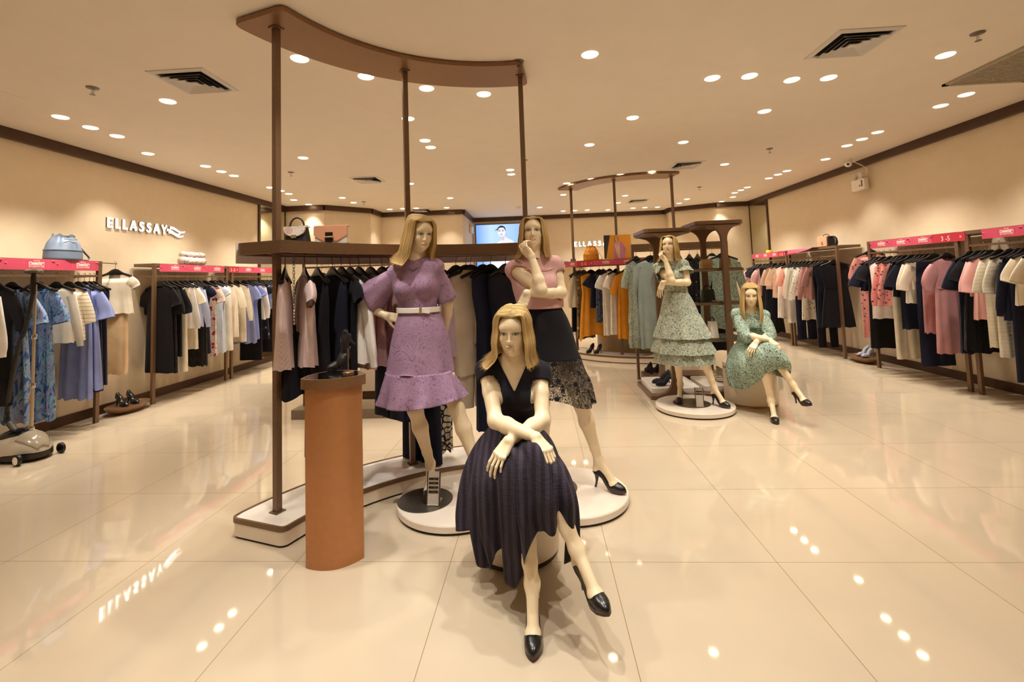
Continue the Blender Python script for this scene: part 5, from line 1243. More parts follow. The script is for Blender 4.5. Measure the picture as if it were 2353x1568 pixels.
def wig(parent, Rh, org, length=.24, part=.012, flick=.03, sway=(0, 0, 0), seed=1, face=42, grav=(0, 0, -1), flickL=None, puff=1.0, sc=.93):
    """centre-parted bob: base sheet plus many locks, all following the scalp then falling"""
    r = random.Random(seed); mb = MB(); sway = np.array(sway, float) @ Rh; gv = norm(np.array(grav, float) @ Rh)
    def path(sd, ph, off, ln, n=18, ry=0.0, fl=flick):
        """sd side +-1; ph azimuth deg from the face (0) to the nape (180)"""
        a = math.radians(ph); u = ph / 180
        yr = np.interp(ph, [0, 42, 90, 140, 180], [.074, .066, .03, -.03, -.06]) + ry
        zr = .042 + .084 * math.sqrt(max(.02, 1 - ((yr + .018) / .100) ** 2)) + off
        root = V(part - sd * .0008, yr, zr)
        rx, rY = .083 * puff + off, .107 + off
        side = V(sd * rx * max(.12, sin(a)) ** .8 + part * .2, -.018 + rY * cos(a), .005)
        if ph < 70: side[1] = min(side[1], .062)
        mid = V(part + sd * (rx * max(.15, sin(a)) ** .5 * .66), (yr + side[1]) / 2 + .010 * cos(a), .102 + off * 1.1 - .012 * cos(a))
        hi = V(part * .3 + (side[0] - part * .3) * .95, side[1] * .98, .058 + off * .5)
        d = norm(V(side[0], side[1] * .6, 0))
        t1 = side + gv * ln * .35 + d * .010 + sway * .25; t2 = side + gv * ln * .72 + d * (.012 if fl < .0 else .010) + sway * .65; t3 = side + gv * ln + d * (.010 + fl) + sway
        return spline([root, mid, hi, side, t1, t2, t3], n)
    for sd in (-1, 1):
        fl = flick if sd < 0 or flickL is None else flickL
        for ln, ph0, k in ((length * .95, face, -.0012),):
            P = [path(sd, p_, k, ln, 18, fl=fl) for p_ in np.linspace(ph0, 180, 30)]
            mb.grid(P, col=(.88, .85, .76))
        N = 165
        for i in range(N):
            for lay in range(3):
                ph = face + (180 - face) * (i + r.random()) / N
                off = (.0004, .0018, .0032)[lay] + r.uniform(-.0008, .001)
                ln = length * (r.uniform(.90, 1.04) - (.0 if lay < 2 else r.uniform(0, .08)))
                cl_ = .007 * sin(ph * .42 + lay * .8 + seed)          # locks clump a little
                pts = path(sd, ph, off + .4 * abs(cl_), ln, 17, ry=r.uniform(-.004, .004), fl=fl + cl_ + r.uniform(-.005, .005))
                pts = pts + np.linspace(0, 1, 17)[:, None] ** 2 * V(r.uniform(-.005, .005), r.uniform(-.005, .005), 0)
                rr = r.uniform(.0017, .0026) * np.interp(np.linspace(0, 1, 17), [0, .08, .55, 1], [.9, 1, .95, .1])
                c = r.uniform(.80, 1.10) * (.92 + .10 * sin(ph * .35 + sd)); mb.tube(pts, rr, 4, cap=False, flat=.55, col=(c, c * r.uniform(.96, 1.0), c * r.uniform(.86, 1.0)))
    v = mb.verts(); 
    for i in range(len(mb.v)): mb.v[i] = (mb.v[i] * sc) @ Rh.T + org
    return obj('wig', mb, HAIRM, parent, ang=None, attr=True)

def join_parts(parts):
    mb = MB()
    for p in parts:
        v, F = p[0], p[1]; mb.add(v, F.tolist(), p[2] if len(p) > 2 else None)
    return mb
def cloth_shell(lo, hi, h, prims, cuts, off, name, fab, parent, smooth=3):
    """garment surface: body volumes inflated by off, then trimmed by cutting functions (positive = keep out)"""
    f = Field(lo, hi, h)
    for kind, args, kw in prims:
        kw = dict(kw); kw['off'] = off; getattr(f, kind)(*args, **kw)
    X, Y, Z = np.meshgrid(*f.pts(), indexing='ij')
    for c in cuts: f.f = np.maximum(f.f, c(X, Y, Z).astype(np.float32))
    v, F = f.mesh(); v = smooth_mesh(v, F, smooth)
    return obj(name, MB().add(v, F.tolist()), fab, parent, ang=None)
def drape(keys, nth, nv, folds=(), seed=0, fold_from=.25, closed=True):
    """cloth through a ring of profile curves: keys[theta][v] = point; folds = [(count, amplitude, phase)]"""
    K = np.array(keys, float)                                    # T x V x 3
    A = pspline(K, nth) if closed else spline(K, nth)            # nth x V x 3
    B = spline(np.swapaxes(A, 0, 1), nv)                         # nv x nth x 3
    du = np.roll(B, -1, 1) - np.roll(B, 1, 1); dv = np.gradient(B, axis=0)
    N = np.cross(dv, du); N /= np.linalg.norm(N, axis=2)[:, :, None] + 1e-9
    ce = B.mean(1, keepdims=True); sgn = np.sign(((B - ce) * N).sum(2).mean()); N *= sgn
    th = np.arange(nth) * 2 * PI / nth; v = np.linspace(0, 1, nv)[:, None]
    env = np.clip((v - fold_from) / (1 - fold_from), 0, 1) ** 1.2
    D_ = 0
    for cnt, amp, ph in folds: D_ = D_ + amp * env * np.sin(cnt * th[None] + ph + .8 * v)
    if len(folds): B = B + N * D_[:, :, None]
    mb = MB(); mb.loft(list(B), False, False); return mb, B
# ---------------------------------------------------------------- mannequins
SOLE_R = mat('red_brown_sole', '#5e2f28', .4); SHOEM = mat('black_leather_shoe', '#151414', .28, coat=.3)
def torso_prims(pel, wst, chs, nkb, shR, shL, fwd, bust=.05):
    pel, wst, chs, nkb, shR, shL = (np.array(x, float) for x in (pel, wst, chs, nkb, shR, shL))
    fwd = norm(fwd); sd = norm(shL - shR); up = norm(nkb - chs); P = []
    fw = norm(fwd - up * (fwd @ up))
    P.append(('cone', (pel - sd * .06 - V(0, 0, .03), pel + sd * .06 - V(0, 0, .03), .098, .098), dict(k=.03, flat=(fwd, .9))))
    P.append(('cone', (pel + V(0, 0, .02), wst, .128, .098), dict(k=.05, flat=(fwd, .74))))
    P.append(('cone', (wst, chs, .098, .124), dict(k=.04, flat=(fw, .72))))
    P.append(('cone', (chs, chs + (nkb - chs) * .62, .124, .088), dict(k=.04, flat=(fw, .68))))
    P.append(('cone', (shR, shL, .041, .041), dict(k=.035)))
    for s_, sh in ((-1, shR), (1, shL)):
        P.append(('cone', (nkb, sh * .6 + nkb * .4, .050, .042), dict(k=.035)))
        P.append(('ell', (chs + fw * .070 + sd * .060 * s_ - up * .005, (bust, bust, bust)), dict(k=.03)))
        P.append(('cone', (sh, chs + sd * .085 * s_, .040, .055), dict(k=.04)))
    P.append(('cone', (nkb - up * .03, nkb + up * .05, .052, .047), dict(k=.03)))
    return P
def body_object(root, lo, hi, prims, arms, legs, head, hands, feet, h=.0042):
    f = Field(lo, hi, h)
    for kind, a, kw in prims: getattr(f, kind)(*a, **kw)
    for s_, e_, w_ in arms: arm_field(f, s_, e_, w_)
    for hp, kn, an in legs: leg_field(f, hp, kn, an, 0)
    for an, Rf in feet: foot_field(f, np.array(an, float), Rf)
    v, F = f.mesh(); v = smooth_mesh(v, F, 3)
    parts = [(v, F), head_mesh(*head)]
    for hn in hands: parts.append(hand_mesh(*hn[0], **hn[1]))
    return obj('body', join_parts(parts), SKINM, root, ang=None, attr=True)
def neck_to(head, nkb):
    Rh, org = head[0], head[1]; return ('cone', (np.array(nkb, float), org + Rh @ V(0, -.024, -.12), .048, .044), dict(k=.03))
def support_rod(base, x, y, z):
    o = MB().tube([(x, y, .059), (x, y, z)], .008, 10); return obj('support_rod', o, STEEL, base)
def arm_cut(sh, el, dist, R=.052):
    """trims the sleeve: only the tube of space around the upper arm, past dist along it"""
    sh = np.array(sh, float); d = np.array(el, float) - sh; L = np.linalg.norm(d); d = d / L
    def f(X, Y, Z):
        t = (X - sh[0]) * d[0] + (Y - sh[1]) * d[1] + (Z - sh[2]) * d[2]; tc = np.clip(t, 0, L)
        q = np.sqrt((X - sh[0] - tc * d[0]) ** 2 + (Y - sh[1] - tc * d[1]) ** 2 + (Z - sh[2] - tc * d[2]) ** 2)
        return np.minimum(t - dist, R - q)
    return f
def neck_cut(nkb, r, z0): return lambda X, Y, Z: np.minimum(r - np.sqrt((X - nkb[0]) ** 2 + (Y - nkb[1]) ** 2), Z - z0)
def v_cut(nkb, z0, slope, sd, fwd): return lambda X, Y, Z: np.minimum(((Z - z0) * slope - np.abs((X - nkb[0]) * sd[0] + (Y - nkb[1]) * sd[1])) * .9, (X - nkb[0]) * fwd[0] + (Y - nkb[1]) * fwd[1] + .015)
def below(z): return lambda X, Y, Z: z - Z
def sleeve(mb, pts, radii, fwd, flare_sag=0.0, n=28, wav=0.0, nf=6, ph=0.0):
    pts = spline(pts, 14); T = np.gradient(pts, axis=0); T /= np.linalg.norm(T, axis=1)[:, None]; R_ = np.interp(np.linspace(0, 1, 14), np.linspace(0, 1, len(radii)), radii)
    rings = []
    for i, p in enumerate(pts):
        u = i / 13; a = np.arange(n) * 2 * PI / n; d1 = norm(np.cross(T[i], fwd)); d2 = np.cross(d1, T[i])
        w = 1 + wav * u * np.sin(nf * a + ph)
        q = p + (R_[i] * w * np.cos(a))[:, None] * d1 + (R_[i] * w * np.sin(a))[:, None] * d2
        low = (q - p)[:, 2] < 0; q[:, 2] -= flare_sag * u * np.clip(-(q - p)[:, 2] / R_[i], 0, 1)
        rings.append(q)
    return mb.loft(rings, False, False)
def ell_keys(rows, n=12):
    """rows: (cx, cy, z, rx, ry) from the waist down -> keys[theta][v]"""
    th = np.arange(n) * 2 * PI / n
    return np.array([[(cx + rx * cos(t), cy + ry * sin(t), z) for cx, cy, z, rx, ry in rows] for t in th])
Xd, Yd = V(1, 0, 0), V(0, -1, 0)

# ---- seated mannequin in navy (front)
C = thing('mannequin', 'seated blonde mannequin at the front in a navy V-neck wrap dress, arms crossed', 'mannequin', (-.165, 2.6, 0))
pel, wst, chs, nkb = V(-.155, 2.52, .555), V(-.15, 2.475, .70), V(-.145, 2.43, .865), V(-.14, 2.405, .995)
shR, shL = V(-.272, 2.41, .965), V(-.012, 2.41, .945); elR, wrR = V(-.222, 2.24, .765), V(-.035, 2.075, .742); elL, wrL = V(-.004, 2.26, .757), V(-.155, 2.12, .712)
fC = norm((-.02, -1, -.25)); headC = (frame((-.10, -1, -.16), (0.02, 0, 1)), V(-.137, 2.345, 1.165))
primsC = torso_prims(pel, wst, chs, nkb, shR, shL, fC) + [neck_to(headC, nkb)]
fR, fL = frame((.36, -.93, .10), (-.28, .30, .9)), frame((.0, -1, 0), (0, 0, 1))
anR, anL = V(.112, 1.985, .335), V(-.072, 2.035, .170); knR, knL = V(-.035, 2.07, .635), V(-.105, 2.08, .53)
body_object(C, (-.42, 1.78, -.02), (.32, 2.75, 1.12), primsC, [(shR, elR, wrR), (shL, elL, wrL)], [(V(-.235, 2.52, .535), knR, anR), (V(-.075, 2.52, .535), knL, anL)], headC,
    [((wrR, norm((.55, -.48, -.48)), norm((.40, -.40, .80)), 1), dict(el=elR, curls=(.62, .6, .6, .6), thumb=.3, spread=.03, sc=.93)), ((wrL, norm((-.42, -.42, -.50)), norm((-.25, -.80, .55)), 1), dict(el=elL, curls=(.42, .40, .40, .44), thumb=.1, spread=.08, sc=.93))], [(anR, fR), (anL, fL)])
pump('pump_shoe', anR, fR, C, SHOEM, SOLE_R); pump('pump_shoe', anL, fL, C, SHOEM, SOLE_R)
wig(C, *headC, length=.185, part=-.006, flick=.012, flickL=.058, seed=3, face=35, puff=1.2)
CREPE = F('navy_striped_crepe', '#262029', 'crepe', ('#3a3140',)); CREPE2 = F('navy_plain_crepe', '#1d1a24')
cc_ = (chs + wst) / 2
cuts = [below(.62), arm_cut(shR, elR, .055), arm_cut(shL, elL, .055), neck_cut(nkb, .064, .99), v_cut(nkb + V(.005, 0, 0), .872, .50, Xd, Yd)]
primsCd = primsC[:-1] + [('cone', (shR, shR + (elR - shR) * .3, .045, .042), dict(k=.02)), ('cone', (shL, shL + (elL - shL) * .3, .045, .042), dict(k=.02))]
cloth_shell((-.42, 2.15, .55), (.14, 2.72, 1.1), .0045, primsCd, cuts, .010, 'bodice', CREPE2, C)
keysC = [[(-.12, 2.355, .68), (-.09, 2.22, .70), (-.03, 2.02, .712), (.0, 1.945, .56), (.01, 1.965, .415)],
 [(-.17, 2.365, .68), (-.16, 2.23, .68), (-.10, 2.025, .675), (-.085, 1.965, .50), (-.07, 1.99, .35)],
 [(-.20, 2.38, .68), (-.21, 2.23, .655), (-.16, 2.05, .62), (-.15, 2.02, .40), (-.145, 2.07, .13)],
 [(-.235, 2.41, .68), (-.265, 2.28, .615), (-.245, 2.12, .55), (-.235, 2.11, .38), (-.215, 2.15, .24)],
 [(-.255, 2.44, .68), (-.30, 2.33, .595), (-.315, 2.21, .50), (-.315, 2.19, .32), (-.275, 2.2, .12)],
 [(-.265, 2.48, .68), (-.325, 2.40, .585), (-.36, 2.33, .47), (-.365, 2.30, .32), (-.345, 2.29, .23)],
 [(-.25, 2.53, .68), (-.335, 2.52, .58), (-.385, 2.50, .46), (-.405, 2.47, .31), (-.395, 2.44, .22)],
 [(-.15, 2.585, .68), (-.15, 2.68, .58), (-.15, 2.78, .48), (-.15, 2.85, .35), (-.15, 2.86, .25)],
 [(-.05, 2.53, .68), (.03, 2.54, .58), (.07, 2.52, .46), (.09, 2.49, .33), (.095, 2.46, .26)],
 [(-.03, 2.47, .68), (.02, 2.38, .60), (.075, 2.29, .52), (.095, 2.24, .36), (.085, 2.21, .15)],
 [(-.045, 2.43, .68), (.015, 2.30, .64), (.08, 2.15, .575), (.105, 2.09, .46), (.095, 2.08, .30)],
 [(-.055, 2.405, .68), (.005, 2.26, .66), (.065, 2.05, .625), (.10, 1.985, .53), (.10, 2.005, .41)]]
mb, _ = drape(keysC, 220, 54, [(11, .026, .4), (19, .013, 1.7), (6, .010, 2.0)], fold_from=.10); obj('skirt', mb, CREPE, C, ang=None, solid=.002)
mb = MB(); mb.loft([sring(.122, .098, z, 40, .9, -.15, 2.47)[0] for z in (.715, .675)], False, False); obj('sash', mb, CREPE2, C, ang=None)
kn = MB().tube(spline([(-.09, 2.365, .70), (-.062, 2.352, .712), (-.045, 2.36, .69), (-.05, 2.35, .64), (-.04, 2.34, .56)], 14), .011, 8, flat=.45)
sk_ = obj('sash_tie', kn, CREPE2, C, ang=None)
a = np.linspace(0, 2 * PI, 25); obj('sash_ring', MB().tube(np.c_[-.075 + .004 * np.cos(a), 2.35 + .003 * np.cos(a) - .006, .705 + .022 * np.sin(a)] + np.c_[.012 * np.cos(a), 0 * a, 0 * a], .0035, 8, cap=False), mat('pale_gold', '#e2d3a8', .25, .8), sk_)

# ---- standing mannequin in pink knit and black lace skirt
B = thing('mannequin', 'standing blonde mannequin in pink sleeveless knit and black lace skirt, hand at chin', 'mannequin', (.148, 3.165, .06))
pel, wst, chs, nkb = V(.035, 3.22, 1.03), V(.02, 3.215, 1.205), V(-.005, 3.215, 1.375), V(-.018, 3.215, 1.53)
shR, shL = V(-.158, 3.21, 1.478), V(.115, 3.21, 1.50); elR, wrR = V(.018, 2.99, 1.345), V(-.035, 3.02, 1.55); elL, wrL = V(.150, 3.15, 1.315), V(-.075, 3.01, 1.325)
headB = (frame((-.03, -1, .17), (0.0, 0.15, 1)), V(-.022, 3.175, 1.715))
primsB = torso_prims(pel, wst, chs, nkb, shR, shL, (0, -1, 0)) + [neck_to(headB, nkb)]
fL, fR = frame((.81, -.58, 0), (0, 0, 1)), frame((0, -1, 0), (0, 0, 1)); anL, anR = V(.345, 3.185, .2295), V(.0, 3.26, .2295); knL, knR = V(.245, 3.14, .60), V(-.005, 3.2, .60)
body_object(B, (-.32, 2.88, .02), (.52, 3.42, 1.66), primsB, [(shR, elR, wrR), (shL, elL, wrL)], [(V(-.04, 3.23, .98), knR, anR), (V(.11, 3.23, .98), knL, anL)], headB,
    [((wrR, norm((-.62, .12, .78)), norm((-.55, -.80, -.30)), -1), dict(el=elR, curls=(.55, .75, .8, .8), thumb=.5, spread=.12, sc=.93)), ((wrL, norm((-.35, -.05, -.93)), norm((-.35, -.93, .10)), 1), dict(el=elL, curls=(.2, .22, .25, .3), thumb=.2, spread=.05, sc=.93))], [(anL, fL), (anR, fR)])
pump('pump_shoe', anL, fL, B, SHOEM, SOLE_R); pump('pump_shoe', anR, fR, B, SHOEM, SOLE_R)
wig(B, *headB, length=.20, part=.0, flick=.014, flickL=.03, seed=5, face=37, puff=1.16)
PKN = F('pink_ribbed_knit', '#e3b3b0', 'knit', sc=1.1); cc_ = (chs + wst) / 2
arms_ = [('cone', (shR, shR + (elR - shR) * .2, .046, .044), dict(k=.02)), ('cone', (shL, shL + (elL - shL) * .2, .046, .044), dict(k=.02))]
cuts = [below(1.215), arm_cut(shR, elR, .012, .056), arm_cut(shL, elL, .03), neck_cut(nkb, .064, 1.47)]
cloth_shell((-.34, 2.98, 1.15), (.36, 3.46, 1.66), .0045, primsB[:-1] + arms_ + [('cone', (V(.005, 3.215, 1.25), V(.005, 3.215, 1.34), .142, .15), dict(k=.05, flat=(Yd, .8)))], cuts, .012, 'knit_top', PKN, B)
tr = MB()
for z, k in ((1.475, 0), (1.34, 0)):
    a = np.linspace(-.82, .82, 20); tr.tube(np.c_[.0 + .135 * np.sin(a), 3.215 - (.128 if z < 1.4 else .102) * np.cos(a) - .008, np.full(20, z) + .004 * np.sin(9 * a)], .004, 6)
obj('frill_seam', tr, F('pink_frill', '#ecc3be'), B, ang=None)
BKN = F('black_knit_skirt', '#19171c', 'plain')
rows = [(.02, 3.215, 1.235, .118, .098), (.03, 3.22, 1.13, .160, .126), (.04, 3.222, 1.02, .182, .14), (.06, 3.21, .93, .182, .142), (.075, 3.2, .885, .184, .142)]
mb, _ = drape(ell_keys(rows), 96, 24, [(5, .003, 0.)]); obj('skirt', mb, BKN, B, ang=None, solid=.003)
LACEB = F('black_open_lace', '#17151a', 'openlace', ('#17151a',), sc=1.3)
th = np.arange(12) * 2 * PI / 12; kk = []
for t in th:
    c, s = cos(t), sin(t); hz = .655 - .06 * max(0, c) - .035 * max(0, -s) * max(0, c) + .03 * max(0, -c)
    kk.append([(.075 + .186 * c, 3.2 + .144 * s, .892), (.088 + .198 * c, 3.19 + .155 * s, .80), (.10 + .214 * c, 3.18 + .175 * s, .72), (.105 + .225 * c, 3.175 + .195 * s, hz)])
mb, _ = drape(kk, 160, 26, [(9, .014, .5), (15, .006, 1.2)], fold_from=.1); obj('lace_flounce', mb, LACEB, B, ang=None)

# ---- standing mannequin in purple lace
A = thing('mannequin', 'standing blonde mannequin in a purple lace dress with white belt, hand on hip', 'mannequin', (-.565, 3.085, .06))
pel, wst, chs, nkb = V(-.775, 3.10, 1.04), V(-.787, 3.09, 1.225), V(-.792, 3.09, 1.385), V(-.80, 3.09, 1.535)
shR, shL = V(-.935, 3.09, 1.475), V(-.668, 3.09, 1.505); elR, wrR = V(-1.185, 3.13, 1.285), V(-1.0, 3.08, 1.205); elL, wrL = V(-.61, 3.17, 1.26), V(-.655, 3.25, 1.06)
headA = (frame((.52, -.80, -.22), (.10, -.12, 1)), V(-.750, 3.055, 1.735))
primsA = torso_prims(pel, wst, chs, nkb, shR, shL, (0.05, -1, 0)) + [neck_to(headA, nkb)]
fR, fL = frame((.08, -1, 0), (0, 0, 1)), frame((.6, -.8, 0), (0, 0, 1)); anR, anL = V(-.748, 3.155, .2295), V(-.41, 3.01, .2295); knR, knL = V(-.82, 3.08, .60), V(-.548, 3.055, .61)
body_object(A, (-1.28, 2.82, .02), (-.2, 3.42, 1.66), primsA, [(shR, elR, wrR), (shL, elL, wrL)], [(V(-.85, 3.11, .99), knR, anR), (V(-.70, 3.11, .99), knL, anL)], headA,
    [((wrR, norm((.85, .42, -.25)), norm((.25, -.80, .5)), 1), dict(el=elR, curls=(.35, .35, .35, .35), thumb=.6, sc=.93)), ((wrL, norm((-.3, .35, -.85)), norm((.6, .6, .1)), 1), dict(el=elL, curls=(.3, .3, .3, .3), sc=.93))], [(anR, fR), (anL, fL)])
pump('pump_shoe', anR, fR, A, SHOEM, SOLE_R); pump('pump_shoe', anL, fL, A, SHOEM, SOLE_R)
wig(A, *headA, length=.225, part=.012, flick=.020, flickL=.045, seed=9, face=36, sway=(-.045, .0, 0), puff=1.28)
PLC = F('purple_lace', '#ab8aa6', 'lace', ('#87688a',), sc=1.0); cc_ = (chs + wst) / 2
cuts = [below(1.19), neck_cut(nkb, .070, 1.47), lambda X, Y, Z: -.985 - X, lambda X, Y, Z: X + .612]
cloth_shell((-1.02, 2.86, 1.14), (-.56, 3.32, 1.66), .0045, primsA[:-1], cuts, .012, 'bodice', PLC, A)
mb = MB(); sleeve(mb, [shR + V(.03, 0, .004), shR + (elR - shR) * .3, shR + (elR - shR) * .76], [.052, .064, .098], V(0, -1, 0), .05, wav=.08, ph=.7); obj('sleeve', mb, PLC, A, ang=None, solid=.002)
mb = MB(); sleeve(mb, [shL + V(-.03, 0, .004), shL + (elL - shL) * .35, shL + (elL - shL) * .86], [.054, .056, .068], V(0, -1, 0), .006, wav=.06, ph=.2); obj('sleeve', mb, PLC, A, ang=None, solid=.002)
a = np.linspace(0, 2 * PI, 33); obj('neckband', MB().tube(np.c_[nkb[0] + .072 * np.cos(a), nkb[1] - .0 + .072 * np.sin(a), 1.503 + .070 * np.abs(np.cos(a)) ** 1.3 + .012 * np.sin(a)], .011, 8, cap=False, flat=.8), F('purple_band', '#7d5c7c'), A, ang=None)
rows = [(-.787, 3.09, 1.235, .126, .100), (-.782, 3.092, 1.13, .165, .130), (-.785, 3.095, 1.0, .192, .152), (-.787, 3.09, .86, .212, .172), (-.79, 3.08, .84, .214, .174)]
mb, _ = drape(ell_keys(rows), 120, 30, [(7, .010, .6), (4, .006, 1.)]); obj('skirt', mb, PLC, A, ang=None, solid=.002)
kk = []
for t in np.arange(14) * 2 * PI / 14:
    c, s = cos(t), sin(t); kk.append([(-.79 + .214 * c, 3.08 + .174 * s, .848), (-.79 + (.232 + .02 * max(0, c)) * c, 3.075 + .195 * s, .775), (-.785 + (.250 + .04 * max(0, c)) * c, 3.07 + .215 * s, .70), (-.785 + (.262 + .035 * max(0, c)) * c, 3.068 + .225 * s, .652 + .035 * max(0, c))])
PLO = F('purple_lace_hem', '#ab8aa6', 'lace', ('#806086',), sc=1.0)
mb, _ = drape(kk, 170, 20, [(9, .020, .3), (14, .006, 1.)], fold_from=.0); obj('flounce', mb, PLO, A, ang=None, solid=.002)
mb = MB(); mb.loft([sring(.141, .116, z, 48, .95, -.787, 3.09)[0] for z in (1.222, 1.226, 1.252, 1.256)], False, False); bt = obj('belt', mb, mat('white_leather', '#f4ece2', .4), A, ang=None, solid=.004)
obj('belt_buckle', MB().box((-.745, 2.972, 1.239), (.016, .006, .04)), mat('pale_gold', '#e2d3a8', .25, .8), bt, smooth=False)
obj('belt_tail', MB().bar((-.74, 2.972, 1.236), (-.69, 2.985, 1.228), .004, .022), MATS['white_leather'], bt, smooth=False)

# ---- standing print-dress mannequin: the same moulded figure turned towards the left
def clone(o, root): c = o.copy(); COL.objects.link(c); c.parent = root; return c
def kids(o, *names): return [c for c in o.children if c.name.split('.')[0] in names]
Dm = thing('mannequin', 'standing blonde mannequin on the right in a tiered print dress, hand at chin', 'mannequin', (.148, 3.165, .06))
pel, wst, chs, nkb = V(.035, 3.22, 1.03), V(.02, 3.215, 1.205), V(-.005, 3.215, 1.375), V(-.018, 3.215, 1.53)
shR, shL = V(-.158, 3.21, 1.478), V(.115, 3.21, 1.50); elR, elL = V(.018, 2.99, 1.345), V(.150, 3.15, 1.315); cc_ = (chs + wst) / 2
for o in kids(B, 'body', 'wig', 'pump_shoe'): copy_tree(o, Dm)
cuts = [below(1.16), neck_cut(nkb, .058, 1.48), lambda X, Y, Z: -.208 - X, lambda X, Y, Z: X - .166]
cloth_shell((-.24, 3.0, 1.12), (.22, 3.46, 1.66), .0055, primsB[:-1], cuts, .012, 'bodice', MNT, Dm)
for sh, el, f_ in ((shR, elR, .50), (shL, elL, .42)):
    mb = MB(); sleeve(mb, [sh + (cc_ - sh) * .12, sh + (el - sh) * .22, sh + (el - sh) * f_], [.050, .062, .088], V(0, -1, 0), .01, wav=.12, nf=7); obj('ruffle_sleeve', mb, MNT, Dm, ang=None)
rows = [(.02, 3.215, 1.215, .118, .098), (.03, 3.22, 1.10, .165, .132), (.04, 3.21, .95, .205, .17), (.055, 3.19, .70, .265, .22), (.065, 3.18, .475, .30, .25)]
mb, _ = drape(ell_keys(rows), 150, 34, [(8, .014, .6), (13, .006, 1.)]); obj('skirt', mb, MNT, Dm, ang=None)
for z0, z1, r0, r1 in ((.98, .74, .205, .275), (.80, .585, .25, .305)):
    kk = ell_keys([(.045, 3.2, z0, r0, r0 * .82), (.05, 3.19, (z0 + z1) / 2, (r0 + r1) / 2 + .008, (r0 + r1) * .42), (.06, 3.185, z1, r1 + .015, r1 * .86)])
    mb, _ = drape(kk, 150, 14, [(9, .014, .9), (17, .006, 0.)], fold_from=0); obj('tier_ruffle', mb, MNT, Dm, ang=None)
place(Dm, (1.575, 5.16, .06), math.radians(-25))

# ---- seated print-dress mannequin: the seated figure again
Em = thing('mannequin', 'seated blonde mannequin with long hair in a mint print dress on the white stool', 'mannequin', (-.165, 2.6, 0))
for o in kids(C, 'body', 'pump_shoe'): copy_tree(o, Em)
pel, wst, chs, nkb = V(-.155, 2.52, .555), V(-.15, 2.475, .70), V(-.145, 2.43, .865), V(-.14, 2.405, .995)
shR, shL = V(-.272, 2.41, .965), V(-.012, 2.41, .945); elR, wrR = V(-.222, 2.24, .765), V(-.035, 2.09, .728); elL, wrL = V(-.004, 2.26, .757), V(-.155, 2.12, .712)
wig(Em, *headC, length=.31, part=0, flick=-.004, flickL=-.012, seed=13, face=36, puff=1.15)
cuts = [below(.62), neck_cut(nkb, .060, .995), v_cut(nkb, .945, .75, Xd, Yd), lambda X, Y, Z: -.325 - X, lambda X, Y, Z: X - .042]
cloth_shell((-.36, 2.15, .55), (.08, 2.74, 1.1), .0055, primsC[:-1], cuts, .012, 'bodice', MNT2, Em)
for sh, el, wr in ((shR, elR, wrR), (shL, elL, wrL)):
    mb = MB(); sleeve(mb, [sh + (V(-.145, 2.43, .93) - sh) * .15, sh + (el - sh) * .5, el + V(0, .01, -.004), el + (wr - el) * .34], [.052, .062, .064, .062, .044], V(0.2, -1, -.3), .006, wav=.08); obj('sleeve', mb, MNT2, Em, ang=None)
K2 = np.array(keysC)
for i_, hz in ((0, .49), (1, .45), (2, .36), (3, .28), (4, .23), (5, .22), (6, .26), (7, .3), (8, .32), (9, .34), (10, .40), (11, .46)): K2[i_][4][2] = hz; K2[i_][3][2] = (hz + K2[i_][2][2]) / 2
mb, _ = drape(K2, 160, 40, [(7, .010, .4), (13, .005, 1.7)], fold_from=.12); obj('skirt', mb, MNT2, Em, ang=None, solid=.002)
mb = MB(); mb.loft([sring(.124, .10, z, 40, .9, -.15, 2.475)[0] for z in (.715, .675)], False, False); obj('waist_seam', mb, MNT2, Em, ang=None)
th_ = math.radians(-14); hx, hy = -.137, 2.345; rx, ry = -.165 - hx, 2.6 - hy
place(Em, (2.185 + rx * cos(th_) - ry * sin(th_), 5.09 + rx * sin(th_) + ry * cos(th_), 0), th_)
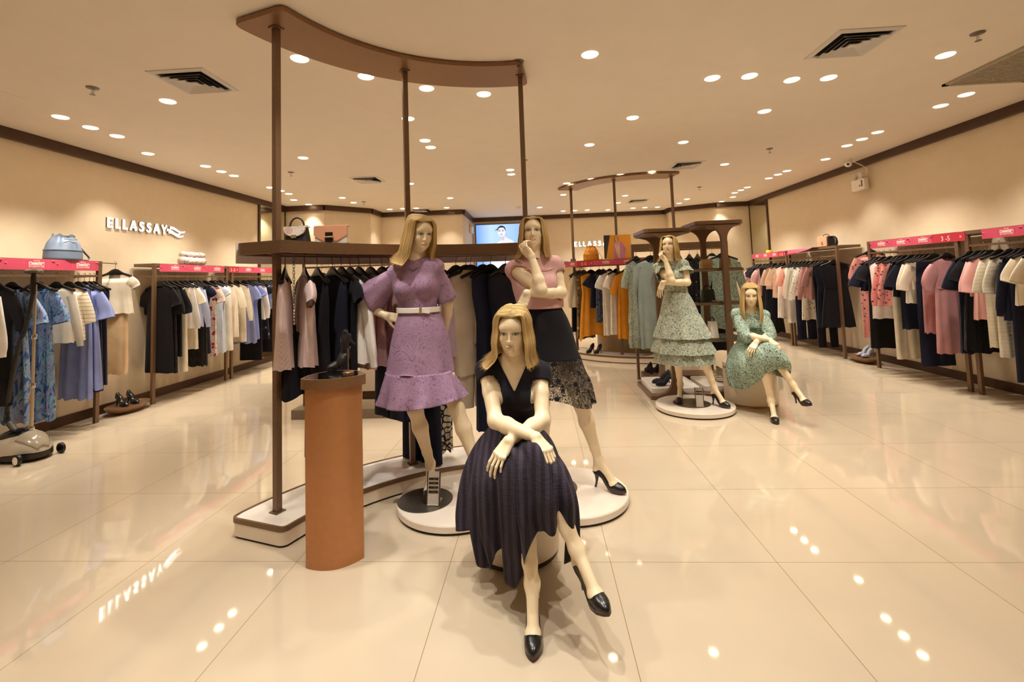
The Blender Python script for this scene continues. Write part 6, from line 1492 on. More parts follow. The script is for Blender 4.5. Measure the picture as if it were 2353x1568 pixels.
# ---------------------------------------------------------------- lit shop names
SIGNM = mat('sign_face_lit', '#ffffff', .5, emit='#fff6ea', es=4.0); SIGNS = mat('sign_side_painted_shade', '#8d7a61', .5)  # brown sides have the shade beside the lit faces painted in
try: SIGNM.cycles.emission_sampling = 'NONE'
except Exception: pass
def shop_sign(label, org, R3, width, cap, logo=True):
    """org: left end of the baseline; R3: reading direction; letters stand off the wall"""
    R3 = np.array(R3, float); U3 = V(0, 0, 1); Wn = np.cross(R3, U3); org = np.array(org, float)
    t = thing('shop_name_sign', label, 'sign', tuple(org), 'lit shop name signs')
    sp = width / 8.0; wd = {'E': .62, 'L': .55, 'A': .86, 'S': .66, 'Y': .74}
    tot = sum(wd[c] for c in 'ELLASSAY'); gap = (width - tot * cap) / 7; x = 0
    st = lambda mb, a, b, w, z0, z1: mb.loft([[org + R3 * (p[0] * cap + x) + U3 * p[1] * cap + Wn * z for p in quad(a, b, w)] for z in (z0, z1)])
    def quad(a, b, w):
        a = np.array(a, float); b = np.array(b, float); d = norm(b - a); n_ = V(-d[1], d[0]) * w / 2; return [a + n_, a - n_, b - n_, b + n_]
    G = {'E': [((.12, 0), (.12, 1), .24), ((.05, .08), (.62, .08), .16), ((.05, .5), (.55, .5), .13), ((.05, .92), (.62, .92), .16)],
         'L': [((.12, 0), (.12, 1), .24), ((.05, .08), (.56, .08), .16)],
         'A': [((.08, 0), (.42, 1.0), .17), ((.80, 0), (.44, 1.0), .26), ((.2, .3), (.68, .3), .13)],
         'Y': [((.06, 1), (.37, .42), .22), ((.70, 1), (.38, .42), .16), ((.37, .5), (.37, 0), .22)]}
    a = np.linspace(0, 1, 17)
    Sp = spline([(.60, .80), (.45, .93), (.24, .90), (.15, .74), (.28, .58), (.48, .44), (.55, .25), (.42, .09), (.2, .07), (.05, .20)], 22)
    for ch in 'ELLASSAY':
        for nm, z0, z1, m_ in (('letter_' + ch.lower(), .022, .026, SIGNM), ('letter_side', .0, .022, SIGNS)):
            mb = MB()
            if ch == 'S':
                for k in range(21): st(mb, Sp[k], Sp[k + 1] + (Sp[k + 1] - Sp[k]) * .12, np.interp(k, [0, 10, 20], [.15, .26, .15]), z0, z1)
            else:
                for g_ in G[ch]: st(mb, *g_, z0, z1)
            o = obj(nm, mb, m_, t if m_ is SIGNM else last, smooth=False)
            if m_ is SIGNM: last = o
        x += wd[ch] * cap + gap
    if logo:
        x = width + .05 * cap
        for (x0, x1, y) in ((.45, 2.75, .66), (.0, 2.0, .36), (.25, 2.5, .12)):
            for z0, z1, m_ in ((.022, .026, SIGNM), (.0, .022, SIGNS)):
                mb = MB(); u = np.linspace(0, 1, 16); yy = y + .17 * np.sin(u * 5.2 + 1.0) - .1 * u; hw = .125 * (1 - .55 * u ** 2)
                up = np.c_[x0 + (x1 - x0) * u, yy + hw]; dn = np.c_[x0 + (x1 - x0) * u, yy - hw]; o_ = np.r_[up, dn[::-1]]
                mb.loft([[org + R3 * (p[0] * cap + x) + U3 * p[1] * cap + Wn * z for p in o_] for z in (z0, z1)])
                o = obj('logo_wave' if m_ is SIGNM else 'logo_side', mb, m_, t if m_ is SIGNM else last, smooth=False)
                if m_ is SIGNM: last = o
    return t
shop_sign('lit white shop name with wave mark on the left wall above the clothes racks', (XL + .001, 5.40, 2.205), (0, 1, 0), .92, .122)
shop_sign('small lit white shop name on the back wall behind the orange bag and poster', (.985, 12.599, 2.205), (1, 0, 0), .98, .125)

# ---------------------------------------------------------------- screen and poster
scr = thing('display_screen', 'bright blue advertising screen with a dark haired woman on the back wall', 'screen', (-.85, 12.58, 2.1))
t = NT('screen_picture_blue'); tc = t.n('ShaderNodeTexCoord'); sx = t.n('ShaderNodeSeparateXYZ'); t.l(tc.outputs['Generated'], sx.inputs[0])
cl = t.ramp(sx.outputs[0], [(0, '#6f9fe8'), (.28, '#b9d6fb'), (.6, '#a9caf8'), (1, '#86a9ee')]); t.b.inputs['Base Color'].default_value = (0, 0, 0, 1); t.l(cl, t.b.inputs['Emission Color']); t.b.inputs['Emission Strength'].default_value = 1.15
X0, X1, Z0, Z1 = -1.60, -.20, 1.34, 2.875
def flat(par, name, pts, y, m_):
    p = np.array(pts, float); return obj(name, MB().loft([np.c_[p[:, 0], np.full(len(p), y + .002), p[:, 1]], np.c_[p[:, 0], np.full(len(p), y), p[:, 1]]]), m_, par, smooth=False)
def em(name, c, s=1.1): return mat(name, '#000000', .5, emit=c, es=s)
obj('housing', MB().box2((X0 - .02, 12.56, Z0 - .02), (X1 + .02, 12.599, Z1 + .02)), mat('screen_bezel', '#20242c', .4), scr, smooth=False)
obj('picture', MB().box2((X0, 12.553, Z0), (X1, 12.559, Z1)), t.m, scr, smooth=False)
def P2(x, y): return (X0 + (x - 190) / 1050 * 1.17, 2.86 - (y - 170) / 1050 * 1.13 )
def poly(par, nm, pts, y, m_): return flat(par, nm, [P2(*p) for p in pts], y, m_)
el = lambda cx, cy, rx, ry, n=26, rot=0: [(cx + rx * cos(a) * cos(rot) - ry * sin(a) * sin(rot), cy + rx * cos(a) * sin(rot) + ry * sin(a) * cos(rot)) for a in np.linspace(0, 2 * PI, n + 1)[:-1]]
poly(scr, 'hair', el(800, 290, 98, 100), 12.551, em('scr_hair', '#2c2f40')); poly(scr, 'hair', [(700, 255), (630, 320), (700, 290)], 12.551, em('scr_hair', '#2c2f40'))
poly(scr, 'shoulders', [(775, 420), (775, 560), (700, 620), (620, 690), (560, 900), (1160, 900), (1120, 660), (1060, 570), (960, 520), (880, 470), (870, 400)], 12.549, em('scr_skin', '#e6e4ea'))
poly(scr, 'garment', [(750, 570), (640, 640), (540, 800), (520, 1600), (1230, 1600), (1160, 800), (1100, 760), (960, 740), (830, 650)], 12.547, em('scr_white', '#f4f8ff', 1.2))
poly(scr, 'neck', [(765, 400), (780, 540), (860, 560), (865, 420)], 12.546, em('scr_skin2', '#c9c6d4'))
poly(scr, 'face', el(800, 345, 88, 122), 12.545, em('scr_face', '#e9e6ea'))
for cx in (752, 832): poly(scr, 'eye', el(cx, 325, 26, 9), 12.543, em('scr_dark', '#6a6577')); poly(scr, 'brow', el(cx, 297, 34, 6), 12.543, em('scr_dark', '#6a6577'))
poly(scr, 'nose', el(795, 378, 14, 8), 12.543, em('scr_nose', '#b9b3be')); poly(scr, 'mouth', el(797, 415, 28, 12), 12.543, em('scr_mouth', '#a58796'))
poly(scr, 'hairline', [(715, 262), (740, 225), (800, 205), (860, 222), (885, 265), (840, 240), (780, 240)], 12.542, em('scr_hair', '#2c2f40'))
poly(scr, 'earring', el(912, 425, 15, 22), 12.543, em('scr_nose', '#b9b3be'))
po = thing('poster_panel', 'orange poster of a woman in a pink cardigan leaning on the far curved rack', 'poster', (1.34, 8.42, 1.695))
PX0, PX1, PZ0, PZ1 = 1.115, 1.565, 1.695, 2.088; PYy = 8.00
def Q2(x, y): return (PX0 + (x - 195) / 1045 * (PX1 - PX0), PZ1 - (y - 225) / 915 * (PZ1 - PZ0))
def pq(nm, pts, y, c): return flat(po, nm, [Q2(*p) for p in pts], y, mat('poster_' + c[1:], c, .45))
obj('board', MB().box2((PX0, PYy, PZ0), (PX1, PYy + .012, PZ1)), mat('poster_orange', '#f2a83a', .4), po, smooth=False)
pq('dark_band', [(200, 228), (440, 228), (262, 1138), (196, 1138)], PYy - .003, '#3a3640')
pq('hair', el(680, 400, 82, 130), PYy - .003, '#8a5f38'); pq('shoulders', [(640, 470), (570, 640), (560, 900), (590, 1138), (960, 1138), (1040, 760), (900, 520), (760, 470)], PYy - .0045, '#d58ba6')
pq('inner_top', [(650, 520), (600, 640), (730, 1138), (800, 1138), (790, 500)], PYy - .006, '#e8c3b4'); pq('neck', [(650, 440), (670, 560), (710, 680), (760, 540), (740, 440)], PYy - .007, '#dcaa88'); pq('face', el(675, 385, 58, 88), PYy - .008, '#e6b896')
for cx in (650, 705): pq('eye', el(cx, 370, 16, 7), PYy - .0095, '#5a3d2c')
pq('mouth', el(675, 430, 18, 7), PYy - .0095, '#b0574d'); pq('sleeve', [(890, 640), (1000, 780), (960, 960), (920, 900), (940, 790)], PYy - .006, '#c27795')
obj('easel_leg', MB().bar((1.34, 8.0, 2.0), (1.34, 8.12, 1.692), .02, .01), BROWN, po, smooth=False)

# ---------------------------------------------------------------- shoes on show
def show_shoe(label, loc, ang, mt, sole, grp, strap=False, pitch=0, roll=0, heel=None):
    """loc: point on the support under the heel"""
    c, s = cos(ang), sin(ang); fw, up = V(c, s, 0), V(0, 0, 1)
    if pitch: fw, up = norm(fw * cos(pitch) + up * sin(pitch)), norm(up * cos(pitch) - fw * sin(pitch))
    Rf = frame(fw, up); an = np.array(loc, float) + up * .1695 + fw * .03
    o = pump('court_shoe', an, Rf, None, mt, sole); tag(o, label, 'shoe', grp)
    sd, y, z = Rf.T
    ins = MB(); path = spline([an - z * .070 - y * .025, an + y * .02 - z * .078, an + y * .055 - z * .112], 10); T = np.gradient(path, axis=0)
    ins.loft([[p + sd * .021 + z * .012, p - sd * .021 + z * .012, p - sd * .021 + z * .008, p + sd * .021 + z * .008] for p in path]); obj('insole', ins, mat('tan_insole', '#cfa878', .5), o, smooth=False)
    if strap:
        a = np.linspace(0, 2 * PI, 21); c0 = an - z * .045 + y * .004
        obj('ankle_strap', MB().tube(c0 + np.cos(a)[:, None] * sd * .028 + np.sin(a)[:, None] * y * .042 + (-np.sin(a) * .022)[:, None] * z, .0042, 8, cap=False), mt, o)
    return o
g_ = 'black pumps on the left dish'
show_shoe('black pump on the oval dish by the left wall, nearer the camera', (-5.02, 5.43, .086), -.35, SHOEM, BLACKP, g_); show_shoe('black pump on the oval dish by the left wall, farther back', (-5.0, 5.56, .086), -.35, SHOEM, BLACKP, g_)
GRYL = mat('grey_leather', '#b8bccb', .35)
g_ = 'grey slingbacks on the right dish'
show_shoe('pale grey slingback on the right wall dish, nearer the camera', (4.90, 7.44, .086), PI + .25, GRYL, BLACKP, g_, True); show_shoe('pale grey slingback on the right wall dish, farther back', (4.92, 7.57, .086), PI + .25, GRYL, BLACKP, g_, True)
SUED = mat('black_suede', '#1b1922', .85); g_ = 'black suede pumps on the white plinth'
show_shoe('black suede pump on the white stand plinth, nearer the camera', (1.53, 5.75, .116), PI + .12, SUED, BLACKP, g_); show_shoe('black suede pump on the white stand plinth, farther back', (1.52, 5.89, .116), PI + .12, SUED, BLACKP, g_)
ZEB = fabric('zebra_leather', '#d9cbb0', 'stripes', ('#191512',), sc=3.5, rough=.4); g_ = 'zebra striped heels on the right plinth'
show_shoe('zebra striped heel on the right stand plinth, left of the pair', (2.02, 6.0, .116), -.9, ZEB, BLACKP, g_, True); show_shoe('zebra striped heel on the right stand plinth, right of the pair', (2.14, 6.06, .116), -.9, ZEB, BLACKP, g_, True)
g_ = 'black block heels on the low rack base'
for k, (x, nm) in enumerate(((1.47, 'left'), (1.585, 'right'))):
    o = show_shoe('black block-heeled shoe seen from behind on the low brown base, %s one' % nm, (x, 6.60, .081), PI / 2 + .15, SUED, SOLE_R, g_)
    obj('block_heel', MB().prism(rrect(.05, .045, .012, 4, (x, 6.60)), .081, .17), SUED, o, ang=40)
g_ = 'black bow slingbacks on the far plinth'
q = far_xy(angs[0] + .15 * (angs[2] - angs[0]), .02)
for k, (dx, nm) in enumerate(((0, 'left'), (.115, 'right'))):
    show_shoe('black patent bow slingback on the far curved plinth, %s one' % nm, (q[0] + dx + .12, q[1] - dx * .8 - .08, .109), -2.3, SHOEM, BLACKP, g_, True)
# sandals on the column
g_ = 'black ankle strap sandals on the column'
ss_ = thing('shoe_stand', 'small brass rod stand with round foot on the copper column pedestal', 'shoe stand', (-1.055, 2.50, .938), )
obj('foot', MB().lathe([(.030, 0), (.030, .014), (.026, .018), (0, .018)], (-1.03, 2.52, .9375), 24), BROWN2, ss_); obj('rod', MB().tube([(-1.03, 2.52, .95), (-1.03, 2.52, 1.075)], .004, 8), BROWN2, ss_)
MATL = mat('black_matte_leather', '#191817', .45)
def shrink(o, k, c):
    c = np.array(c, float); o.scale = (k, k, k); o.location = tuple(c * (1 - k))
c_ = (-1.125, 2.76, .9405); shrink(show_shoe('black pointed ankle strap sandal lying on the copper column top', c_, -1.9, MATL, BLACKP, g_, True), .78, c_)
c_ = (-1.03, 2.62, 1.085); shrink(show_shoe('black pointed ankle strap sandal propped up on the rod stand', c_, -1.9, MATL, BLACKP, g_, True, pitch=-.75), .78, c_)

# ---------------------------------------------------------------- handbags
def bucket_bag(label, loc, rz, mt, mtd, w, d, h, grp=None):
    o = thing('bucket_bag', label, 'handbag', (0, 0, 0)); mb = MB(); rings = []
    for k in range(22):
        u = k / 21; z = h * u; a = np.arange(64) * 2 * PI / 64
        ww = w / 2 * np.interp(u, [0, .05, .38, .7, .9, 1], [.96, 1, .98, .80, .60, .56]); dd = d / 2 * np.interp(u, [0, .05, .38, .7, .9, 1], [.96, 1, .96, .72, .40, .46])
        A = max(0, u - .38) * .32
        f_ = 1 + A * (np.sin(7 * a + .6) + .5 * np.sin(11 * a + 2)) 
        rings.append(np.c_[ww * np.cos(a) * (1 + A * .3 * np.sin(5 * a)), dd * np.sin(a) * f_, z + (.05 * h * np.sin(5 * a + 1) * max(0, u - .7) * 2.5)])
    mb.loft(rings, True, False); obj('body', mb, mt, o, ang=None)
    mb = MB(); a = np.arange(48) * 2 * PI / 48; mb.loft([np.c_[(w / 2 * .985 + r_) * np.cos(a), (d / 2 * .97 + r_) * np.sin(a), np.full(48, z)] for z, r_ in ((h * .365, 0), (h * .375, .004), (h * .395, .004), (h * .405, 0))], False, False); obj('base_seam', mb, mtd, o)
    obj('drawstring', MB().tube(spline([(-.2 * w, -.36 * d, h * .82), (0, -.42 * d, h * .80), (.16 * w, -.36 * d, h * .83), (.1 * w, -.5 * d, h * .6)], 18), .0045, 6), mtd, o)
    obj('strap', MB().tube(spline([(.30 * w, .0, h * .86), (.45 * w, .0, h * .62), (.60 * w, -.01, h * .35), (.72 * w, -.02, h * .14), (.66 * w, -.03, .006), (.52 * w, -.03, .007)], 30), .014, 8, flat=.25), mtd, o)
    return place(o, loc, rz)
PBLU = mat('pale_blue_leather', '#6d7b90', .5, bump=.1); PBLD = mat('pale_blue_leather_dark', '#647287', .5)
bucket_bag('pale blue drawstring bucket bag on the left rack nearest the camera', (-4.97, 4.70, TZ + .001), PI / 2 + .0, PBLU, PBLD, .37, .24, .265)
bucket_bag('orange drawstring bucket bag on the far curved rack beside the poster', (.93, 8.32, 1.691), -.3, mat('orange_leather', '#e59a2a', .5, bump=.1), mat('orange_leather_dark', '#d38a20', .5), .27, .2, .25)
# floral clutch
fc = thing('clutch_bag', 'floral roll-top clutch bag on the second left rack', 'handbag', (0, 0, 0)); FLO2 = F('floral_clutch_print', '#ddd0c6', 'floral', ('#cfc2ba', '#8d2a46', '#d9c6bf', '#4b3a5a', '#8a4a5a'), sc=2.6, rough=.5)
mb = MB(); rings = []
for k in range(14):
    x = -.2 + .4 * k / 13; a = np.arange(24) * 2 * PI / 24; w_ = 1 + .06 * sin(k * 1.7); rings.append(np.c_[np.full(24, x), .07 * w_ * np.cos(a), .058 + .058 * w_ * np.sign(np.sin(a)) * np.abs(np.sin(a)) ** .8])
obj('body', mb.loft(rings), FLO2, fc, ang=None)
mb = MB(); rings = []
for k in range(14):
    x = -.205 + .39 * k / 13; a = np.arange(20) * 2 * PI / 20; rings.append(np.c_[np.full(20, x + .03), .055 * np.cos(a) + .012, .15 + .04 * np.sin(a) + .006 * np.sin(5 * a + k)])
obj('rolled_flap', mb.loft(rings), FLO2, fc, ang=None); place(fc, (-4.99, 6.60, TZ + .001), PI / 2)
# black bag with white floral flap
hb = thing('handbag', 'small black handbag with white rose-print flap and top handle on the front curved shelf', 'handbag', (0, 0, 0))
mb = MB(); mb.loft([np.c_[rrect(.150 - .02 * u, .075 - .03 * u, .018, 4), np.full(20, .098 * u + .0)] for u in np.linspace(0, 1, 8)]); obj('body', mb, mat('black_grain_leather', '#1c1a1e', .5, bump=.2, bscale=500), hb, ang=35)
fl = []; 
for k in range(25):
    a = PI + PI * k / 24; fl.append((.073 * cos(a) * (1.0), .098 + .060 * sin(a) * (abs(sin(a)) ** -.25 if abs(sin(a)) > .01 else 1)))
fl = [(-.072, .100)] + fl[1:-1] + [(.072, .100)]
t = NT('rose_print_flap'); t.b.inputs['Roughness'].default_value = .4; co = t.co(None, False)
def dist2(cx, cz, r):
    v = t.n('ShaderNodeVectorMath', operation='DISTANCE'); t.l(co, v.inputs[0]); v.inputs[1].default_value = (cx, -.042, cz); return v.outputs['Value']
w_ = t.n('ShaderNodeTexWave', wave_type='RINGS', rings_direction='SPHERICAL', Scale=42.0, Distortion=5.0, Detail=1.0); mp = t.n('ShaderNodeMapping'); mp.inputs['Location'].default_value = (.036, .04, -.078); t.l(co, mp.inputs[0]); t.l(mp.outputs[0], w_.inputs[0])
rm = t.n('ShaderNodeMath', operation='LESS_THAN'); t.l(dist2(-.036, .078, 0), rm.inputs[0]); rm.inputs[1].default_value = .026
m1 = t.n('ShaderNodeMath', operation='MULTIPLY'); t.l(rm.outputs[0], m1.inputs[0]); t.l(t.ramp(w_.outputs['Fac'], [(.35, 0.0), (.5, 1.0)]), m1.inputs[1])
vo = t.n('ShaderNodeTexVoronoi', Scale=70.0); t.l(co, vo.inputs[0]); base = t.mix(t.ramp(vo.outputs['Distance'], [(.16, .8), (.26, 0.0)]), '#f2e9df', '#6b5f5c'); t.l(t.mix(m1.outputs[0], base, '#d8a58e'), t.b.inputs['Base Color'])
obj('flap', MB().loft([[(x, -.040 + .0 * z, z) for x, z in fl], [(x, -.028, z) for x, z in fl]]), t.m, hb, ang=35)
obj('flap_top', MB().box2((-.072, -.036, .094), (.072, .022, .101)), t.m, hb, smooth=False)
obj('clasp', MB().box((.0, -.044, .037), (.034, .006, .02)), mat('pale_gold', '#e2d3a8', .25, .8), hb, smooth=False)
a = np.linspace(0, PI, 24); obj('handle', MB().tube(np.c_[.048 * np.cos(a) - .006, 0 * a, .102 + .055 * np.sin(a)], .0055, 8), BLACKP, hb)
obj('handle_base', MB().tube([(-.066, 0, .104), (.066, 0, .102)], .005, 8), BLACKP, hb)
place(hb, (-1.475, 2.855, 1.6845), -.12)
cl_ = thing('clutch_bag', 'nude and white envelope clutch with black clasp on the front curved shelf', 'handbag', (0, 0, 0))
obj('body', MB().prism(rrect(.215, .045, .012, 4), 0, .112, .004), mat('white_leather', '#f4ece2', .4), cl_, ang=35)
fl = [(-.108, .114), (-.108, .055), (-.045, .018), (.045, .018), (.108, .055), (.108, .114)]
obj('flap', MB().loft([[(x, -.029, z) for x, z in fl], [(x, -.022, z) for x, z in fl]]), mat('nude_leather', '#d69b7a', .45), cl_, ang=35); obj('flap_top', MB().prism(rrect(.217, .052, .012, 4), .108, .118, .003), MATS['nude_leather'], cl_, ang=35)
tb = [(-.024, .073), (-.024, .012), (-.012, .001), (.012, .001), (.024, .012), (.024, .073)]
obj('tab', MB().loft([[(x - .008, -.034, z) for x, z in tb], [(x - .008, -.029, z) for x, z in tb]]), BLACKP, cl_, smooth=False); obj('clasp_bar', MB().tube([(-.038, -.038, .042), (.022, -.038, .042)], .0055, 10), mat('pale_gold', '#e2d3a8', .25, .8), cl_)
place(cl_, (-1.325, 3.005, 1.6845), .05)
tb_ = thing('shoulder_bag', 'small tan box shoulder bag with black strap on the right wall rack', 'handbag', (0, 0, 0))
obj('body', MB().prism(rrect(.30, .12, .02, 4), 0, .17, .006), mat('black_grain_leather', '#1c1a1e', .5), tb_, ang=35); obj('front_flap', MB().loft([np.c_[np.array(rrect(.27, .16, .02, 4))[:, 0] - .01, np.full(20, y), np.array(rrect(.27, .16, .02, 4))[:, 1] + .09] for y in (-.072, -.058)]), mat('nude_leather', '#d69b7a', .45), tb_, ang=35)
obj('top_flap', MB().prism(rrect(.275, .125, .02, 4, (-.01, 0)), .166, .178, .004), MATS['nude_leather'], tb_, ang=35)
a = np.linspace(0, 2 * PI, 17); obj('buckle', MB().tube(np.c_[.012 * np.cos(a), np.full(17, -.076), .06 + .03 * np.sin(a)], .003, 6, cap=False), STEEL, tb_)
obj('strap', MB().tube(spline([(.14, 0, .14), (.21, 0, .16), (.28, -.01, .11), (.30, -.02, .03), (.25, -.03, .008), (.16, -.03, .02)], 26), .02, 8, flat=.25), BLACKP, tb_); obj('handle', MB().tube(spline([(-.1, 0, .17), (-.05, 0, .205), (.05, 0, .205), (.1, 0, .17)], 16), .006, 8), BLACKP, tb_)
place(tb_, (4.86, 8.30, TZ + .001), -PI / 2)
def small_bag(label, cat, w, d, h, mt, loc, rz, handle=None, flap=None, nm='handbag'):
    o = thing(nm, label, cat, (0, 0, 0)); obj('body', MB().loft([np.c_[rrect(w * (1 - .15 * u), d * (1 - .35 * u), .012, 4), np.full(20, h * u)] for u in np.linspace(0, 1, 6)]), mt, o, ang=35)
    if flap: obj('flap', MB().loft([[(-w * .47, -d * .5 - .006 + .02 * (z > h * .6), z), (w * .47, -d * .5 - .006 + .02 * (z > h * .6), z), (w * .45, -d * .3, z), (-w * .45, -d * .3, z)] for z in (h * .35, h * .6, h * 1.01)]), flap, o, ang=35)
    if handle: a = np.linspace(0, PI, 18); obj('handle', MB().tube(np.c_[w * .3 * np.cos(a), 0 * a, h * .97 + .05 * np.sin(a)], .006, 8), handle, o)
    return place(o, loc, rz)
GLD = mat('gold_leather', '#b9996a', .35, .5)
small_bag('gold folded clutch on the top shelf of the right T shaped stand', 'handbag', .15, .05, .11, GLD, (2.02, 5.86, 1.4625), .25, flap=GLD, nm='clutch_bag')
small_bag('tan clutch leaning behind the front post on the top shelf of the stand', 'handbag', .14, .05, .12, mat('camel_leather', '#9c7a52', .4), (2.26, 5.9, 1.4625), -.3, nm='clutch_bag')
small_bag('dark green handbag on the middle shelf of the right T shaped stand', 'handbag', .16, .09, .14, mat('dark_green_leather', '#1f2a20', .4), (2.06, 5.98, 1.0675), .1, handle=BLACKP)
small_bag('white upright handbag on the lowest shelf of the right T shaped stand', 'handbag', .09, .13, .19, mat('white_leather', '#f4ece2', .4), (2.05, 5.86, .6425), .15, handle=BLACKP)
br_ = thing('bracelet', 'silver bracelet lying on the middle shelf of the right T shaped stand', 'jewellery', (2.07, 5.80, 1.0685)); mb = MB(); a = np.linspace(0, 2 * PI, 25); mb.tube(np.c_[2.07 + .035 * np.cos(a), 5.80 + .03 * np.sin(a), np.full(25, 1.0745)], .005, 8, cap=False)
obj('band', mb, CHROME, br_); mb = MB()
for k in range(6): mb.ell((2.10 + .012 * k, 5.78, 1.0745), (.006, .006, .006), 8, 6)
obj('beads', mb, CHROME, br_)
tag(obj('tape_roll', MB().lathe([(.03, 0), (.055, 0), (.06, .03), (.055, .06), (.03, .06), (.03, 0)], (4.86, 10.3, TZ + .001), 24, False, False), mat('yellow_tape', '#e8dc3a', .4)), 'yellow roll on top of the farthest right wall rack', 'tape roll')
ws = thing('wall_shelf', 'narrow wooden wall shelf with bottles on the back wall right of the pink knit mannequin', 'shelf', (.75, 12.5, 1.72)); obj('board', MB().box2((.3, 12.36, 1.70), (1.25, 12.597, 1.73)), CREAM, ws, smooth=False)
for x in (.42, 1.13): obj('bracket', MB().box2((x - .012, 12.42, 1.62), (x + .012, 12.597, 1.70)), BROWN, ws, smooth=False)
bt = thing('diffuser_bottle', 'small clear bottle with dark label on the back wall shelf', 'bottle', (.49, 12.48, 1.731)); c_ = (.49, 12.48, 1.731)
obj('glass', MB().lathe([(0, 0), (.075, 0), (.08, .02), (.08, .11), (.05, .15), (.032, .16)], c_, 24, True, False), mat('smoky_glass', '#8d7d68', .15), bt); obj('stopper', MB().lathe([(.032, .155), (.05, .165), (.05, .2), (0, .2)], c_, 20), BLACKP, bt); obj('label', MB().box((.49, 12.398, 1.79), (.075, .004, .07)), BLACKP, bt, smooth=False)
for k, (x, w, h, lb) in enumerate(((.73, .14, .09, 'low dark box on the back wall shelf, left of the orange bag'), (.93, .13, .15, 'taller dark box on the back wall shelf, half hidden by the orange bag'))): tag(obj('gift_box', MB().prism(rrect(w, .12, .012, 3, (x, 12.47)), 1.731, 1.731 + h, .004), mat('dark_box', '#24242c', .5)), lb, 'box')

# ---------------------------------------------------------------- garment steamer
gs = thing('garment_steamer', 'silver and black garment steamer with pole and hose at the left edge', 'garment steamer', (0, 0, 0))
SILV = mat('silver_plastic', '#d3cdc0', .3, .45); GBLK = mat('gloss_black', '#0c0b0b', .08)
f = Field((-.36, -.24, -.01), (.36, .24, .34), .006); f.ell((0, 0, .045), (.30, .17, .20), .02); f.ell((-.05, 0, .03), (.28, .18, .10), .05)
X_, Y_, Z_ = np.meshgrid(*f.pts(), indexing='ij'); f.f = np.maximum(f.f, (.045 + .03 * np.sin((X_ + .1) * 5) - Z_).astype(np.float32)); v, F_ = f.mesh(); obj('housing', MB().add(smooth_mesh(v, F_, 3), F_.tolist()), SILV, gs, ang=None)
mb = MB(); mb.loft([np.c_[(.295 - i_) * np.cos(np.arange(48) * PI / 24), (.172 - i_ * .8) * np.sin(np.arange(48) * PI / 24), np.full(48, z)] for z, i_ in ((.012, .03), (.03, .0), (.07, .003))]); obj('lower_skirt', mb, mat('dark_grey_plastic', '#2c2926', .4), gs)
def on_hull(x, y, dz=.002): 
    q = 1 - (x / .30) ** 2 - (y / .17) ** 2; return .045 + .20 * math.sqrt(max(.0, q)) + dz
def patch(xf, yf, n=18): return [[(xf(u, w), yf(u, w), on_hull(xf(u, w), yf(u, w), .004)) for w in np.linspace(0, 1, n)] for u in np.linspace(0, 1, n)]
obj('control_panel', MB().grid(patch(lambda u, w: -.20 + .30 * u, lambda u, w: (-.105 + .16 * w) * (1 - .45 * (2 * u - 1) ** 2) - .015)), GBLK, gs, ang=None, solid=.004)
obj('water_tank', MB().grid(patch(lambda u, w: .12 + .165 * u, lambda u, w: (-.12 + .24 * w) * math.sqrt(max(.05, 1 - ((.12 + .165 * u) / .30) ** 2)))), mat('smoky_tank', '#a89c86', .12, alpha=.75), gs, ang=None, solid=.006)
for sy in (-1, 1):
    for sx in (-.2, .245):
        r_ = .045 if sx > 0 else .025; wv = MB().lathe([(0, -.014), (r_ * .8, -.016), (r_, -.01), (r_, .01), (r_ * .8, .016), (0, .014)], n=28).xform(rotm(0, PI / 2, 0)).xform(None, (sx, sy * .155, r_)); w0 = obj('wheel', wv, BLACKP, gs)
        obj('hubcap', MB().lathe([(0, .002), (r_ * .72, .0), (r_ * .74, -.004)], n=24, cap0=False).xform(rotm(0, PI / 2, 0) if sy < 0 else rotm(0, -PI / 2, 0)).xform(None, (sx, sy * .172, r_)), WHITEL, w0)
GP = mat('champagne_metal', '#c4b49a', .3, .6)
obj('pole', MB().tube([(.09, .02, .22), (.09, .02, .62)], .014, 14).tube([(.09, .02, .6), (.09, .02, 1.05)], .012, 14).tube([(.09, .02, 1.03), (.09, .02, 1.52)], .0105, 14), GP, gs)
for z in (.245, .62, 1.05): obj('pole_clamp', MB().lathe([(.0, -.022), (.02, -.022), (.023, 0), (.02, .022), (0, .022)], (.09, .02, z), 18), CHROME, gs)
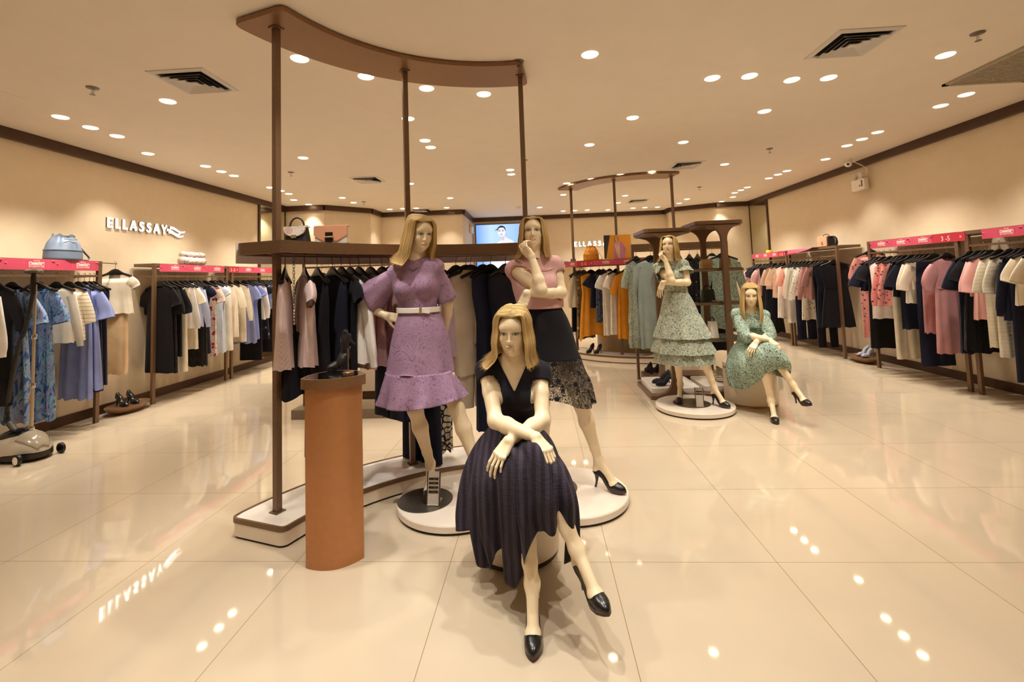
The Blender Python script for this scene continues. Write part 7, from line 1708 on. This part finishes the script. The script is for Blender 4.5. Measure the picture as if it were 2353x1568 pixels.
obj('orange_sticker', MB().box((.09, .0055, .50), (.012, .002, .08)), mat('orange_sticker', '#d9853a', .5), gs, smooth=False)
hd = obj('steam_head', MB().lathe([(0, 1.655), (.055, 1.65), (.075, 1.635), (.07, 1.618), (.04, 1.610), (0, 1.61)], (.115, -.01, 0), 32, sx=1.25, sy=.7), mat('pewter', '#8a8378', .25, .7), gs)
obj('grip', MB().lathe([(.017, 1.62), (.021, 1.56), (.019, 1.46), (.016, 1.42)], (.115, -.01, 0), 18), BLACKP, hd)
rings = []; hw = .2
for k in range(19):
    x = -hw + 2 * hw * k / 18; u = abs(x) / hw; a = np.arange(10) * 2 * PI / 10; rings.append(np.c_[np.full(10, x + .095), .02 + .012 * np.cos(a), 1.53 - .07 * u ** 1.2 + .012 * np.sin(a)])
obj('folding_hanger', MB().loft(rings), BLACKP, gs)
pts = spline([(.115, -.012, 1.43), (.10, -.03, 1.25), (.07, -.04, 1.1), (.01, -.04, 1.0), (-.05, -.05, .7), (-.12, -.04, .42), (-.14, -.02, .30), (-.10, -.01, .24)], 150)
obj('hose', MB().tube(pts, .0165 + .0022 * np.sin(np.arange(150) * 2.1), 12), mat('black_hose', '#1d1b19', .45), gs)
obj('hose_socket', MB().tube([(-.13, -.016, .30), (-.055, -.004, .215)], [.021, .026], 16), mat('grey_socket', '#5c564e', .4), gs)
place(gs, (-4.60, 4.02, 0), -.22)
# ---------------------------------------------------------------- render look
w = bpy.data.worlds.new('world'); SC.world = w; w.use_nodes = True
w.node_tree.nodes['Background'].inputs[0].default_value = (1, .82, .6, 1); w.node_tree.nodes['Background'].inputs[1].default_value = 0.0
SC.view_settings.view_transform = 'Standard'; SC.view_settings.look = 'None'; SC.view_settings.gamma = 1; SC.view_settings.use_curve_mapping = False
SC.view_settings.exposure = 0.13
SC.cycles.use_denoising = True; SC.cycles.max_bounces = 8; SC.cycles.diffuse_bounces = 5; SC.cycles.glossy_bounces = 4; SC.cycles.transparent_max_bounces = 12
SC.cycles.sample_clamp_indirect = 6
